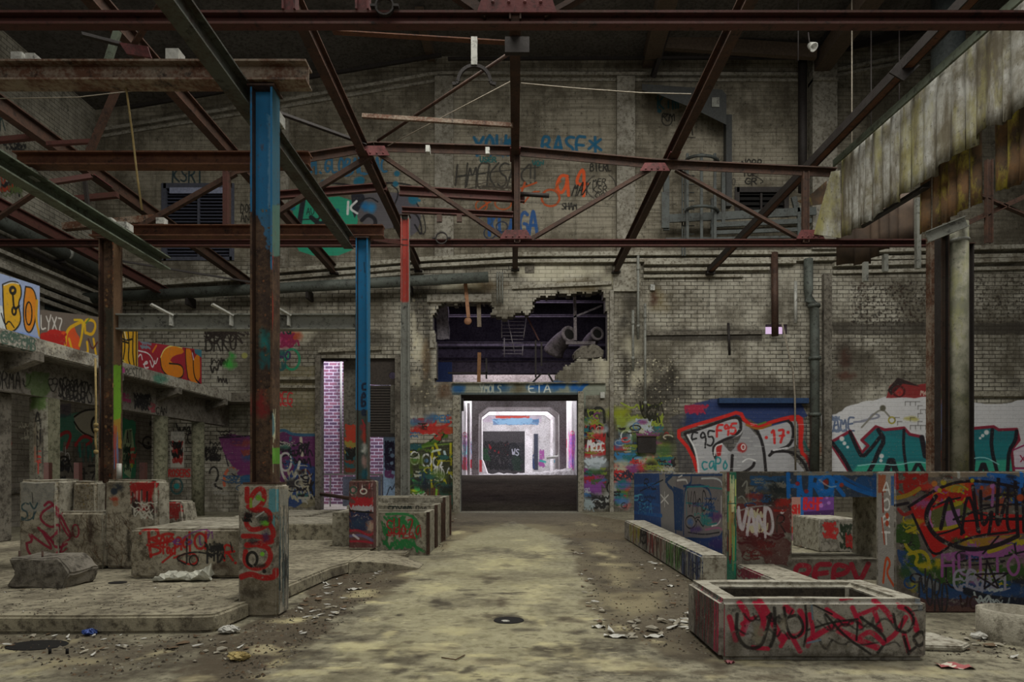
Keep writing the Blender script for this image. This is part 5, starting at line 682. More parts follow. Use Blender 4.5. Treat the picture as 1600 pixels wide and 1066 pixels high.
# concrete ring at right edge
t = MB().lathe((4.66, 5.95, 0), (0, 0, 1), [(.31, 0), (.31, .27), (.24, .27), (.24, .03), (0, .03)], 28).build('concrete_ring', mConc, bevel=0); tag(t, 'short round concrete pipe ring standing at the right edge', 'pipe ring')
tag(MB().prism([(3.44, 5.55), (3.85, 5.5), (4.0, 5.62), (3.9, 6.0), (3.5, 6.1)], 0, .05).build('concrete_slab', mCream, bevel=.015), 'flat pale concrete slab on the floor right of the planter basin', 'slab')
# yard behind the square opening
cy = Canvas('paint yard panel', (6.0, 14.5, 0), (1, 0, 0), (0, 0, 1), 2.2, 1.6, 90); cy.p(1270, 800); cy.rect(1230, 735, 1252, 850, (130, 96, 88)); cy.text('SH', 1238, 790, 1250, 802, 2.6, (140, 24, 24)); cy.text('m', 1237, 820, 1248, 832, 2.6, (140, 34, 20)); cy.blot(1244, 840, 9, 6, (96, 56, 96), .9); cy.rect(1251, 735, 1256, 820, (14, 72, 130)); cy.poly([(1254, 735), (1310, 735), (1310, 812), (1256, 814)], (80, 42, 104)); cy.poly([(1256, 800), (1310, 796), (1310, 814), (1256, 814)], (48, 26, 66)); cy.poly([(1250, 812), (1280, 814), (1276, 850), (1262, 850)], (14, 64, 124)); cy.text('BcHF', 1256, 778, 1286, 796, 2.8, (150, 24, 34)); cy.dot(1283, 790, 3, (130, 84, 140)); cy.dot(1295, 786, 2.5, (120, 80, 140)); cy.dot(1292, 778, 2, (120, 80, 140))
mb = MB().box((X(1228, 14.5), 14.5, 0), (X(1303, 14.5), 14.9, 1.5)); tag(mb.build('yard_wall', mConc, paints=[(cy, mRw('yard panel concrete', cy))]), 'purple and blue sprayed wall panel seen through the square opening', 'wall panel')
cyb = Canvas('paint yard block', (5.9, 12.4, 0), (1, 0, 0), (0, 0, 1), 1.2, .8, 90); cyb.p(1305, 830); cyb.scrib(1286, 816, 1312, 842, 14, 2, (130, 30, 30)); cyb.scrib(1312, 820, 1334, 858, 12, 2.4, (26, 36, 26)); cyb.scrib(1320, 830, 1334, 856, 5, 2.4, (110, 26, 26))
mb = MB().box((X(1280, 12.4), 12.4, 0), (X(1345, 12.4), 13.6, .64)); tag(mb.build('concrete_foundation', mCream, bevel=.02, paints=[(cyb, mRw('yard block concrete', cyb))]), 'pale concrete block with red and green tags seen through the square opening', 'concrete block')
# ================================================================== STEELWORK
RUST = (.082, .042, .028); RED = (.085, .031, .026); DRK = (.045, .026, .02); ORR = (.15, .066, .034)
mRed1 = steel('red oxide steel', RED, (.075, .035, .025), .46); mBrn = steel('brown rusted steel', RUST, (.05, .03, .022), .5); mOrg = steel('orange rusted steel', ORR, (.10, .04, .024), .5)
mPale = steel('flaking pale steel', (.26, .21, .16), (.12, .055, .032), .5); mGrn = steel('green grey painted steel', (.13, .155, .115), (.065, .055, .04), .43); mGrnD = steel('dark green grey steel', (.075, .08, .065), (.05, .035, .025), .47)
mGry = steel('grey galvanised steel', (.26, .265, .235), (.12, .115, .10), .42); mWht = steel('bright zinc bracket', (.5, .5, .46), (.3, .3, .27), .45); mPipeG = steel('grey green pipe paint', (.115, .13, .115), (.07, .072, .062), .45); mRope = flat('pale hemp rope', (.40, .30, .13), .95); mWire = flat('dull wire', (.32, .28, .22), .6); mBlk = steel('blackened iron', (.035, .03, .028), (.025, .02, .018), .5)
mPlate = steel('purple red gusset steel', (.15, .045, .045), (.07, .032, .03), .45)
# roof purlins running to the back wall
PUR = [(-13.5, 8.55, 14), (-10.35, 8.95, 7.5), (-7.0, 9.45, 5), (-3.75, 9.55, 5), (0, 9.6, 5), (3.9, 9.5, 5), (7.55, 9.45, 5)]
PN = ['far left roof beam, darkest and lowest, ending at the small wall window', 'second roof beam from the left, crossing before the blue-grey louvred window', 'third rusty roof beam from the left, ending right of the louvred window', 'fourth roof beam from the left, passing over the red-topped column', 'central dark roof beam running straight to the wall above the broken opening', 'second rusty roof beam from the right, crossing before the grey ladder cage', 'right-hand roof beam with bright orange rusty web beside the corrugated sheets']
for i, (x, z, y0) in enumerate(PUR):
    t = thing('roof_beam', PN[i], 'beam', (x, 15, z), None); m = (mRed1, mBrn, mBrn, mBrn, mBrn, mBrn, mOrg)[i]
    if i < 6: MB().beam((x, y0, z), (x, YW-.02, z-.05), 'I', .2, .34, .03).build('girder', m, t)
    else:
        MB().beam((x, y0, z-.09), (x, YW-.02, z-.14), 'B', .17, .03, .03).build('web', mOrg, t)
        for sx_ in (-.1, .1): MB().beam((x+sx_, y0, z-.02), (x+sx_, YW-.02, z-.07), 'B', .03, .2, .03).build('flange', mBlk, t)
    MB().box((x-.16, YW-.35, z-.24), (x+.16, YW-.1, z-.235+.06)).build('bearing_plate', mBlk, t)
    if i < 6:
        for y in (8.1, 15.9): MB().box((x-.13, y-.35, z-.175), (x+.13, y+.35, z-.15)).build('haunch_plate', mPlate, t)
def truss(label, Y, nodes_top, xl, xr, zb, verts, diags, stubs, gus, m):
    t = thing('roof_truss', label, 'truss', (0, Y, zb)); 
    for (a, b) in zip(nodes_top[:-1], nodes_top[1:]): MB().beam((a[0], Y, a[1]), (b[0], Y, b[1]), 'T', .22, .2, .03).build('top_chord', m, t)
    MB().beam((xl, Y, zb), (xr, Y, zb), 'C', .13, .17, .03, up=(0, 0, 1)).build('bottom_chord', mRed1, t)
    for x, z0, z1 in verts: MB().beam((x, Y-.02, z0), (x, Y-.02, z1), 'H', .15, .12, .02).build('upright', m, t)
    for (a, b) in diags: MB().beam((a[0], Y+.03, a[1]), (b[0], Y+.03, b[1]), 'L', .12, .12, .025).build('diagonal', m, t)
    for x in stubs: MB().beam((x, Y-.02, zb+.09), (x, Y-.02, zb+2.3), 'H', .17, .14, .025).build('upright', mPlate, t)
    for (x, z, w, h) in gus:
        g = MB(); g.loft([[(x-w/2, Y-.09, z), (x+w/2, Y-.09, z), (x+w/3, Y-.09, z+h), (x-w/3, Y-.09, z+h)], [(x-w/2, Y-.07, z), (x+w/2, Y-.07, z), (x+w/3, Y-.07, z+h), (x-w/3, Y-.07, z+h)]]); g = g.build('gusset', mPlate, t)
        for dx in (-.3, -.1, .1, .3): MB().lathe((x+dx*w, Y-.092, z+h*.25), (0, -1, 0), [(0, .02), (.018, .014), (.022, 0)], 10).build('rivet', mPlate, g)
    return t
zt = lambda x: 9.62-.085*abs(x) if x > -3.6 else 9.70-.12*(-3.6-x)
T2 = 15.9; NT = [(-7.0, 9.05), (-3.5, 9.62), (0, 9.52), (3.4, 9.2), (7.95, 8.98)]; ZB = 7.24
truss('rear roof truss with zigzag bracing crossing the hall above the lane', T2, NT, -13.6, 11.1, ZB, [(0.05, ZB, 9.5), (7.2, ZB, 9.0), (-7.15, ZB+.1, 9.0), (11.75, ZB, 9.3)], [((-3.4, 9.5), (-.2, ZB+.1)), ((.35, ZB+.1), (3.35, 9.1)), ((4.0, 9.1), (7.15, ZB+.1)), ((-3.55, 9.45), (-6.1, 7.9)), ((-6.95, 9.0), (-9.9, ZB+.1)), ((10.9, ZB+.35), (13.2, 8.65)), ((11.5, 8.5), (12.9, 7.9))], [], [(0.02, ZB+.08, .8, .22), (3.45, 9.0, .75, .2), (-3.5, 9.38, .8, .24), (7.3, ZB+.08, .7, .22)], mBrn)
T1 = 8.1; NT1 = [(-7.2, 9.0), (-3.6, 9.55), (0, 9.5), (3.9, 9.3), (8.0, 9.0)]
truss('front roof truss whose long bottom member crosses the top of the view', T1, NT1, -9.5, 9.5, ZB+.03, [(0.0, ZB, 9.5)], [((.35, ZB+.1), (3.7, 9.25)), ((-.35, ZB+.1), (-3.3, 9.4)), ((7.6, 9.0), (4.2, 9.25))], [-2.84, -1.92], [(0.02, ZB+.07, 1.0, .5)], mBrn)
# columns
def column(label, X0, Y0, z0, z1, w, d, m, paints=(), extra=None):
    t = thing('steel_column', label, 'column', (X0, Y0, z0)); MB().beam((X0, Y0, z0), (X0, Y0, z1), 'H', w, d, .022, up=(0, 1, 0)).build('shaft', m, t, paints=paints)
    MB().box((X0-w*.75, Y0-d*.7, z0), (X0+w*.75, Y0+d*.7, z0+.02)).build('base_plate', mRust, t); MB().box((X0-w*.62, Y0-d*.6, z1-.015), (X0+w*.62, Y0+d*.6, z1+.005)).build('cap_plate', mRust, t)
    return t
BLU = (16, 74, 108)
ca = Canvas('paint near column', (-2.9, 6.88, 1.4), (1, 0, 0), (0, 0, 1), .4, 4.4, 110, 3.0); ca.p(412, 400)
ca.rect(390, 110, 440, 330, BLU, rag=2); ca.poly([(390, 320), (440, 320), (436, 375), (424, 420), (412, 380), (402, 345), (394, 335)], (30, 76, 104), alpha=.85, rag=6); ca.rect(412, 170, 420, 320, (112, 128, 146), alpha=.5, rag=3); ca.blot(408, 525, 8, 16, (12, 82, 80), .9); ca.blot(404, 560, 6, 14, (12, 64, 66), .8); ca.blot(415, 555, 5, 20, (14, 70, 72), .7); ca.blot(402, 632, 12, 20, (86, 22, 22), .9); ca.blot(410, 480, 10, 40, (34, 26, 24), .6); ca.speck(394, 320, 432, 750, 240, 1.6, [(86, 54, 32), (28, 20, 16), (104, 66, 40)], .8)
cas = Canvas('paint near column side', (-2.61, 6.85, 1.4), (0, 1, 0), (0, 0, 1), .4, 4.4, 110, 3.0); cas.p(425, 400); cas.tol = .06; cas.rect(415, 110, 440, 320, (34, 72, 88), alpha=.9, rag=2); cas.blot(425, 396, 4, 9, (96, 20, 20), .95); cas.stroke([(427, 408), (424, 440), (428, 480), (425, 525)], 4, (104, 34, 22), alpha=.85); cas.rect(415, 320, 440, 400, (60, 92, 84), alpha=.7, rag=3); cas.scrib(420, 640, 432, 745, 10, 2, (130, 130, 110)); cas.rect(415, 700, 440, 725, (60, 110, 30), alpha=.8); cas.blot(426, 665, 4, 20, (40, 70, 80), .8)
kS = lambda n, cv, c1=(.14, .085, .05): steel(n, c1, (.06, .035, .024), .5, cv=cv)
column('nearest steel column, blue at the top and rusty below, on the red-lettered pier', -2.735, 7.0, 1.42, 5.72, .24, .22, mBrn, [(ca, kS('near column steel', ca)), (cas, kS('near column side steel', cas))])
cb2 = Canvas('paint blue column', (-2.95, 11.3, 1.3), (1, 0, 0), (0, 0, 1), .5, 4.6, 80, 3.0); cb2.p(565, 560)
cb2.rect(550, 360, 580, 640, (10, 76, 112)); cb2.rect(550, 640, 580, 760, (44, 56, 54), alpha=.8, rag=2); cb2.text('c', 561, 592, 570, 608, 3, (14, 26, 44)); cb2.text('o', 561, 608, 570, 620, 3, (14, 26, 44)); cb2.text('b', 561, 618, 570, 634, 3, (14, 26, 44)); cb2.text('e', 561, 634, 570, 648, 3, (14, 26, 44)); cb2.blot(565, 680, 4, 12, (130, 40, 30), .9); cb2.blot(566, 700, 5, 10, (150, 150, 140), .9); cb2.blot(566, 722, 5, 11, (124, 100, 96), .9); cb2.blot(564, 666, 5, 6, (110, 30, 34), .8); cb2.stroke([(562, 655), (566, 665)], 2, (120, 30, 34)); cb2.blot(566, 742, 6, 8, (20, 70, 84), .8); cb2.stroke([(565, 405), (566, 420)], 1.6, (12, 40, 60)); cb2.blot(554, 500, 2, 40, (60, 40, 30), .4)
cb2s = Canvas('paint blue column side', (-2.6, 11.2, 1.3), (0, 1, 0), (0, 0, 1), .5, 4.6, 80, 3.0); cb2s.p(574, 560); cb2s.tol = .06; cb2s.rect(560, 360, 590, 660, (26, 72, 96)); cb2s.rect(560, 660, 590, 760, (50, 50, 48), alpha=.7)
column('bright blue steel column on the dark red pier', -2.735, 11.5, 1.40, 5.74, .215, .2, mBrn, [(cb2, kS('blue column steel', cb2)), (cb2s, kS('blue column side steel', cb2s))])
cb3 = Canvas('paint third column', (-3.0, 15.7, 0), (1, 0, 0), (0, 0, 1), .6, 8.4, 40, 2.6); cb3.p(631, 500); cb3.rect(615, 340, 645, 470, (112, 30, 22), rag=1)
column('slim column, red oxide on top and bare grey below, beside the dark green mural', -2.72, 15.85, 0.0, 7.9, .2, .2, mGry, [(cb3, steel('third column steel', (.21, .215, .19), (.12, .115, .1), .44, cv=cb3))])
cb4 = Canvas('paint left column', (-7.45, 11.38, .5), (1, 0, 0), (0, 0, 1), .5, 5.2, 80, 2.6); cb4.p(170, 500); cb4.speck(158, 380, 186, 745, 300, 2.4, [(120, 92, 60), (90, 48, 26), (40, 30, 24)], .8); cb4.rect(158, 480, 186, 590, (56, 56, 46), alpha=.6, rag=4)
cb4s = Canvas('paint left column side', (-7.1, 11.3, .5), (0, 1, 0), (0, 0, 1), .6, 5.2, 80, 2.6); cb4s.p(181, 500); cb4s.tol = .06; cb4s.rect(170, 570, 192, 660, (80, 118, 30), rag=3); cb4s.rect(170, 655, 192, 700, (120, 92, 34), alpha=.9, rag=3); cb4s.drips(175, 188, 665, 745, 26, 2, [(150, 148, 144), (120, 34, 30), (60, 80, 110), (110, 100, 90)]); cb4s.rect(170, 380, 192, 570, (96, 74, 54), alpha=.5, rag=4)
column('rusty column standing behind the stepped concrete block on the left', -7.27, 11.5, .178, 5.72, .27, .26, mBrn, [(cb4, kS('left column steel', cb4, (.15, .09, .055))), (cb4s, kS('left column side steel', cb4s, (.15, .09, .055)))])
cb5 = Canvas('paint right columns', (7.5, 11.35, .0), (1, 0, 0), (0, 0, 1), 1.0, 6, 60, 2.6); cb5.p(1480, 700)
cb5.rect(1468, 585, 1479, 740, (120, 110, 80), alpha=.6); cb5.rect(1468, 586, 1479, 602, (116, 22, 24)); cb5.rect(1470, 592, 1478, 620, (150, 150, 146), rag=2); cb5.rect(1470, 614, 1479, 648, (40, 100, 74), rag=2); cb5.rect(1469, 645, 1479, 730, (130, 30, 22), rag=2); cb5.drips(1468, 1480, 620, 735, 24, 2.2, [(128, 116, 30), (116, 24, 22), (50, 70, 110), (130, 60, 24)]); cb5.rect(1462, 640, 1467, 740, (90, 26, 30), alpha=.9)
t = column('dark brown steel column behind the red wall beside the fat pipe post', 7.735, 11.6, 0, 5.9, .155, .18, mBlk, [(cb5, kS('right column steel', cb5, (.06, .045, .034)))])
t = thing('pipe_post', 'fat mottled round pipe post rising behind the red wall to the yellow sheets', 'column', (8.03, 11.58, 0))
kp = NM('mottled pipe post'); cp_ = kp.mix(kp.ramp(kp.noise(2.5, 7, .7), (.42, 0), (.6, 1)), (.12, .12, .08), (.26, .25, .19)); cp_ = kp.mix(kp.ramp(kp.noise(1.4, 6, .7, kp.map((1, 1, .4))), (.5, 0), (.62, .8)), cp_, (.20, .20, .06)); cp_ = kp.mix(kp.ramp(kp.noise(9, 6, .7), (.58, 0), (.7, .8)), cp_, (.05, .045, .035))
MB().tube([(8.03, 11.58, 0), (8.03, 11.58, 6.06)], .15, 20).build('shaft', kp.done(cp_, .7), t); MB().tube([(8.03, 11.58, 5.7), (8.03, 11.58, 5.76)], .165, 20).build('collar', mGry, t); MB().beam((8.0, 11.36, 6.0), (7.3, 11.36, 5.72), 'I', .1, .2, .02).build('arm', mGry, t); MB().box((7.87, 11.42, 0), (8.19, 11.74, .02)).build('base_plate', mRust, t)
column('thin perforated grey upright behind the fascia, left of the fat pipe post', 9.5, 14.6, 0, 7.0, .16, .16, mPale)
column('far dark upright seen between the fat pipe post and the back wall', 11.0, 15.6, 0, 7.1, .22, .22, mBlk)
# crossbeams on the column heads and green runners
def simple(name, label, cat, p, q, kind, w, h, t, m, bolts=(), **k):
    th = thing(name, label, cat, ((p[0]+q[0])/2, (p[1]+q[1])/2, (p[2]+q[2])/2)); MB().beam(p, q, kind, w, h, t, **k).build('web_and_flanges', m, th)
    for b in bolts: MB().box(*b).build('bracket', mWht, th)
    return th
Zc = 5.86
def blk(px, py, Y, s=.05): c = W(px, py, Y); return ((c.x-s, Y-s, c.z-s*.8), (c.x+s, Y+s, c.z+s*.8))
simple('cross_beam', 'nearest horizontal steel beam on top of the near blue column at upper left', 'beam', (-7.6, 6.95, Zc), (-2.24, 6.95, Zc), 'I', .22, .22, .022, mPale, [blk(274, 90, 6.95, .07), blk(32, 93, 6.95, .06), blk(52, 93, 6.95, .05)])
simple('cross_beam', 'middle rusty cross beam spanning behind the near column between the green runners', 'beam', (-7.0, 9.0, 5.93), (-2.88, 9.0, 5.93), 'I', .2, .19, .02, mOrg, [blk(48, 273, 9.0, .08)])
simple('cross_beam', 'farther rusty orange cross beam resting on the bright blue column', 'beam', (-7.6, 11.5, 5.87), (-2.36, 11.5, 5.87), 'I', .2, .2, .02, mOrg, [blk(172, 347, 11.5, .07), blk(253, 347, 11.5, .07)])
simple('runner_beam', 'dark green steel runner slanting from the top edge to the bright blue column', 'beam', (-2.95, 4.2, 5.63), (-2.95, 11.35, 5.63), 'I', .17, .24, .02, mGrnD, [((-3.0, 7.62, 5.75), (-2.82, 7.85, 5.88))])
simple('runner_beam', 'pale green steel channel at far left running back over the rusty column', 'beam', (-6.72, 7.0, 5.60), (-6.72, 12.3, 5.56), 'C', .2, .24, .025, mGrn, [((-6.8, 10.9, 5.7), (-6.62, 11.1, 5.82))])
t = simple('spreader_beam', 'pale grey beam with three angled lugs between the rusty and blue columns', 'beam', (-7.12, 11.5, 4.24), (-2.85, 11.5, 4.24), 'I', .2, .28, .025, mGry)
for px in (268, 362, 452):
    p = W(px, 498, 11.36); g = MB(); g.beam((p.x-.02, 11.4, p.z-.12), (p.x-.02, 11.4, p.z+.1), 'B', .03, .12, .03, up=(0, 1, 0)); g.beam((p.x, 11.4, p.z+.06), (p.x-.25, 11.15, p.z+.2), 'B', .1, .03, .03); g.build('lug', mWht, t)
simple('tie_beam', 'red channel tie in two slopes at mid-height left of the red-topped column', 'beam', W(425, 306, 18.1), W(604, 292, 18.1), 'C', .14, .22, .03, mRed1)
t = simple('tie_beam', 'red channel tie from the fourth roof beam to the centre, upper of two', 'beam', W(624, 298, 18.1), W(820, 309, 18.1), 'C', .14, .26, .03, mRed1)
t = simple('tie_beam', 'lower red channel tie with two hanging stubs left of the centre beam', 'beam', W(628, 328, 18.0), W(802, 336, 18.0), 'C', .12, .16, .03, mRed1)
for px in (687, 718): p = W(px, 343, 18); MB().box((p.x-.07, 17.9, p.z-.1), (p.x+.07, 17.98, p.z+.1)).build('stub', mBrn, t)
simple('tie_bar', 'orange rusty bar just below the front truss, left of the centre', 'beam', W(520, 48, 11.6), W(800, 65, 11.6), 'L', .12, .07, .02, mOrg); simple('tie_bar', 'pale rusty bar between the fourth roof beam and the centre beam', 'beam', W(566, 181, 14.4), W(802, 196, 14.4), 'B', .07, .09, .02, mPale)
t = thing('tie_bar', 'thin rusty bar at mid-height ending on the wall right of the red ring scrawl', 'beam', W(838, 304, 18)); MB().tube([W(812, 303, 18), W(858, 306, 18)], .06, 10).build('rod', mBlk, t)
# bracing at left
for lab, p, q, Y0, Y1, k, w, m in (('slim brace at the upper left corner above the nearest beam', (0, 6), (72, 27), 9, 8.2, 'L', .07, mBlk), ('short brace falling from the front truss towards the purple gusset, left', (128, 52), (190, 68), 9, 9.3, 'L', .07, mBlk), ('short brace rising from the purple gusset to the top edge', (208, 68), (252, 0), 9.3, 9.0, 'L', .08, mBrn), ('pale olive strut between the front truss and the nearest beam', (184, 48), (168, 98), 9.6, 9.6, 'B', .08, mGrn), ('dark strut leaning from the nearest beam down to the middle cross beam', (182, 140), (138, 242), 12, 12, 'L', .1, mBrn), ('red bar at the far left edge, upper of the two at left', (-10, 220), (66, 213), 14, 14, 'B', .11, mRed1), ('short red bar beside the second roof beam at left', (74, 225), (144, 221), 13, 13, 'B', .08, mRed1), ('bent brace at far left rising to the middle cross beam', (-10, 342), (76, 284), 13, 13, 'L', .12, mBrn), ('upper half of the bent brace at far left, reddish end', (76, 284), (143, 274), 13, 13.4, 'L', .13, mRed1), ('red bar half hidden behind the pale green channel', (108, 312), (184, 305), 15, 15, 'B', .12, mRed1), ('long dark rod sloping behind the rusty column towards the louvred window', (190, 408), (398, 442), 18, 20, 'B', .05, mBlk), ('timber-coloured bar behind the farther cross beam', (100, 355), (244, 342), 17, 17, 'B', .18, mPale), ('dark hanger below the bent brace', (132, 276), (138, 330), 14, 14, 'B', .07, mBlk), ('pale rusty bar below the farther cross beam right of the rusty column', (222, 382), (395, 384), 16.2, 16.2, 'B', .1, mPale), ('perforated red upright before the louvred window', (353, 268), (353, 352), 12.2, 12.2, 'B', .09, mRed1), ('thin brace falling to the joint of the rear truss at its left', (430, 173), (572, 224), 14.5, 15.7, 'L', .1, mBlk), ('small brace from the far end of the farther cross beam to the red-topped column', (580, 372), (628, 380), 13, 15.6, 'L', .1, mRed1)):
    th = thing('brace_bar', lab, 'brace', (W(*p, Y0)+W(*q, Y1))/2); MB().beam(W(*p, Y0), W(*q, Y1), k, w, w, .02).build('bar', m, th)
t = thing('gusset_plate', 'purple-brown riveted gusset plate on the third roof beam at upper left', 'plate', W(206, 76, 9.3)); g = MB(); P = [W(186, 66, 9.25), W(230, 72, 9.25), W(236, 90, 9.25), W(198, 84, 9.25)]; g.loft([P, [p+Vector((0, .03, 0)) for p in P]]); g.build('plate', mPlate, t)
t = thing('gusset_plate', 'dark square gusset plate under the right-hand roof beam', 'plate', W(1412, 110, 12.3)); g = MB(); P = [W(1390, 113, 12.3), W(1402, 98, 12.3), W(1438, 101, 12.3), W(1412, 126, 12.3)]; g.loft([P, [p+Vector((0, .03, 0)) for p in P]]); g.build('plate', mBlk, t)
t = thing('gusset_plate', 'square joint plate with bolts on the centre beam just below the front truss', 'plate', W(808, 72, 11.6)); c = W(808, 72, 11.55); MB().box((c.x-.22, 11.5, c.z-.14), (c.x+.22, 11.6, c.z+.14)).build('plate', mBlk, t)
# rods, wires, rope
def line(name, label, cat, pts, r, m): return tag(MB().tube(pts, r, 6).build(name, m), label, cat)
line('tie_rod', 'rusty slanting rod from the centre beam down to the fourth roof beam', 'rod', [W(798, 82, 13.2), W(590, 220, 15.7)], .035, mBrn)
line('wire', 'thin pale wire slanting left of the centre beam under the rusty rod', 'wire', [W(804, 124, 14), W(606, 228, 15.7)], .011, mWire)
line('wire', 'slack pale wire from the centre beam to the beam before the ladder cage', 'wire', [W(814, 130, 14), W(900, 138, 14.2), W(1000, 145, 14.2), W(1080, 147, 14)], .012, mWire)
line('wire', 'thin wire slung across under the nearest beam at upper left', 'wire', [W(0, 154, 8), W(120, 152, 8.2), W(245, 138, 8.5)], .006, mWire)
line('rope', 'frayed yellow rope hanging from the nearest beam at upper left', 'rope', [W(197, 136, 7.0), W(207, 210, 7.02), W(215, 280, 7.0), W(222, 328, 7.0)], .012, mRope)
t = thing('rope', 'long knotted rope hanging under the gallery in front of the rusty column', 'rope', W(151, 640, 10.5)); MB().tube([W(149, 560, 10.5), W(150, 640, 10.5), W(149, 690, 10.5), W(151, 708, 10.5)], .016, 8).build('strand', mRope, t)
for y in (664, 672, 706): c = W(150, y, 10.5); MB().lathe((c.x, c.y, c.z), (0, 0, 1), [(0, -.04), (.035, -.02), (.035, .02), (0, .04)], 10).build('knot', mRope, t)
line('cable', 'dark cable hanging beside the knotted rope', 'cable', [W(156, 572, 10.6), W(157, 640, 10.6), W(156, 715, 10.6)], .012, mBlk)
for px, y0, y1, lab in ((1247, 0, 95, 'left of two thin hangers at the top right'), (1331, 0, 240, 'pale vertical wire at top right, left of three'), (1361, 45, 205, 'dark vertical rod at top right, middle of three'), (1405, 45, 175, 'dark vertical rod at top right, right of three')): line('hanger_wire', lab, 'wire', [W(px, y0, 20), W(px, y1, 20)], .02, mWire if px in (1331,) else mBlk)
# hanging pipe clamps
def clamp(lab, c, r, Y, half, m, stem=None):
    t = thing('pipe_clamp', lab, 'clamp', c); pts = []
    a0, a1 = (0, 180) if half else (0, 360)
    for i in range(25): a = math.radians(a0+(a1-a0)*i/24); pts.append((c.x+r*math.cos(a), Y, c.z+r*math.sin(a)))
    if half: pts = [(c.x+r*1.35, Y, c.z-r*.15), (c.x+r*1.12, Y, c.z-r*.1)]+pts+[(c.x-r*1.12, Y, c.z-r*.1), (c.x-r*1.35, Y, c.z-r*.15)]
    g = MB()
    for a, b in zip(pts[:-1], pts[1:]): g.beam(a, b, 'B', r*.2, .05, .02, up=(0, 1, 0))
    g.build('band', m, t)
    if not half:
        for s in (-1, 1): MB().box((c.x+s*r*1.0, Y-.03, c.z-r*.14), (c.x+s*r*1.6, Y+.03, c.z+r*.14)).build('ear', m, t)
    if stem: MB().beam((c.x, Y, c.z+r), (c.x, Y, c.z+r+stem), 'I', .11, .08, .015, up=(0, 1, 0)).build('hanger', mWht, t)
clamp('half-round iron pipe clamp on a bright hanger left of the centre beam', W(741, 128, 11.5), .29, 11.5, True, mBlk, .5)
clamp('dark ring clamp above the front truss left of the centre gusset', W(601, 10, 8.0), .11, 8.0, False, mBlk); clamp('small ring clamp standing on the rear truss left of the centre', W(690, 372, 15.75), .14, 15.75, False, mBlk)
for lab, px, py in (('small bright bolt block on the rear truss chord, left one', 669, 235), ('small bright bolt block on the rear truss chord near the centre', 762, 238)): c = W(px, py, 15.7); tag(MB().box((c.x-.05, 15.6, c.z-.08), (c.x+.05, 15.78, c.z+.08)).build('bolt_block', mWht), lab, 'bolt')
t = thing('spot_lamp', 'small dead lamp hanging from the roof at the top right', 'lamp', W(1268, 72, 19)); c = W(1268, 72, 19); MB().lathe((c.x, c.y, c.z), (.3, -.6, -.7), [(0, -.1), (.08, -.1), (.13, .12), (.11, .12), (0, .0)], 14).build('housing', mWht, t); MB().tube([(c.x-.1, c.y, c.z+.4), (c.x-.06, c.y, c.z+.05)], .02, 6).build('arm', mBlk, t)
# ------------------------------------------------------------------ corrugated fascia
kf = NM('weathered corrugated sheet'); a = kf.noise(1.6, 8, .7); cf_ = kf.mix(kf.ramp(a, (.4, 0), (.6, 1)), (.15, .135, .095), (.36, .36, .33)); sx = kf.map((1, 1.5, .22)); cf_ = kf.mix(kf.ramp(kf.noise(2.2, 7, .7, sx), (.44, 0), (.58, .85)), cf_, (.075, .06, .035)); cf_ = kf.mix(kf.ramp(kf.noise(1.1, 6, .7, kf.map((1, 1.2, .4))), (.52, 0), (.66, .7)), cf_, (.27, .25, .08)); cf_ = kf.mix(kf.ramp(kf.noise(11, 7, .75), (.57, 0), (.68, .85)), cf_, (.05, .04, .028))
mSheet = kf.done(cf_, .75, a, .3, .02)
kr = NM('rust stained corrugated sheet'); a = kr.noise(1.8, 8, .7); cr_ = kr.mix(kr.ramp(a, (.4, 0), (.6, 1)), (.075, .05, .03), (.16, .085, .035)); cr_ = kr.mix(kr.ramp(kr.noise(1.2, 6, .7, kr.map((1, 1.2, .5))), (.52, 0), (.64, .9)), cr_, (.42, .36, .05)); cr_ = kr.mix(kr.ramp(kr.noise(7, 7, .75), (.55, 0), (.7, .85)), cr_, (.03, .022, .016)); mSheetR = kr.done(cr_, .75, a, .3, .02)
kb = NM('dark brown sheet'); a = kb.noise(1.8, 8, .7); cbn = kb.mix(kb.ramp(a, (.4, 0), (.65, 1)), (.06, .042, .03), (.10, .065, .042)); mSheetB = kb.done(cbn, .75, a, .3, .02)
fas = thing('corrugated_fascia', 'torn hanging fascia of weathered corrugated sheets at the upper right', 'sheet cladding', (7.95, 12.5, 8.9))
bot = [(1315, 371), (1329, 361), (1342, 355), (1352, 349), (1363, 345), (1377, 331), (1391, 320), (1406, 306), (1423, 298), (1441, 283), (1464, 266), (1486, 250), (1507, 235), (1526, 218), (1542, 197), (1567, 195), (1578, 182), (1610, 160), (1640, 140)]
def strip(xpl, pa, pb, ztop, drop=0, depth=.05, m=None, par=None, name='sheet', seed=0):
    y0 = xpl*F/(pa[0]-CX); y1 = xpl*F/(pb[0]-CX); z0 = Zf(pa[1], y0)-drop; z1 = Zf(pb[1], y1)-drop; n = 8; rr = random.Random(seed); rows = []
    for k in range(7):
        row = []
        for j in range(n+1):
            t = j/n; y = y0+(y1-y0)*t; zb = z0+(z1-z0)*t+rr.uniform(-.02, .02)*(k == 0); zt_ = ztop(y); f = k/6
            row.append(Vector((xpl-depth*math.sin(math.pi*t)*(1.0-.2*f)+.03*(1-f)*math.sin(seed*1.7), y, zb+(zt_-zb)*f)))
        rows.append(row)
    mb = MB(); mb.sm = True
    back = [[p+Vector((.012, 0, 0)) for p in r] for r in rows]
    rings = [r+b[::-1] for r, b in zip(rows, back)]
    mb.loft(rings); return mb.build(name, m, par)
ztop = lambda y: 8.93+(y-10)*.034
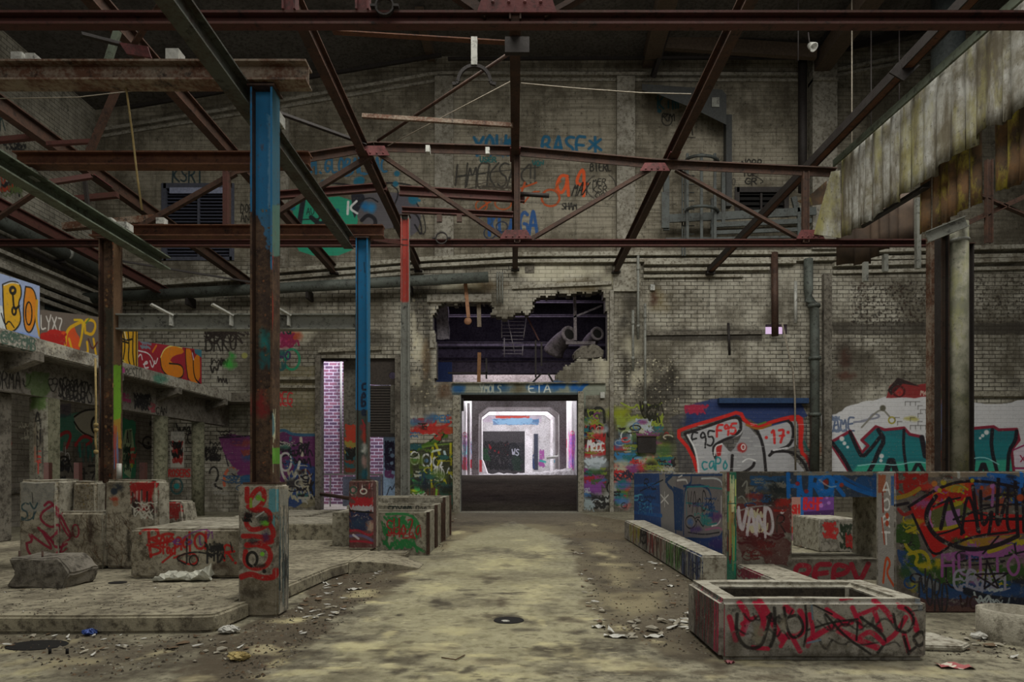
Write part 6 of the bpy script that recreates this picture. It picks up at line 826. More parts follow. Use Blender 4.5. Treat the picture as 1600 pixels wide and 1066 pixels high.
for i in range(len(bot)-1):
    ob = strip(7.93+.015*(i % 2), bot[i], (bot[i+1][0]+1.2, bot[i+1][1] if i % 3 else bot[i][1]-(4 if i < 8 else 8)), ztop, 0, .07, mSheet, fas, 'sheet', i)
MB().beam((7.84, 8.5, 8.92-.05), (7.84, 15.75, 9.15), 'L', .05, .16, .012).build('top_rail', mGrn, fas)
inner = [(1439, 366), (1456, 362), (1468, 352), (1482, 347), (1496, 335), (1514, 324), (1532, 316)]
for i in range(len(inner)-1): strip(8.2, inner[i], inner[i+1], lambda y: 8.6, 0, .06, mSheetR, fas, 'rusty_sheet', 40+i)
inner = [(1553, 299), (1574, 296), (1595, 288), (1620, 276)]
for i in range(len(inner)-1): strip(8.25, inner[i], inner[i+1], lambda y: 8.6, 0, .07, mSheetR, fas, 'rusty_sheet', 60+i)
for i, (a, b, yb) in enumerate(((1307, 1336, 415), (1334, 1361, 415), (1360, 1374, 404), (1373, 1390, 392), (1388, 1404, 386), (1402, 1428, 380))):
    rows = []
    for k in range(4):
        f = k/3; row = []
        for j in range(7):
            t = j/6; p = W(a+(b-a)*t, yb+(305-yb)*f-t*3, 16.35); row.append(p+Vector((0, -.07*math.sin(math.pi*t), 0)))
        rows.append(row)
    mb = MB(); mb.sm = True; mb.loft([r+[p+Vector((0, .012, 0)) for p in r[::-1]] for r in rows]); mb.build('rear_sheet', mSheetB, fas)
mb = MB(); P = [W(1299, 268, 15.78), W(1313, 266, 15.78), W(1314, 372, 15.78), W(1272, 366, 15.78), W(1284, 320, 15.78)]; mb.loft([P, [p+Vector((0, .02, 0)) for p in P]]); mb.build('end_sheet', mSheet, fas)
mb = MB(); P = [W(1292, 282, 16.2), W(1262, 308, 16.2), W(1246, 314, 16.2), W(1262, 322, 16.2), W(1290, 318, 16.2)]; mb.loft([P, [p+Vector((0, .02, 0)) for p in P]]); mb.build('torn_sheet', mSheetR, fas)
MB().beam(W(1345, 352, 15.2), W(1440, 288, 12.5)+Vector((.1, 0, 0)), 'L', .14, .14, .02).build('lower_rail', mBlk, fas)
for i, (px, y0, y1) in enumerate(((1434, 310, 420), (1352, 410, 440), (1383, 398, 425))): MB().beam(W(px, y0, 15), W(px, y1, 15), 'B', .1, .1, .02, up=(0, 1, 0)).build('hanger_strap', mGry, fas)
# ================================================================== GALLERY ON THE LEFT
XE, XB, XC, XWg = -10.5, -11.15, -11.2, -14.2
cga = Canvas('paint gallery edge', (XE, 11, 3.9), (0, 1, 0), (0, 0, 1), 13, .8, 60, 3.0); cga.p(200, 580)
cga.text('EO', 2, 518, 26, 536, 2.4, (40, 58, 50)); cga.text('CMB', 34, 528, 57, 548, 2.4, (40, 58, 50)); cga.scrib(0, 520, 60, 545, 6, 2, (44, 60, 52)); cga.blot(250, 592, 12, 8, (40, 86, 72), .8); cga.text('RESTO', 196, 576, 222, 592, 1.8, (40, 40, 34)); cga.scrib(186, 572, 196, 585, 8, 1.6, (110, 40, 84)); cga.blot(90, 540, 22, 7, (130, 126, 112), .7); cga.blot(120, 555, 18, 6, (40, 34, 26), .7); cga.speck(240, 585, 350, 630, 400, 1.2, [(40, 36, 26), (140, 136, 118)], .7); cga.speck(60, 530, 160, 575, 300, 1.4, [(40, 34, 26), (140, 134, 118)], .7)
mGal = concrete('gallery edge concrete', (.44, .42, .36), (.33, .31, .26), (.13, .11, .085), cv=cga)
cgb = Canvas('paint gallery beam', (XB, 11, 3.2), (0, 1, 0), (0, 0, 1), 13, 1.0, 60, 4.0); cgb.p(100, 600)
cgb.text('ORMA', -6, 580, 34, 606, 2.2, BK); cgb.stroke([(36, 592), (38, 606), (46, 600), (48, 588)], 2.4, BK); cgb.ring(79, 597, 4, 5, 1.8, BK); cgb.ring(86, 596, 4, 5, 1.8, BK); cgb.stroke([(76, 600), (83, 616), (90, 600)], 1.8, BK); cgb.text('SERSEUERS', 92, 590, 144, 622, 2.6, BK, rise=10, fat=1.0); cgb.scrib(92, 594, 144, 626, 6, 2, BK); cgb.poly([(38, 580), (76, 584), (78, 610), (66, 622), (52, 620), (40, 605)], (34, 52, 18), alpha=.7, rag=6); cgb.blot(222, 628, 14, 10, (14, 14, 16), .95); cgb.scrib(208, 615, 240, 642, 8, 2.4, (14, 14, 16)); cgb.scrib(184, 614, 206, 632, 5, 1.8, (84, 26, 52)); cgb.scrib(232, 628, 244, 645, 5, 1.6, (90, 36, 44)); cgb.text('CAN', 244, 636, 262, 648, 1.8, BK)
mGb = concrete('gallery beam concrete', (.26, .24, .205), (.20, .185, .16), (.09, .075, .06), cv=cgb)
t = thing('gallery_deck', 'concrete gallery deck on columns along the left wall with graffiti on its beam', 'gallery', (-12.5, 18, 0))
MB().box((XL+.02, 11, 4.15), (XE, 23.7, 4.5)).build('slab', mConcD, t, bevel=.03, jitter=.012, subdiv=3, paints=[(cga, mGal)])
MB().box((XB-.3, 11, 3.33), (XB, YW-.05, 4.15)).build('edge_beam', mConcD, t, paints=[(cgb, mGb)])
MB().box((XL+.02, 23.72, 4.16), (-9.6, YW-.02, 4.5)).build('end_slab', mConcD, t)
for y in (12.4, 14.1, 17.0, 20.0, 23.2):
    MB().loft([[(XB, y-.14, 3.75), (XB, y+.14, 3.75), (XB, y+.14, 4.15), (XB, y-.14, 4.15)], [(XE+.02, y-.14, 4.0), (XE+.02, y+.14, 4.0), (XE+.02, y+.14, 4.2), (XE+.02, y-.14, 4.2)]]).build('bracket', mConcD, t)
mMoss = concrete('mossy column plaster', (.24, .235, .16), (.17, .165, .11), (.06, .06, .035))
for y, lab, rd in ((22.8, 'round mossy gallery column nearest the back wall', 1), (20.4, 'round pale gallery column second from the back wall', 1), (17.6, 'round gallery column hidden mostly behind the rusty steel column', 1)):
    tag(MB().tube([(XC-.1, y, 0), (XC-.1, y, 3.33)], .21, 18).build('gallery_column', mMoss), lab, 'column')
cgc = Canvas('paint gallery post', (XC-.35, 15.15, 0), (1, 0, 0), (0, 0, 1), .6, 3.4, 60, 3.6); cgc.p(58, 680); cgc.rect(48, 600, 72, 640, (40, 62, 20), alpha=.7, rag=4); cgc.text('A', 54, 645, 66, 668, 2, BK); cgc.text('N', 54, 672, 66, 694, 2, BK); cgc.text('O', 55, 676, 65, 698, 2, BK); cgc.text('L', 55, 698, 66, 716, 2, (110, 34, 28)); cgc.text('E', 55, 705, 66, 720, 2, (110, 34, 28)); cgc.text('T', 55, 722, 66, 740, 2, (110, 34, 28)); cgc.drips(52, 68, 650, 745, 14, 1.6, [(24, 22, 20), (90, 84, 70)])
tag(MB().box((XC-.32, 15.15, 0), (XC+.12, 15.6, 3.33)).build('gallery_column', mMoss, bevel=.02, paints=[(cgc, concrete('gallery post concrete', (.26, .25, .2), (.2, .19, .15), (.07, .06, .045), cv=cgc))]), 'square gallery column with vertical lettering and green paint at its top, left of the rusty column', 'column')
tag(MB().box((XC-.7, 13.9, 0), (XC-.2, 14.5, 3.33)).build('gallery_column', mConcD, bevel=.02), 'dark bare gallery column at the left edge of the view', 'column')
# gallery rear wall
cgw = Canvas('paint gallery wall', (XWg, 13, 0), (0, 1, 0), (0, 0, 1), 12, 4.1, 46, 7.5); cgw.p(120, 680)
cgw.poly([(48, 655), (160, 640), (162, 700), (120, 690), (50, 700)], (26, 62, 52), alpha=.8, rag=5); cgw.poly([(115, 650), (130, 642), (150, 642), (160, 660), (158, 690), (135, 685), (118, 670)], (84, 80, 72)); cgw.stroke([(116, 652), (130, 642), (150, 640)], 2.4, BK); cgw.stroke([(116, 660), (126, 676), (146, 684)], 2.4, BK); cgw.ring(149, 665, 6, 12, 4, BK); cgw.stroke([(70, 690), (90, 684), (104, 674), (112, 680), (104, 700)], 5, (84, 22, 24)); cgw.stroke([(118, 696), (130, 680), (146, 688), (136, 696)], 5, (90, 24, 26)); cgw.poly([(68, 690), (100, 686), (98, 705), (70, 706)], (24, 60, 48)); cgw.drips(118, 160, 692, 722, 24, 3, [(18, 66, 58), (20, 44, 44)]); cgw.text('SMK', 68, 648, 92, 674, 2.4, BK); cgw.scrib(66, 645, 94, 675, 6, 2, BK); cgw.text('Vech', 70, 698, 112, 722, 1.8, (110, 110, 100)); cgw.scrib(76, 718, 118, 750, 9, 2.2, (16, 16, 18)); cgw.text('47', 122, 728, 156, 748, 3, (18, 18, 18)); cgw.scrib(70, 722, 92, 748, 6, 2, (26, 50, 70)); cgw.ring(100, 722, 8, 8, 3, BK); cgw.poly([(183, 652), (212, 660), (212, 748), (184, 748)], (22, 66, 48), alpha=.9, rag=4); cgw.poly([(196, 672), (206, 670), (210, 700), (204, 748), (194, 740), (190, 700)], (84, 96, 74)); cgw.text('AIT', 198, 674, 206, 692, 1.4, BK); cgw.scrib(198, 700, 214, 725, 10, 2, (110, 40, 34)); cgw.scrib(190, 695, 206, 745, 8, 1.6, (18, 30, 24)); cgw.dot(206, 728, 3, (90, 130, 30)); cgw.ring(231, 692, 8, 9, 3, BK); cgw.ring(246, 692, 7, 9, 3, BK); cgw.dot(246, 693, 4, (20, 56, 90)); cgw.dot(232, 693, 2.5, BK); cgw.stroke([(216, 690), (224, 696), (240, 700)], 2, BK); cgw.stroke([(240, 708), (244, 714), (246, 728)], 3, (90, 26, 28)); cgw.scrib(232, 660, 256, 672, 6, 2.6, BK); cgw.scrib(0, 640, 14, 720, 8, 2.4, (20, 18, 20)); cgw.ring(9, 694, 8, 12, 3.6, (84, 24, 20)); cgw.ring(6, 730, 8, 12, 3, (80, 30, 64)); cgw.blot(4, 690, 8, 10, (96, 66, 24), .7); cgw.scrib(0, 700, 18, 730, 6, 2.6, (84, 30, 30)); cgw.scrib(28, 660, 52, 690, 5, 1.2, (90, 88, 80)); cgw.poly([(70, 640), (110, 630), (112, 652), (74, 654)], (30, 26, 40), alpha=.5, rag=4)
mGw = brick('gallery wall brick', 1, (.34, .315, .27), (.29, .27, .225), (.12, .10, .08), (.13, .11, .09), cv=cgw)
struct(MB().box((XWg-.3, 12, 0), (XWg, YW, 4.14)).build('wall_gallery', mConcD, paints=[(cgw, mGw)]))
trim(mConcD, MB().box((XWg-.02, 14.5, .95), (XWg+.12, 24, 1.05)))
for px, lab in ((75, 'rusty red upright stub behind the stepped block, leftmost of three'), (122, 'rusty red upright stub behind the stepped block, middle of three'), (224, 'rusty red upright stub behind the block, right of the rusty column')):
    p = W(px, 735, 12.6); tag(MB().box((p.x-.05, 12.55, .505), (p.x+.05, 12.65, Zf(723, 12.6))).build('iron_stub', mRed1), lab, 'metal stub')
p = W(186, 738, 9.6); tag(MB().tube([(p.x, 9.6, 1.45), (p.x, 9.6, 1.68)], .035, 10).build('pipe_stub', mWht), 'short pale pipe stub on top of the stepped block beside the rusty column', 'pipe')
# parapet panels
cpp = Canvas('paint parapets', (XE-.06, 13.0, 4.4), (0, 1, 0), (0, 0, 1), 9, 2.2, 80, 2.6); cpp.p(60, 500); OY = (176, 116, 16); O2 = (158, 92, 14)
cpp.rect(-20, 425, 64, 545, (110, 122, 150)); cpp.poly([(-20, 470), (8, 480), (12, 525), (-20, 530)], (150, 160, 184)); cpp.poly([(4, 445), (18, 439), (32, 443), (34, 462), (28, 474), (34, 500), (26, 515), (12, 522), (6, 500)], OY, sm=1); cpp.poly([(40, 448), (52, 450), (58, 470), (56, 500), (48, 522), (38, 515), (36, 480)], O2, sm=1); cpp.stroke([(4, 445), (18, 439), (32, 443), (34, 462), (28, 474), (34, 500), (26, 515), (12, 522), (6, 500), (4, 445)], 2, BK); cpp.stroke([(40, 448), (52, 450), (58, 470), (56, 500), (48, 522), (38, 515), (36, 480), (40, 448)], 2, BK); cpp.ring(20, 454, 4, 5, 4, BK); cpp.stroke([(20, 460), (22, 486), (30, 478)], 3, BK); cpp.ring(22, 486, 3, 6, 3, BK); cpp.ring(45, 490, 5, 18, 2, BK); cpp.stroke([(58, 470), (56, 500), (62, 525)], 4, (150, 110, 20)); cpp.stroke([(6, 446), (18, 441), (30, 444)], 1.6, (190, 190, 170)); cpp.stroke([(2, 490), (8, 510), (14, 500), (22, 512)], 1.8, BK); cpp.stroke([(20, 520), (40, 522), (60, 530)], 4, (90, 110, 160))
cpp.rect(62.5, 480, 160, 566, (74, 66, 60)); cpp.text('LYXZ', 66, 492, 102, 514, 2.2, (150, 148, 144), jit=.1, rise=6); cpp.poly([(64, 522), (84, 515), (104, 518), (116, 548), (96, 540), (66, 532)], (130, 22, 18), rag=3); cpp.poly([(98, 520), (118, 512), (126, 530), (128, 556), (110, 548)], (156, 56, 22), rag=3)
for pts in ([(104, 540), (106, 515), (124, 505), (132, 502), (130, 525), (126, 540)], [(135, 520), (134, 500), (148, 500), (152, 510), (146, 524), (136, 520)], [(157, 494), (158, 560)], [(138, 535), (140, 552), (134, 552)], [(110, 530), (116, 552)], [(148, 530), (152, 555)]): cpp.stroke(pts, 4.4, (176, 120, 18))
cpp.stroke([(140, 530), (146, 548), (154, 535)], 2.4, (60, 24, 16)); cpp.stroke([(118, 500), (134, 500), (130, 520)], 3, (180, 130, 24)); cpp.stroke([(140, 555), (158, 560)], 3, OY); cpp.scrib(64, 518, 110, 545, 8, 3, (120, 20, 18)); cpp.stroke([(136, 505), (142, 498)], 2, (60, 90, 30))
cpp.rect(183, 508, 216, 580, OY); [cpp.stroke(p, 2.4, BK) for p in ([(188, 516), (190, 530), (200, 532), (206, 530)], [(192, 518), (196, 540), (192, 565)], [(200, 516), (202, 540), (200, 560), (204, 572)], [(208, 518), (207, 550), (210, 575)], [(213, 516), (213, 575)], [(186, 532), (200, 536)])]; cpp.stroke([(187, 518), (188, 560), (196, 566)], 1.6, (190, 160, 80)); cpp.stroke([(194, 516), (197, 530)], 2, (190, 180, 140))
cpp.rect(216, 530, 320, 610, (112, 14, 30)); cpp.scrib(220, 533, 240, 545, 8, 2.4, (84, 94, 104)); cpp.stroke([(240, 550), (246, 540)], 3, (150, 90, 20)); cpp.stroke([(216, 560), (222, 552), (224, 562)], 2.2, (176, 176, 180)); cpp.text('ev', 226, 558, 246, 576, 2.4, (176, 176, 180)); cpp.stroke([(217, 548), (236, 552), (244, 572), (248, 560)], 2, (176, 176, 180))
cpp.poly([(252, 560), (258, 545), (272, 539), (286, 544), (290, 552), (272, 556), (266, 566), (288, 570), (288, 592), (266, 590), (254, 578)], O2, sm=1); cpp.stroke([(252, 560), (258, 545), (272, 539), (286, 544)], 1.6, (180, 160, 90)); cpp.poly([(292, 545), (300, 545), (302, 565), (310, 552), (314, 556), (314, 600), (296, 596), (292, 570)], O2, sm=1); cpp.stroke([(252, 560), (254, 578), (266, 590), (288, 592), (288, 570), (266, 568)], 2, BK); cpp.stroke([(291, 545), (292, 570), (296, 596)], 2, BK); cpp.stroke([(303, 548), (304, 590), (314, 600)], 2.4, BK); cpp.poly([(304, 540), (318, 542), (318, 560), (306, 552)], (34, 84, 96)); cpp.stroke([(302, 552), (304, 562)], 2.4, (150, 140, 150))
mPar = flat('sheet parapet', (.20, .19, .17), .7, cv=cpp)
for lab, xa, xb, ta, tb, y in (('parapet panel with fat yellow letters at the left end of the gallery', -10, 62, 424, 447, 0), ('grey parapet panel with red and orange flames on the gallery', 63, 159, 484, 496, .03), ('narrow yellow parapet panel behind the rusty column on the gallery', 184, 215, 512, 517, 0), ('crimson parapet panel with big orange letter at the far end of the gallery', 216, 315, 533, 547, .03)):
    xx = XE-.06-y; ya, yb = xx*F/(xa-CX), xx*F/(xb-CX); mb = MB(); za, zb = Zf(ta, ya), Zf(tb, yb)
    mb.loft([[(xx, ya, 4.5), (xx-.05, ya, 4.5), (xx-.05, ya, za), (xx, ya, za)], [(xx, yb, 4.5), (xx-.05, yb, 4.5), (xx-.05, yb, zb), (xx, yb, zb)]]); t = thing('parapet_panel', lab, 'panel', (xx, (ya+yb)/2, 4.5)); mb.build('sheet', mGry, t, paints=[(cpp, mPar)])
    MB().box((xx-.12, ya+.02, 4.5), (xx-.06, ya+.08, za-.03)).build('post', mRust, t)
# left wall pipes and window
t = thing('wall_pipe', 'fat grey-green pipe running along the left wall above the gallery', 'pipe', (XL+.6, 19, 9.25)); MB().tube([(XL+.55, 13, 9.4), (XL+.55, YW-.3, 9.2)], .24, 16).build('barrel', mPipeG, t)
for y in (18, 22.5): MB().tube([(XL+.55, y, 9.3), (XL+.55, y+.1, 9.3)], .29, 16).build('flange', mGry, t); MB().box((XL, y-.05, 8.9), (XL+.6, y+.05, 9.0)).build('bracket', mBlk, t)
t = thing('wall_pipe', 'thinner dark pipe below the fat one on the left wall', 'pipe', (XL+.3, 19, 8.8)); MB().tube([(XL+.3, 13, 8.95), (XL+.3, YW-.2, 8.8)], .1, 12).build('barrel', mBlk, t)
t = struct(MB().box((XL-.01, 22.3, 7.25), (XL+.03, 24.4, 8.0)).build('window_4', flat('dark window opening', (.015, .022, .02), .4)))
tag(MB().tube([W(113, 165, 24.6), W(113, 245, 24.6)], .04, 8).build('drain_pipe', mBlk), 'dark vertical pipe in the upper left corner of the hall', 'pipe')
# pipe on the back wall
t = thing('wall_pipe', 'long grey-green pipe slanting along the back wall above the tall doorway', 'pipe', W(470, 448, 24.4)); MB().tube([W(100, 468, 24.4), W(763, 433, 24.4)], .2, 16).build('barrel', mPipeG, t)
for px in (292, 480, 640): c = W(px, 455-.053*(px-190)+8, 24.4); MB().box((c.x-.05, 24.35, c.z-.45), (c.x+.05, YW, c.z-.1)).build('bracket', mBlk, t)
c = W(385, 428, 24.7); tag(MB().beam(W(186, 447, 24.75), W(385, 433, 24.75), 'B', .2, .22, .02).build('concrete_lintel', mCream), 'pale concrete bar above the slanting pipe on the back wall, left', 'lintel')
# drain pipes and conduits on the back wall
def pipe(lab, pts, r, m, name='drain_pipe', cuffs=()):
    t = thing(name, lab, 'pipe', W(*pts[0], YW-.25)); MB().tube([W(x, y, YW-.27) for x, y in pts], r, 12).build('barrel', m, t)
    for (x, y) in cuffs: c = W(x, y, YW-.27); MB().tube([(c.x, c.y, c.z-.06), (c.x, c.y, c.z+.06)], r*1.35, 12).build('clip', m, t)
    return t
pipe('grey drain pipe with a swan-neck bend on the right part of the back wall', [(1263, 405), (1263, 455), (1264, 468), (1272, 476), (1273, 520), (1273, 738)], .17, mPipeG, cuffs=[(1272, 478), (1273, 560), (1273, 648)])
pipe('white plastic pipe beside the swan-neck drain pipe', [(1243, 440), (1243, 505)], .06, mWht)
for i, (px, y0, y1, lab) in enumerate(((989, 485, 580, 'thin conduit on the wall right of the broken opening, leftmost of three'), (997, 400, 530, 'thin conduit on the wall right of the broken opening, middle of three'), (1008, 475, 650, 'pale conduit on the wall right of the broken opening, rightmost of three'))): pipe(lab, [(px, y0), (px, y1)], .05, mGry, 'conduit_pipe', cuffs=[(px, y0+20), (px, y1-20)])
pipe('thin cable curving down the wall from the small bright window', [(1222, 505), (1231, 545), (1239, 580), (1242, 620), (1243, 735)], .035, mWire, 'wall_cable')
pipe('short dark iron upright on the wall below the corbels', [(1138, 505), (1140, 555)], .05, mBlk, 'iron_bar'); pipe('dark rusty post on the wall beside the small bright window', [(1210, 395), (1211, 525)], .13, mRust, 'iron_post')
t = thing('conduit_pipe', 'three thin conduits dropping into the top of the broken opening', 'pipe', W(780, 450, 24.8))
for px in (777, 781, 785): MB().tube([W(px, 425, 24.85), W(px, 474, 24.85)], .03, 8).build('tube', mGry, t)
for px, py, lab in ((955, 597, 'small white switch box right of the painted lintel'), (941, 618, 'pale socket on the brickwork right of the big opening'), (1019, 450, 'small pale box on the wall with a rust streak')): c = W(px, py, YW); tag(MB().box((c.x-.09, YW-.1, c.z-.12), (c.x+.09, YW, c.z+.12)).build('switch_box', mWht, bevel=.015), lab, 'box')
c = W(1010, 700, YW); t = thing('recessed_box', 'dark soot-stained metal box fixed low on the painted wall', 'box', c); MB().box((c.x-.35, YW-.12, Zf(708, YW)), (c.x+.35, YW, Zf(683, YW))).build('casing', mBlk, t); MB().box((c.x-.38, YW-.15, Zf(683, YW)), (c.x+.38, YW, Zf(681, YW))).build('lid', mRust, t)
# windows
def louvre(name, x0, y0, x1, y1, n, m, mf, lit=None):
    a, b, z1, z0 = band(x0), band(x1), Zf(y0, YW), Zf(y1, YW); g = struct(MB().box((a-.08, YW-.04, z0-.08), (a+.1, YW+.1, z1+.08)).box((b-.1, YW-.04, z0-.08), (b+.08, YW+.1, z1+.08)).box((a, YW-.04, z1-.12), (b, YW+.1, z1+.08)).box((a, YW-.04, z0-.08), (b, YW+.1, z0+.06)).build(name, mf))
    mb = MB()
    for i in range(n):
        z = z0+(z1-z0)*(i+.5)/n; h = (z1-z0)/n
        mb.loft([[(a, YW+.04, z-h*.5), (a, YW+.14, z+h*.3), (a, YW+.16, z+h*.3), (a, YW+.06, z-h*.5)], [(b, YW+.04, z-h*.5), (b, YW+.14, z+h*.3), (b, YW+.16, z+h*.3), (b, YW+.06, z-h*.5)]])
    mb.build('louvre_blades', m, g); MB().box(((a+b)/2-.04, YW+.02, z0), ((a+b)/2+.04, YW+.12, z1)).build('mullion', mf, g); MB().box((a, YW+.3, z0), (b, YW+.32, z1)).build('backing', mVoid, g)
    return g
mLou = flat('blue grey louvre paint', (.085, .09, .125), .5); mLouF = flat('dark blue grey frame', (.09, .095, .125), .6)
louvre('window_1', 256, 290, 363, 404, 22, mLou, mLouF); MB_ = struct(MB().box((band(266), YW-.06, Zf(303, YW)), (band(362), YW+.02, Zf(294, YW))).build('trim_61', flat('pale blue window head', (.33, .36, .5), .6)))
louvre('window_2', 1151, 296, 1229, 336, 5, mVoid, mBlk)
struct(MB().box((band(1196), YW+.46, Zf(522, YW)), (band(1230), YW+.48, Zf(507, YW))).build('window_3', emit('daylit pane', (.85, .62, .9), .75)))
MB().box((band(1192), YW-.05, Zf(527, YW)), (band(1234), YW+.0, Zf(522, YW))); 
# ladder cage, balcony and chute on the upper right
mCage = steel('grey cage paint', (.085, .095, .09), (.055, .055, .05), .45)
YC = 24.3; t = thing('ladder_cage', 'grey caged ladder hanging on the upper back wall', 'ladder', W(1100, 360, YC))
for px, y0, y1 in ((1074, 240, 385), (1096, 240, 385), (1117, 240, 385)): MB().beam(W(px, y0, YC-.3), W(px, y1, YC-.3), 'B', .1, .06, .02, up=(0, 1, 0)).build('cage_strap', mCage, t)
for py in (243, 322): 
    pts = [W(1072+25*(1-math.cos(math.pi*i/12)), py+9-9*math.sin(math.pi*i/12), YC-.9*math.sin(math.pi*i/12)) for i in range(13)]
    MB().tube(pts, .06, 8).build('hoop', mCage, t)
for px in (1066, 1070): MB().beam(W(px, 262, YC+.2), W(px, 400, YC+.2), 'B', .05, .05, .02, up=(0, 1, 0)).build('rail', mCage, t)
for k in range(9): MB().tube([W(1066, 275+k*13, YC+.2), W(1085, 275+k*13, YC+.2)], .02, 6).build('rung', mCage, t)
t = thing('balcony_railing', 'grey steel balcony railing beside the ladder cage under the dark window', 'railing', W(1160, 345, YC))
for (a, b, h) in (((1040, 342), (1275, 330), .3), ((1110, 352), (1268, 345), .18), ((1110, 364), (1265, 358), .14), ((1040, 374), (1260, 370), .08)): MB().beam(W(*a, YC), W(*b, YC), 'B', .08, h, .02).build('rail', mCage, t)
for px, y0, y1, w_ in ((1041, 275, 360, .22), (1115, 310, 378, .2), (1130, 270, 350, .14), (1248, 325, 372, .12)): MB().beam(W(px, y0, YC), W(px, y1, YC), 'B', w_, .1, .02, up=(0, 1, 0)).build('post', mCage, t)
MB().beam(W(1240, 308, YC), W(1246, 332, YC), 'B', .2, .1, .02, up=(0, 1, 0)).build('bracket', mCage, t)
mb = MB(); mb.box(W(1034, 356, YC-.12), W(1046, 300, YC-.12)+Vector((0, .05, 0))); mb.build('side_plate', mCage, t)
t = thing('canopy_chute', 'dark triangular sheet-metal canopy on the upper right wall with its support post', 'canopy', W(1080, 180, 24)); mb = MB(); P = [(1003, 131), (1128, 140), (1135, 148), (1135, 195), (1080, 168), (1030, 148), (1003, 141)]
mb.loft([[W(x, y, YW-.9) for x, y in P], [W(x, y, YW-.02) for x, y in P]]); mb.build('hood', flat('dark sheet metal', (.05, .052, .05), .6), t); MB().box((band(1128), YW-.5, Zf(330, YW)), (band(1137), YW-.2, Zf(190, YW))).build('post', flat('dark post paint', (.05, .052, .05), .6), t); c = W(1118, 160, YW-.92); MB().box((c.x-.14, c.y-.02, c.z-.18), (c.x+.14, c.y, c.z+.18)).build('label_plate', mGry, t)
t = thing('vent_duct', 'fat grey-blue vertical duct at the top right behind the fascia', 'duct', W(1480, 60, 22)); MB().tube([W(1481, -40, 22), W(1481, 150, 22)], .5, 20).build('barrel', flat('grey blue duct', (.14, .165, .17), .5), t)
MB().tube([W(1481, 30, 22), W(1481, 36, 22)], .54, 20).build('seam_ring', mGry, t)
t = thing('hanging_pipe', 'dark round vertical pipe before the right-hand pilaster high on the wall', 'pipe', W(1254, 180, 24.4)); MB().tube([W(1254, 90, 24.4), W(1254, 300, 24.4)], .16, 12).build('barrel', mBlk, t)
# roof girders
for lab, p, q, w_, h_, m in (('broad dark roof girder under the boards right of the centre', (1052, -40, 19), (1016, 95, 24.9), .6, .5, mTimber), ('thick slanting roof beam ending on the right-hand pilaster', (1400, -60, 18.5), (1280, 105, 24.9), .6, .6, mTimber), ('flat brown roof purlin running across the right bay', (1030, 66, 24), (1275, 82, 24), .2, .5, mTimber), ('thin roof rail along the boards above the left bay', (200, 168, 24.2), (690, 86, 24.2), .1, .12, mBlk), ('thin roof rail along the boards above the centre bay', (700, 92, 24.2), (1255, 90, 24.2), .1, .1, mBlk), ('thin roof rail along the boards above the right bay', (1300, 80, 24.2), (1460, 40, 24.2), .1, .25, mBlk), ('roof beam end meeting the wall at the left pilaster', (655, 20, 22), (674, 88, 24.8), .3, .4, mTimber), ('dark sloping strut hooked under the roof girder right of the centre', (1062, -10, 22.5), (1020, 120, 24.7), .16, .2, mBlk), ('dark roof girder between the green runner and the nearest beam at the top left', (270, 20, 22), (330, 100, 24.8), .3, .3, mTimber)):
    t = thing('roof_girder', lab, 'beam', W(*q)); MB().beam(W(*p), W(*q), 'B', w_, h_, .02).build('timber', m, t)
# ================================================================== TALL DOORWAY AND COURTYARD
mBr = brick('red courtyard brick', 0, (.36, .16, .22), (.13, .085, .15), (.74, .70, .80), (.26, .16, .2), bw=.40, bh=.16, ms=.019, gr=(.6, .8), smooth=0.0)
struct(MB().box((X(440, 31), 31, -.4), (X(660, 31), 31.3, 12)).build('wall_courtyard', mBr))
struct(MB().box((-14, YW+.5, -.05), (-3.2, 34, 0.0)).build('floor_courtyard', mCream))
tag(MB().tube([W(533, 560, 30.8), W(533, 742, 30.8)], .06, 10).build('drain_pipe', mGry), 'grey pipe on the sunlit brick wall outside the tall doorway', 'pipe')
t = thing('courtyard_rail', 'grey railing with base wall outside the tall doorway', 'railing', W(560, 760, 29)); MB().beam(W(490, 741, 29), W(612, 742, 29), 'B', .06, .07, .02).build('top_rail', mGry, t); MB().box((X(536, 29.2), 29.15, 0), (X(600, 29.2), 29.3, Zf(745, 29.2))).build('panel', flat('blue grey rail panel', (.16, .18, .23), .6), t)
for px in (516, 596): MB().beam(W(px, 741, 29), W(px, 792, 29), 'B', .05, .05, .02, up=(0, 1, 0)).build('post', mGry, t)
cdo = Canvas('paint courtyard panel', (X(596, 26.4), 26.4, 0), (1, 0, 0), (0, 0, 1), 1, 3.2, 60, 1.3); cdo.p(610, 720); cdo.scrib(601, 690, 620, 735, 26, 2.4, (44, 36, 66)); cdo.scrib(601, 735, 618, 752, 8, 2, (110, 60, 110)); cdo.dot(613, 712, 3, (150, 180, 210)); cdo.stroke([(604, 775), (610, 758), (612, 768), (619, 752)], 1.4, (40, 40, 56)); cdo.dot(612, 724, 2.4, (150, 180, 210))
tag(MB().box((X(599, 26.4), 26.4, 0), (X(621, 26.4), 26.5, Zf(681, 26.4))).build('painted_board', flat('light blue board', (.36, .52, .74), .7), paints=[(cdo, flat('light blue board painted', (.36, .52, .74), .7, cv=cdo))]), 'light blue board with dark scrawl just outside the tall doorway', 'board')
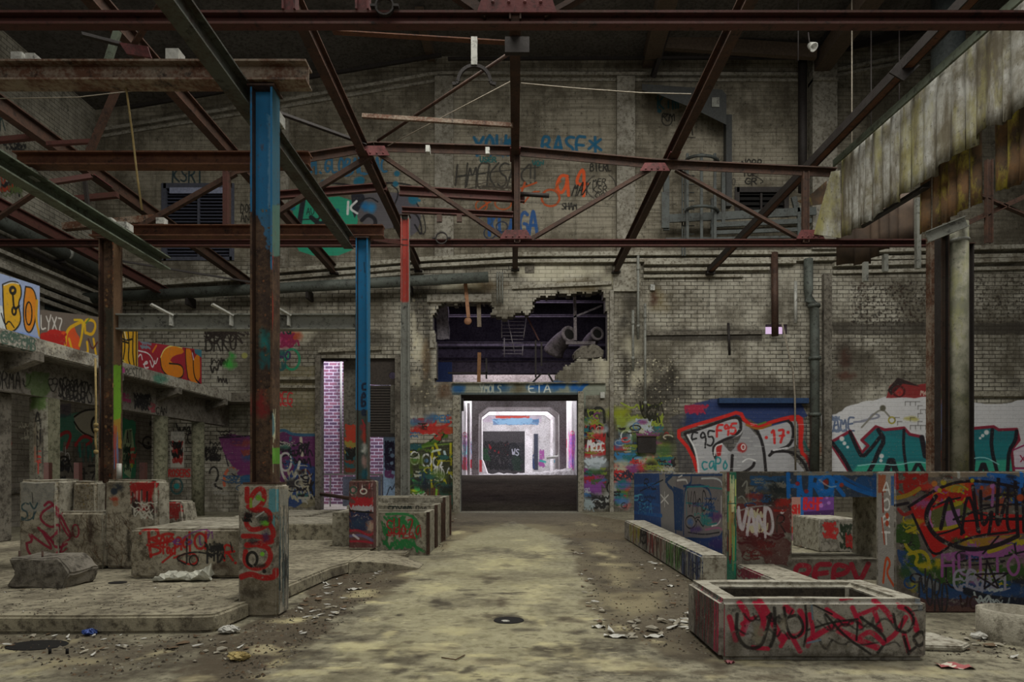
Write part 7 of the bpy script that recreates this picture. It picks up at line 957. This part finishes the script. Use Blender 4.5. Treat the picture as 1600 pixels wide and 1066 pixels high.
cdv = Canvas('paint door pier', (X(534, 25.6), 25.55, 0), (1, 0, 0), (0, 0, 1), 1.0, 5, 60, 2.6); cdv.p(545, 700); cdv.scrib(539, 664, 557, 700, 12, 2.6, (120, 40, 26)); cdv.scrib(539, 690, 557, 712, 6, 2.4, (100, 90, 40)); cdv.scrib(539, 705, 557, 735, 8, 2.4, (24, 56, 60)); cdv.scrib(539, 720, 557, 738, 6, 2.4, (80, 34, 24)); cdv.scrib(539, 700, 557, 738, 5, 2, (16, 16, 16))
struct(MB().box((X(537, 25.6), 25.55, Zf(741, 25.6)), (X(572, 25.6), 25.8, 6.2)).build('wall_door_pier', mPlasterD, paints=[(cdv, concrete('door pier plaster', (.17, .16, .13), (.11, .10, .085), (.05, .045, .035), cv=cdv))]))
d = struct(MB().box((band(500), YW+.1, Zf(563, YW)), (band(540), YW+.3, Zf(556, YW))).build('door_1', mBlk))
mb = MB(); a, b, z0, z1 = band(570), band(619.5), Zf(601, YW), Zf(559, YW); c = W(613, 587, YW+.15); n = 20
# panel with a round hole: ring of quads from the square frame to the hole
sq = []
for i in range(n):
    an = 2*math.pi*i/n; dx, dz = math.cos(an), math.sin(an); tmax = min(((b-c.x) if dx > 0 else (a-c.x))/dx if abs(dx) > 1e-6 else 1e9, ((z1-c.z) if dz > 0 else (z0-c.z))/dz if abs(dz) > 1e-6 else 1e9); sq.append((c.x+dx*tmax, c.z+dz*tmax))
for i in range(n):
    j = (i+1) % n; an, am = 2*math.pi*i/n, 2*math.pi*j/n; r_ = .14
    mb.loft([[(sq[i][0], YW+.15, sq[i][1]), (sq[j][0], YW+.15, sq[j][1]), (sq[j][0], YW+.2, sq[j][1]), (sq[i][0], YW+.2, sq[i][1])], [(c.x+r_*math.cos(an), YW+.15, c.z+r_*math.sin(an)), (c.x+r_*math.cos(am), YW+.15, c.z+r_*math.sin(am)), (c.x+r_*math.cos(am), YW+.2, c.z+r_*math.sin(am)), (c.x+r_*math.cos(an), YW+.2, c.z+r_*math.sin(an))]], False)
mb.build('panel', flat('dark brown door panel', (.06, .048, .04), .7), d)
mb = MB(); z0, z1 = Zf(677, YW), Zf(601, YW)
for i in range(18): z = z0+(z1-z0)*i/18; mb.box((band(574), YW+.18, z), (band(610), YW+.22, z+(z1-z0)/18*.72))
mb.build('shutter', flat('dark brown shutter', (.055, .045, .038), .6), d); MB().box((band(570), YW+.24, z0-.1), (band(619.5), YW+.28, z1)).build('shutter_back', mVoid, d)
MB().box((band(570), YW+.1, z0-.14), (band(619.5), YW+.25, z0)).build('bottom_rail', mBlk, d); MB().box((band(609), YW+.12, z0), (band(619.5), YW+.22, z1)).build('jamb_panel', mPlasterD, d)
tag(MB().tube([W(502, 772, 24.9), W(560, 781, 22)], .07, 10).build('barrier_pole', mRust), 'rusty pole barring the tall doorway behind the dark red pier', 'pole')
# ================================================================== BIG OPENING: PASSAGE AND REAR HALL
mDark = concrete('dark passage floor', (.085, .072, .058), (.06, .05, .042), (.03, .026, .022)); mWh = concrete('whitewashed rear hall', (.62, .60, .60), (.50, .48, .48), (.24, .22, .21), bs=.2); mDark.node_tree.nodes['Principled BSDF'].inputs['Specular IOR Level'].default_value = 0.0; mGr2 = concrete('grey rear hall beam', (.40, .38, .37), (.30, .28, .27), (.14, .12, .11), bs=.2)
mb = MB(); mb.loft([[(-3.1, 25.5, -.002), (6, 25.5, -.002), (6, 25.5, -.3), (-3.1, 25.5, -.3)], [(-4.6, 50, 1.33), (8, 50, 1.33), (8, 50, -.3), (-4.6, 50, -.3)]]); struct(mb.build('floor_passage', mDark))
struct(MB().box((-8, 50, 0), (8, 80, 1.33)).build('floor_rear_hall', mWh))
struct(MB().box((-3.3, 25.52, 4.72), (6, 28.5, 4.98)).build('floor_upper_room', mConcD))
ctl = Canvas('paint rear hall left', (-4.2, 44, 1.2), (0, 1, 0), (0, 0, 1), 36, 6, 24, 1.1); ctl.p(730, 700); ctl.scrib(721, 690, 740, 735, 30, 2.4, (60, 150, 150)); ctl.scrib(721, 675, 740, 735, 24, 2, (120, 60, 110)); ctl.scrib(721, 715, 731, 735, 14, 3, (150, 30, 50)); ctl.ring(726, 679, 3, 3, 1.4, (150, 40, 60)); ctl.scrib(735, 690, 752, 720, 14, 1.6, (110, 150, 180)); ctl.dot(725, 722, 4, (170, 40, 70))
struct(MB().box((-4.6, 46, -.2), (-4.2, 80, 10)).build('wall_rear_hall_left', mWh, paints=[(ctl, concrete('rear hall left wall', (.62, .60, .60), (.50, .48, .48), (.24, .22, .21), bs=.2, cv=ctl))]))
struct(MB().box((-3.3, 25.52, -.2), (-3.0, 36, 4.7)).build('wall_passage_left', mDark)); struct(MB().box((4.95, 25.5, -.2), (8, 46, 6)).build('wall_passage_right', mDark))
ctr = Canvas('paint rear hall right', (4.75, 80, 1.2), (0, -1, 0), (0, 0, 1), 36, 6, 24, 1.1); ctr.p(890, 700); ctr.scrib(878, 684, 886, 735, 18, 3, (190, 60, 100)); ctr.scrib(888, 675, 900, 735, 26, 2.4, (200, 50, 130)); ctr.scrib(888, 675, 900, 735, 14, 2, (110, 70, 180)); ctr.stroke([(862, 722), (880, 718), (884, 705)], 5, (40, 150, 180)); ctr.poly([(876, 690), (886, 686), (886, 700), (876, 706)], (190, 60, 90)); ctr.scrib(872, 670, 886, 700, 12, 1.6, (80, 90, 150)); ctr.ring(894, 677, 3, 3, 1.6, (200, 40, 110))
struct(MB().box((4.75, 46, -.2), (5.15, 80, 10)).build('wall_rear_hall_right', mWh, paints=[(ctr, concrete('rear hall right wall', (.62, .60, .60), (.50, .48, .48), (.24, .22, .21), bs=.2, cv=ctr))]))
cte = Canvas('paint rear hall end', (-4.5, 78, 1.2), (1, 0, 0), (0, 0, 1), 9.5, 8, 18, .9); cte.p(800, 700)
cte.rect(750, 674, 821, 745, (46, 42, 44), alpha=.97); cte.rect(754, 650, 846, 660, (190, 170, 190), alpha=.6); cte.scrib(768, 647, 832, 653, 10, 2, (190, 70, 60)); cte.rect(770, 655, 842, 664, (40, 110, 160), alpha=.75, rag=2); cte.scrib(770, 654, 842, 664, 20, 1.4, (140, 180, 210)); cte.poly([(764, 694), (794, 692), (796, 712), (766, 708)], (130, 20, 28), rag=3); cte.scrib(755, 690, 820, 735, 20, 2, (20, 20, 24)); cte.scrib(800, 705, 820, 735, 10, 2, (30, 70, 40)); cte.rect(795, 692, 820, 735, (24, 28, 34), alpha=.6); cte.text('WS', 800, 702, 812, 712, 1.6, (170, 170, 180)); cte.scrib(752, 700, 766, 720, 6, 2, (24, 60, 34)); cte.rect(834, 678, 841, 735, (40, 50, 70), alpha=.95); cte.scrib(821, 705, 836, 732, 8, 2, (60, 80, 120)); cte.scrib(842, 700, 852, 730, 8, 1.6, (170, 90, 160)); cte.stroke([(844, 720), (852, 722)], 3, (60, 170, 160))
struct(MB().box((-4.5, 78, 0), (5, 78.4, 11)).build('wall_rear_hall_end', mWh, paints=[(cte, concrete('rear hall end wall', (.62, .60, .60), (.50, .48, .48), (.24, .22, .21), bs=.2, cv=cte))]))
def portal(lab, Y, xl, xr, yt, yb, cw_, m, hx=12):
    t = thing('portal_frame', lab, 'frame', (X((xl+xr)/2, Y), Y, 1.33)); s = Y/F
    MB().box((X(xl, Y), Y, Zf(yb, Y)), (X(xr, Y), Y+.8, Zf(yt, Y))).build('lintel', m, t)
    for (a, b, sg) in ((xl, xl+cw_, 1), (xr-cw_, xr, -1)):
        MB().box((X(a, Y), Y, 1.33), (X(b, Y), Y+.8, Zf(yb, Y))).build('post', m, t)
        e = b if sg > 0 else a; mb = MB(); P = [(e, yb), (e+sg*hx, yb), (e, yb+hx*.8)]
        mb.loft([[W(x, y, Y) for x, y in P], [W(x, y, Y)+Vector((0, .8, 0)) for x, y in P]]); mb.build('haunch', m, t)
portal('nearest pale portal frame inside the bright rear hall', 53, 737, 885, 619, 636, 11, mGr2, 14); portal('middle darker portal frame inside the rear hall', 60, 744, 876, 634, 642, 8, concrete('dark portal concrete', (.16, .15, .145), (.12, .11, .105), (.06, .05, .05), bs=.2), 12); portal('farthest white portal frame before the end wall', 70, 750, 864, 643, 649, 4, mWh, 9)
for px, Y0, lab in ((732, 54, 'slim white post at the left of the rear hall, nearer one'), (742, 64, 'slim white post at the left of the rear hall, farther one'), (826, 74, 'broad white pillar before the end wall of the rear hall')): tag(MB().box((X(px-(6 if px > 800 else 2), Y0), Y0, 1.3), (X(px+(6 if px > 800 else 2), Y0), Y0+.5, Zf(672 if px > 800 else 630, Y0))).build('hall_post', mWh), lab, 'post')
mb = MB().box((-2.9, 58, 1.33), (-2.0, 60, 3.0)); cbx = Canvas('paint rear block', (-4.2, 57.9, 1.3), (1, 0, 0), (0, 0, 1), 2.4, 2, 24, 1.0); cbx.p(745, 722); cbx.scrib(734, 718, 748, 736, 12, 2.4, (190, 40, 60)); cbx.rect(748, 718, 753, 738, (170, 30, 40))
mb = MB(); mb.loft([[(X(734, 58), 58, 1.33), (X(762, 58), 58, 1.33), (X(762, 58), 60, 1.33), (X(734, 58), 60, 1.33)], [(X(734, 58), 58, 2.7), (X(754, 58), 58, 2.65), (X(754, 58), 60, 2.65), (X(734, 58), 60, 2.7)]]); tag(mb.build('concrete_ramp', mWh, paints=[(cbx, concrete('rear block concrete', (.62, .6, .6), (.5, .48, .48), (.24, .22, .21), cv=cbx))]), 'pale sloped concrete block at the left inside the rear hall', 'concrete block')
t = thing('rubble_heap', 'long bright heap of rubble lying across the far end of the passage', 'rubble', (0, 51, 1.33)); mb = MB(); rr = random.Random(4); n = 40; rings = []
for i in range(n):
    x = -2.5+7.2*i/(n-1)*.98; h = .08+.10*rr.random()+(.45*max(0, (i-20)/20) if i > 20 else 0); rings.append([(x, 50.2, 1.33), (x, 50.6, 1.33+h*.6), (x, 51.3, 1.33+h), (x, 52.4, 1.33)])
mb.loft(rings); mb.build('heap', mWh, t, jitter=.06)
tag(MB().tube([W(854, 716, 57), W(872, 714, 57), W(875, 706, 57), W(875, 640, 57)], .13, 10).build('drain_pipe', mGry), 'grey pipe bending up the right wall of the rear hall', 'pipe')
t = thing('door_track', 'steel frame with hanging bolt at the left of the big opening', 'frame', W(721, 640, 24.9)); MB().box((band(717.5), YW-.08, 0), (band(720.5), YW-.005, Zf(617, YW))).build('jamb', mGry, t); MB().box((band(720.5), YW+.1, Zf(642, YW)), (band(724), YW+.2, Zf(622, YW))).build('bolt', mBlk, t)
# ------------------------------------------------------------------ room behind the broken upper opening
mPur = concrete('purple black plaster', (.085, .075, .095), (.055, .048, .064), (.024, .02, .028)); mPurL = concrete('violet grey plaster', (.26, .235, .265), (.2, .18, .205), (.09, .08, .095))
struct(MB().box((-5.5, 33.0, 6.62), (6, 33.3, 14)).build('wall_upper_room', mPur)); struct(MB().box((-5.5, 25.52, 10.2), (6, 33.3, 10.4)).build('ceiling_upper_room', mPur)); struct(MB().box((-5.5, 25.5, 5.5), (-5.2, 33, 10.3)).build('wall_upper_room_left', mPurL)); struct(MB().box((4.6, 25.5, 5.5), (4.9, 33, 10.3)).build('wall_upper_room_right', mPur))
for lab, y, h, Y0, m in (('upper pale steel joist across the dark upper room', 494, .12, 30, mPurL), ('middle violet joist across the dark upper room', 538, .2, 30.5, mPurL), ('dark lower joist across the upper room', 551, .5, 29.5, mPur), ('broad violet beam low in the upper room', 574, .62, 31.5, mPurL), ('top joist of the upper room right of the ladder', 472, .12, 29.8, mPurL)):
    t = thing('room_joist', lab, 'beam', (0, Y0, Zf(y, Y0))); MB().beam((-5.1, Y0, Zf(y, Y0)), (4.55, Y0, Zf(y, Y0)), 'I', .12, h, .02).build('web', m, t)
mOr = steel('orange hook iron', (.34, .17, .09), (.22, .11, .07), .4)  # orange is the hook iron's own colour
t = thing('hanging_hook', 'orange iron rod with a round disc hanging in the broken opening', 'hook', W(732, 470, 24.9)); MB().beam(W(727, 440, 24.85), W(732, 496, 24.85), 'B', .14, .06, .02, up=(0, 1, 0)).build('rod', mOr, t); c = W(731, 502, 24.85); MB().lathe((c.x, c.y, c.z), (0, -1, 0), [(0, -.04), (.14, -.04), (.15, 0), (.12, .04), (0, .05)], 20).build('disc', mOr, t)
tag(MB().beam(W(748, 473, 25.2), W(749, 511, 25.2), 'B', .16, .05, .02, up=(0, 1, 0)).build('wooden_plank', flat('pale plank', (.24, .19, .14))), 'pale plank hanging right of the orange disc in the broken opening', 'plank')
tag(MB().beam(W(749, 551, 25.2), W(748, 598, 25.2), 'B', .14, .05, .02, up=(0, 1, 0)).build('wooden_plank', flat('orange plank', (.26, .13, .06))), 'orange upright plank standing on the sill of the broken opening', 'plank')
t = thing('cable_ladder', 'twisted wire grid ladder hanging in the broken opening', 'ladder', W(803, 520, 25.8)); 
for a, b in (((784, 492), (784, 528)), ((823, 492), (818, 528)), ((788, 528), (788, 558)), ((817, 540), (816, 556)), ((793, 497), (804, 551))): MB().tube([W(*a, 25.8), W(*b, 25.8)], .022, 6).build('rail', mPurL, t)
for k in range(11): MB().tube([W(785, 497+k*5.6, 25.8), W(820-k*.4, 497+k*5.6, 25.8)], .013, 6).build('rung', mPurL, t)
tag(MB().beam(W(823, 494, 26.5), W(842, 532, 26.5), 'B', .06, .06, .02, up=(0, 1, 0)).build('brace_bar', mRed1), 'thin reddish brace right of the wire ladder in the upper room', 'brace')
mVes = concrete('stained vessel paint', (.22, .19, .20), (.15, .13, .14), (.07, .06, .06))
for lab, (cx_, cy_), (bx, by), r_, Y0 in (('larger grey pipe elbow with a dark open mouth in the upper room', (889, 523), (864, 552), .30, 26.3), ('smaller pipe elbow with an open mouth beside the right edge of the upper room', (933, 522), (918, 548), .25, 26.6)):
    t = thing('pipe_elbow', lab, 'pipe', W(cx_, cy_, Y0)); c = W(cx_, cy_, Y0); q = W(bx, by, Y0+1.0); m_ = (c+q)/2+Vector((-.1, .3, .15)); pts = []
    for i in range(9): u = i/8; pts.append(q*(1-u)**2+m_*2*u*(1-u)+c*u**2)
    MB().tube(pts, [r_*(1.5-.5*i/8) for i in range(9)], 18).build('shell', mVes, t); dv = (pts[-1]-pts[-2]).normalized(); MB().lathe(c, dv, [(r_*.98, -.1), (r_*1.18, -.1), (r_*1.18, .06), (r_*.8, .06), (r_*.75, -.05), (0, -.06)], 20).build('mouth_ring', mVes, t); MB().lathe(c+dv*.03, dv, [(r_*.74, 0), (0, .005)], 20).build('mouth_shade', mVoid, t)  # black disc stands in for the shade inside each mouth
for lab, P in (('broken lump of wall masonry on the right of the opening sill', [(868, 597), (948, 597), (948, 562), (915, 563), (884, 572), (876, 586)]), ('rounded lump of plaster below the smaller pipe elbow', [(898, 562), (944, 560), (942, 545), (930, 538), (906, 541), (896, 550)])):
    t = thing('masonry_lump', lab, 'rubble', W(P[0][0], P[0][1], 25.2)); mb = MB(); mb.loft([[W(x, y, 25.08) for x, y in P], [W(x, y, 25.08)+Vector((0, .55, 0)) for x, y in P]]); mb.build('lump', mConcD, t, bevel=.05, jitter=.07, subdiv=4)
for i, (lab, a, b) in enumerate((('dark upright of the guard rail in the upper room, left', (760, 560), (760, 592)), ('dark upright of the guard rail in the upper room, centre', (837, 532), (837, 590)), ('dark upright of the guard rail in the upper room, right', (846, 535), (846, 572)), ('slanting dark leg under the pipe elbows, left', (846, 584), (832, 598)), ('slanting dark leg under the pipe elbows, right', (856, 583), (864, 597)), ('long dark guard rail low in the broken opening', (700, 583), (762, 583)), ('pale vertical board right of the large pipe elbow', (898, 464), (899, 532)), ('thin pale stick leaning at the right of the broken opening', (896, 496), (940, 478)), ('horizontal sill board under the smaller pipe elbow', (884, 536), (930, 536)))):
    m = mPurL if 'pale' in lab else mBlk; m = mVes if 'board' in lab else m; tag(MB().beam(W(*a, 26.0), W(*b, 26.0), 'B', .12 if 'board' in lab else .07, .07, .02, up=(0, 1, 0)).build('loose_bar', m), lab, 'bar')
t = thing('torn_lath', 'torn ceiling lath hanging in the broken opening above the wire ladder', 'rubble', W(805, 480, 25.6)); mb = MB(); P = [(780, 488), (800, 480), (824, 482), (826, 468), (836, 474), (833, 488), (818, 492), (788, 494)]; mb.loft([[W(x, y, 25.5) for x, y in P], [W(x, y, 25.5)+Vector((0, .05, 0)) for x, y in P]]); mb.build('lath', mVes, t, jitter=.04)
tag(MB().beam(W(690, 474, 26.2), W(694, 530, 26.4), 'B', .5, .3, .02, up=(0, 1, 0)).build('plaster_slab', mPurL, jitter=.06, subdiv=3), 'violet tilted plaster slab in the left corner of the broken opening', 'rubble')
tag(MB().box((X(682, 29), 29, Zf(600, 29)), (X(706, 29), 29.1, Zf(566, 29))).build('blue_panel', flat('blue panel', (.05, .09, .22))), 'dark blue panel low in the left corner of the upper room', 'panel')
tag(MB().box((X(672, 25.05), 24.92, Zf(544, 25)), (X(681, 25), 25.02, Zf(522, 25))).build('wall_box', mPlaster), 'small grey box on the wall at the left edge of the broken opening', 'box')
struct(MB().box((-3.6, 37, 6.2), (2.8, 37.2, 7.4)).build('wall_daylit_strip', mWh))
# ================================================================== LITTER
mPap = flat('white paper scrap', (.56, .55, .5), .8, var=.2); mPap2 = flat('dirty paper scrap', (.36, .33, .26), .9); mLeaf = flat('brown scrap', (.15, .10, .06), .9); mChip = concrete('stone chip', (.3, .28, .22), (.2, .18, .14), (.09, .08, .06))
rs = random.Random(11)
def scrap_mesh(seed, L, m, nm):
    r = random.Random(seed); mb = MB(); n = 6; P = []
    for i in range(n): a = 2*math.pi*i/n; rr = L*r.uniform(.45, 1.15); P.append((rr*math.cos(a)*1.15, rr*(.28+.3*(seed%3)/2)*math.sin(a)))
    top = [(x, y, .006+abs(x)*r.uniform(0, .35)+r.uniform(0, .012)) for x, y in P]; c = (0, 0, .012+r.uniform(0, .02)); lo = [(x, y, z-.003) for x, y, z in top]
    for i in range(n): j = (i+1) % n; mb.face([top[i], top[j], c]); mb.face([lo[j], lo[i], (0, 0, c[2]-.003)]); mb.face([lo[i], lo[j], top[j], top[i]])
    o = mb.build(nm, m, origin=(0, 0, 0)); return o
protos = [scrap_mesh(i, .05, (mPap, mPap2, mLeaf)[i % 3], 'paper_scrap') for i in range(9)]; used = [False]*9
def scatter(poly, n, lab, grp, zf=lambda p: 0.0, smin=.5, smax=1.4, kinds=(0, 1, 2)):
    xs_ = [p[0] for p in poly]; ys_ = [p[1] for p in poly]; c = 0
    while c < n:
        px, py = rs.uniform(min(xs_), max(xs_)), rs.uniform(min(ys_), max(ys_))
        if not inpoly(px, py, poly): continue
        z = zf((px, py)); p = G(px, py, z); k = rs.choice([q for q in range(9) if q % 3 in kinds])
        if used[k]: o = protos[k].copy(); C.objects.link(o)
        else: o = protos[k]; used[k] = True
        o.location = (p.x, p.y, z); o.rotation_euler = (0, 0, rs.uniform(0, 6.28)); s = rs.uniform(smin, smax); o.scale = (s, s, s*rs.uniform(.6, 1.2)); tag(o, lab, 'litter', grp); c += 1
scatter([(460, 950), (545, 885), (600, 890), (530, 960), (470, 1000)], 64, 'small paper scrap in the dirt strip between platform and smooth lane', 'scraps beside the platform')
scatter([(885, 842), (905, 842), (950, 985), (925, 975)], 30, 'small paper scrap along the right edge of the smooth lane', 'scraps along the lane edge')
scatter([(940, 980), (1085, 960), (1085, 985), (960, 1002)], 26, 'paper scrap in the drift of litter left of the planter basin', 'scraps by the planter', smin=.8, smax=2.2, kinds=(0, 0, 1))
scatter([(990, 850), (1060, 900), (1085, 960), (1060, 960), (980, 860)], 22, 'paper scrap on the ground along the foot of the long ledge', 'scraps by the ledge')
scatter([(0, 992), (340, 992), (400, 1010), (330, 1050), (0, 1010)], 34, 'paper scrap in the gutter in front of the platform', 'scraps before the platform')
scatter([(0, 925), (330, 905), (360, 950), (0, 960)], 16, 'paper scrap lying on the platform top', 'scraps on the platform', zf=lambda p: .176, smin=.4, smax=.9)
scatter([(690, 806), (716, 806), (712, 850), (694, 850)], 10, 'pale scrap beside the three troughs', 'scraps by the troughs', smin=.8, smax=2)
scatter([(1480, 1000), (1600, 1000), (1600, 1040), (1470, 1010)], 12, 'paper scrap on the floor by the concrete ring', 'scraps by the ring')
scatter([(1246, 850), (1330, 850), (1330, 866), (1244, 866)], 10, 'scrap on the yard floor seen through the square opening', 'scraps in the yard', smin=.8, smax=2)
def crumple(name, lab, cat, c, sx_, sy_, sz_, m, seed=1):
    t = None; mb = MB(); r = random.Random(seed); n = 22; rings = []
    for i in range(9):
        ph = math.pi*(i+.3)/9.6; rings.append([(c.x+sx_*math.sin(ph)*math.cos(2*math.pi*j/n)*(1+.28*math.sin(j*2.3+i+seed)), c.y+sy_*math.sin(ph)*math.sin(2*math.pi*j/n)*(1+.2*math.sin(j*1.7+i*2)), c.z+max(0.002, sz_*(.5-.5*math.cos(ph)+.12*math.sin(j*3+i)))) for j in range(n)])
    mb.loft(rings); return tag(mb.build(name, m, jitter=.012), lab, cat)
mSack = flat('pale plastic sack', (.50, .50, .42), .5, var=.45, sc=9)
pt = G(284, 909, .176)
mb = MB(); prof = []
for i in range(15):
    u = i/14; cx_ = pt.x-.34+.68*u; hw = .07+.06*math.sin(u*3.1); hh = .05+.12*u+.03*math.sin(u*7); yy = pt.y+.06*math.sin(u*3)+.03*u; ring = []
    for j in range(12): a = 2*math.pi*j/12; ring.append((cx_+.02*math.sin(j*2+i), yy+hw*math.cos(a)*(1+.15*math.sin(3*a+i)), .178+max(0, hh*(.5+.5*math.sin(a))*(1+.25*math.sin(2*a+i*1.7)))))
    prof.append(ring)
mb.sm = False; mb.loft(prof); tag(mb.build('plastic_sack', mSack, jitter=.008), 'crumpled pale plastic sack lying on the platform under the red lettering', 'sack')
crumple('drink_can', 'crushed blue can with a white mark in front of the platform', 'can', G(140, 993), .065, .045, .06, flat('blue crushed can', (.05, .09, .30), .35, .3), 3)
crumple('paper_wad', 'crumpled white paper wad at the platform corner below the near pier', 'litter', G(358, 990), .09, .06, .07, mPap, 5); crumple('foam_lump', 'yellowish foam lump on the floor right of the platform corner', 'litter', G(374, 1032), .08, .06, .07, flat('yellow foam', (.42, .33, .14), .9), 8); crumple('paper_wad', 'white wad of paper beside the concrete ring', 'litter', G(1535, 998), .09, .06, .06, mPap, 6); crumple('paper_wad', 'torn white scrap on the round lane plate', 'litter', G(790, 972), .035, .025, .02, mPap, 9)
def sheet_(lab, px, py, L, Wd, rot, m, z=0.0, name='paper_sheet', seed=0):
    p = G(px, py, z); r = random.Random(seed); n = 6; rows = []
    for i in range(n):
        row = []
        for j in range(4): x = (i/(n-1)-.5)*L; y = (j/3-.5)*Wd+r.uniform(-.008, .008); row.append((p.x+x*math.cos(rot)-y*math.sin(rot), p.y+x*math.sin(rot)+y*math.cos(rot), z+.012+.012*math.sin(i*1.9+j)+r.uniform(0, .006)))
        rows.append(row)
    mb = MB(); mb.loft([r_+[(a, b, c-.003) for a, b, c in r_[::-1]] for r_ in rows]); return tag(mb.build(name, m), lab, 'paper')
knp = NM('printed leaflet'); sxp = knp.N.new('ShaderNodeTexCoord'); 
mNews = knp.done(knp.mix(knp.ramp(knp.noise(9, 2, .5), (.5, 0), (.53, 1)), (.6, .55, .45), (.36, .10, .10)), .7)
sheet_('torn printed leaflet with a red patch on the floor at the lower right', 1492, 1043, .26, .12, -.15, mNews, seed=3); sheet_('small pink scrap at the front left corner of the planter', 1140, 1037, .07, .05, .3, flat('pink scrap', (.45, .16, .18)), seed=4); sheet_('white flat sheet lying on the lane edge left of the litter drift', 935, 981, .14, .07, .1, mPap, seed=5); sheet_('long torn paper sheet in the litter drift, left piece', 962, 996, .22, .08, -.25, mPap, seed=6); sheet_('long torn paper sheet in the litter drift, right piece', 1022, 996, .2, .07, .2, mPap, seed=7); sheet_('small white paper on the dirt before the front planter side', 1048, 917, .1, .06, .1, mPap, seed=8); sheet_('broken pale splinter leaning in the dirt strip beside the platform', 508, 912, .22, .03, -.9, mPap, seed=9); sheet_('white cardboard piece in the dirt strip near the platform edge', 553, 922, .16, .08, .5, mPap, seed=10); sheet_('white paper on top of the long concrete block by the wedge', 253, 812, .12, .08, .4, mPap, z=.825, seed=12); sheet_('white paper on the platform right of the broken lump', 110, 897, .13, .08, .2, mPap, z=.176, seed=13)
tag(MB().tube([G(690, 1030)+Vector((0, 0, .012)), G(712, 1034)+Vector((0, 0, .015)), G(726, 1026)+Vector((0, 0, .012))], .006, 6).build('twig', mLeaf), 'thin dark twig lying on the smooth lane near the bottom', 'twig')
# loose dirt, crumbs and leaf bits (uncountable)
mb = MB(); rr = random.Random(21)
ZONES = [([(460, 950), (545, 882), (640, 890), (520, 985), (400, 1066), (345, 1060), (350, 995)], 900), ([(884, 840), (985, 836), (1085, 905), (1090, 960), (1120, 1030), (985, 1003), (944, 988), (915, 930)], 800), ([(0, 990), (340, 992), (350, 1020), (150, 1066), (0, 1020)], 500), ([(700, 806), (720, 806), (700, 850), (690, 866), (680, 866)], 160), ([(905, 806), (985, 815), (985, 835), (890, 838)], 220), ([(1455, 990), (1600, 975), (1600, 1030), (1450, 1025)], 200), ([(0, 920), (360, 905), (370, 955), (0, 962)], 260)]
for zi, (poly, n) in enumerate(ZONES):
    xs_ = [p[0] for p in poly]; ys_ = [p[1] for p in poly]; c = 0
    while c < n:
        px, py = rr.uniform(min(xs_), max(xs_)), rr.uniform(min(ys_), max(ys_))
        if not inpoly(px, py, poly): continue
        z = .176 if zi == 6 else 0.0; p = G(px, py, z); s = rr.uniform(.005, .022)*(1 if zi < 6 else .7); a = rr.uniform(0, 6.28); mi = rr.choice([0, 0, 0, 1, 2]); ca_, sa_ = math.cos(a)*s, math.sin(a)*s
        q = [(p.x+ca_, p.y+sa_, z+.001), (p.x-sa_*.6, p.y+ca_*.6, z+.001), (p.x-ca_, p.y-sa_, z+.001), (p.x+sa_*.6, p.y-ca_*.6, z+.001)]; tp = (p.x, p.y, z+s*rr.uniform(.3, 1.0))
        for i in range(4): mb.face([q[i], q[(i+1) % 4], tp], mi)
        c += 1
tag(mb.build('dirt_crumbs', [mDirtShade, mChip, mLeaf], origin=(0, 8, 0), recalc=False), 'loose dirt crumbs and leaf bits strewn over the dirty floor strips', 'dirt', kind='stuff')
# ================================================================== LIGHT
def area(name, loc, size, rot, power, col=(1, 1, 1)):
    d = bpy.data.lights.new(name, 'AREA'); d.shape = 'RECTANGLE'; d.size, d.size_y = size; d.energy = power; d.color = col
    o = bpy.data.objects.new(name, d); C.objects.link(o); o.location = loc; o.rotation_euler = rot; return o
area('skylight', (1.5, 8.5, 17.5), (15, 12), (0, 0, 0), 3600, (1, .975, .90))
area('skylight side', (12.5, 14, 15.5), (6, 8), (0, math.radians(25), 0), 700, (1, .98, .92))
area('added front fill', (0, -6, 8), (16, 8), (math.radians(68), 0, 0), 420, (1, .97, .9))  # unseen fill added behind the camera to lift the front faces
area('added gallery fill', (-12.7, 9.5, 2.2), (2.6, 2.6), (math.radians(90), 0, math.radians(8)), 220, (1, .96, .88))  # made-up source out of view, added to brighten the gallery wall
area('courtyard daylight', (-6.5, 28.6, 11), (4.5, 3), (math.radians(25), 0, 0), 1500, (.9, .87, 1))
area('rear hall daylight', (0, 62, 13), (8, 20), (0, 0, 0), 6000, (.95, .93, 1))
area('added upper room fill', (-.5, 28, 10.1), (6, 3), (0, 0, 0), 110, (.85, .74, 1))  # purplish fill added inside the room to lift its darkness
area('added strip fill', (-.4, 35.2, 8.6), (6, 1.5), (math.radians(28), 0, 0), 160, (1, .86, .9))  # small fill added above the pale strip wall to make it bright
w = bpy.data.worlds.new('World'); bpy.context.scene.world = w; w.use_nodes = True
w.node_tree.nodes['Background'].inputs[0].default_value = (.75, .8, .9, 1); w.node_tree.nodes['Background'].inputs[1].default_value = .03
vs = bpy.context.scene.view_settings; vs.view_transform = 'Standard'; vs.look = 'None'; vs.gamma = 1; vs.use_curve_mapping = False; vs.exposure = 0.0
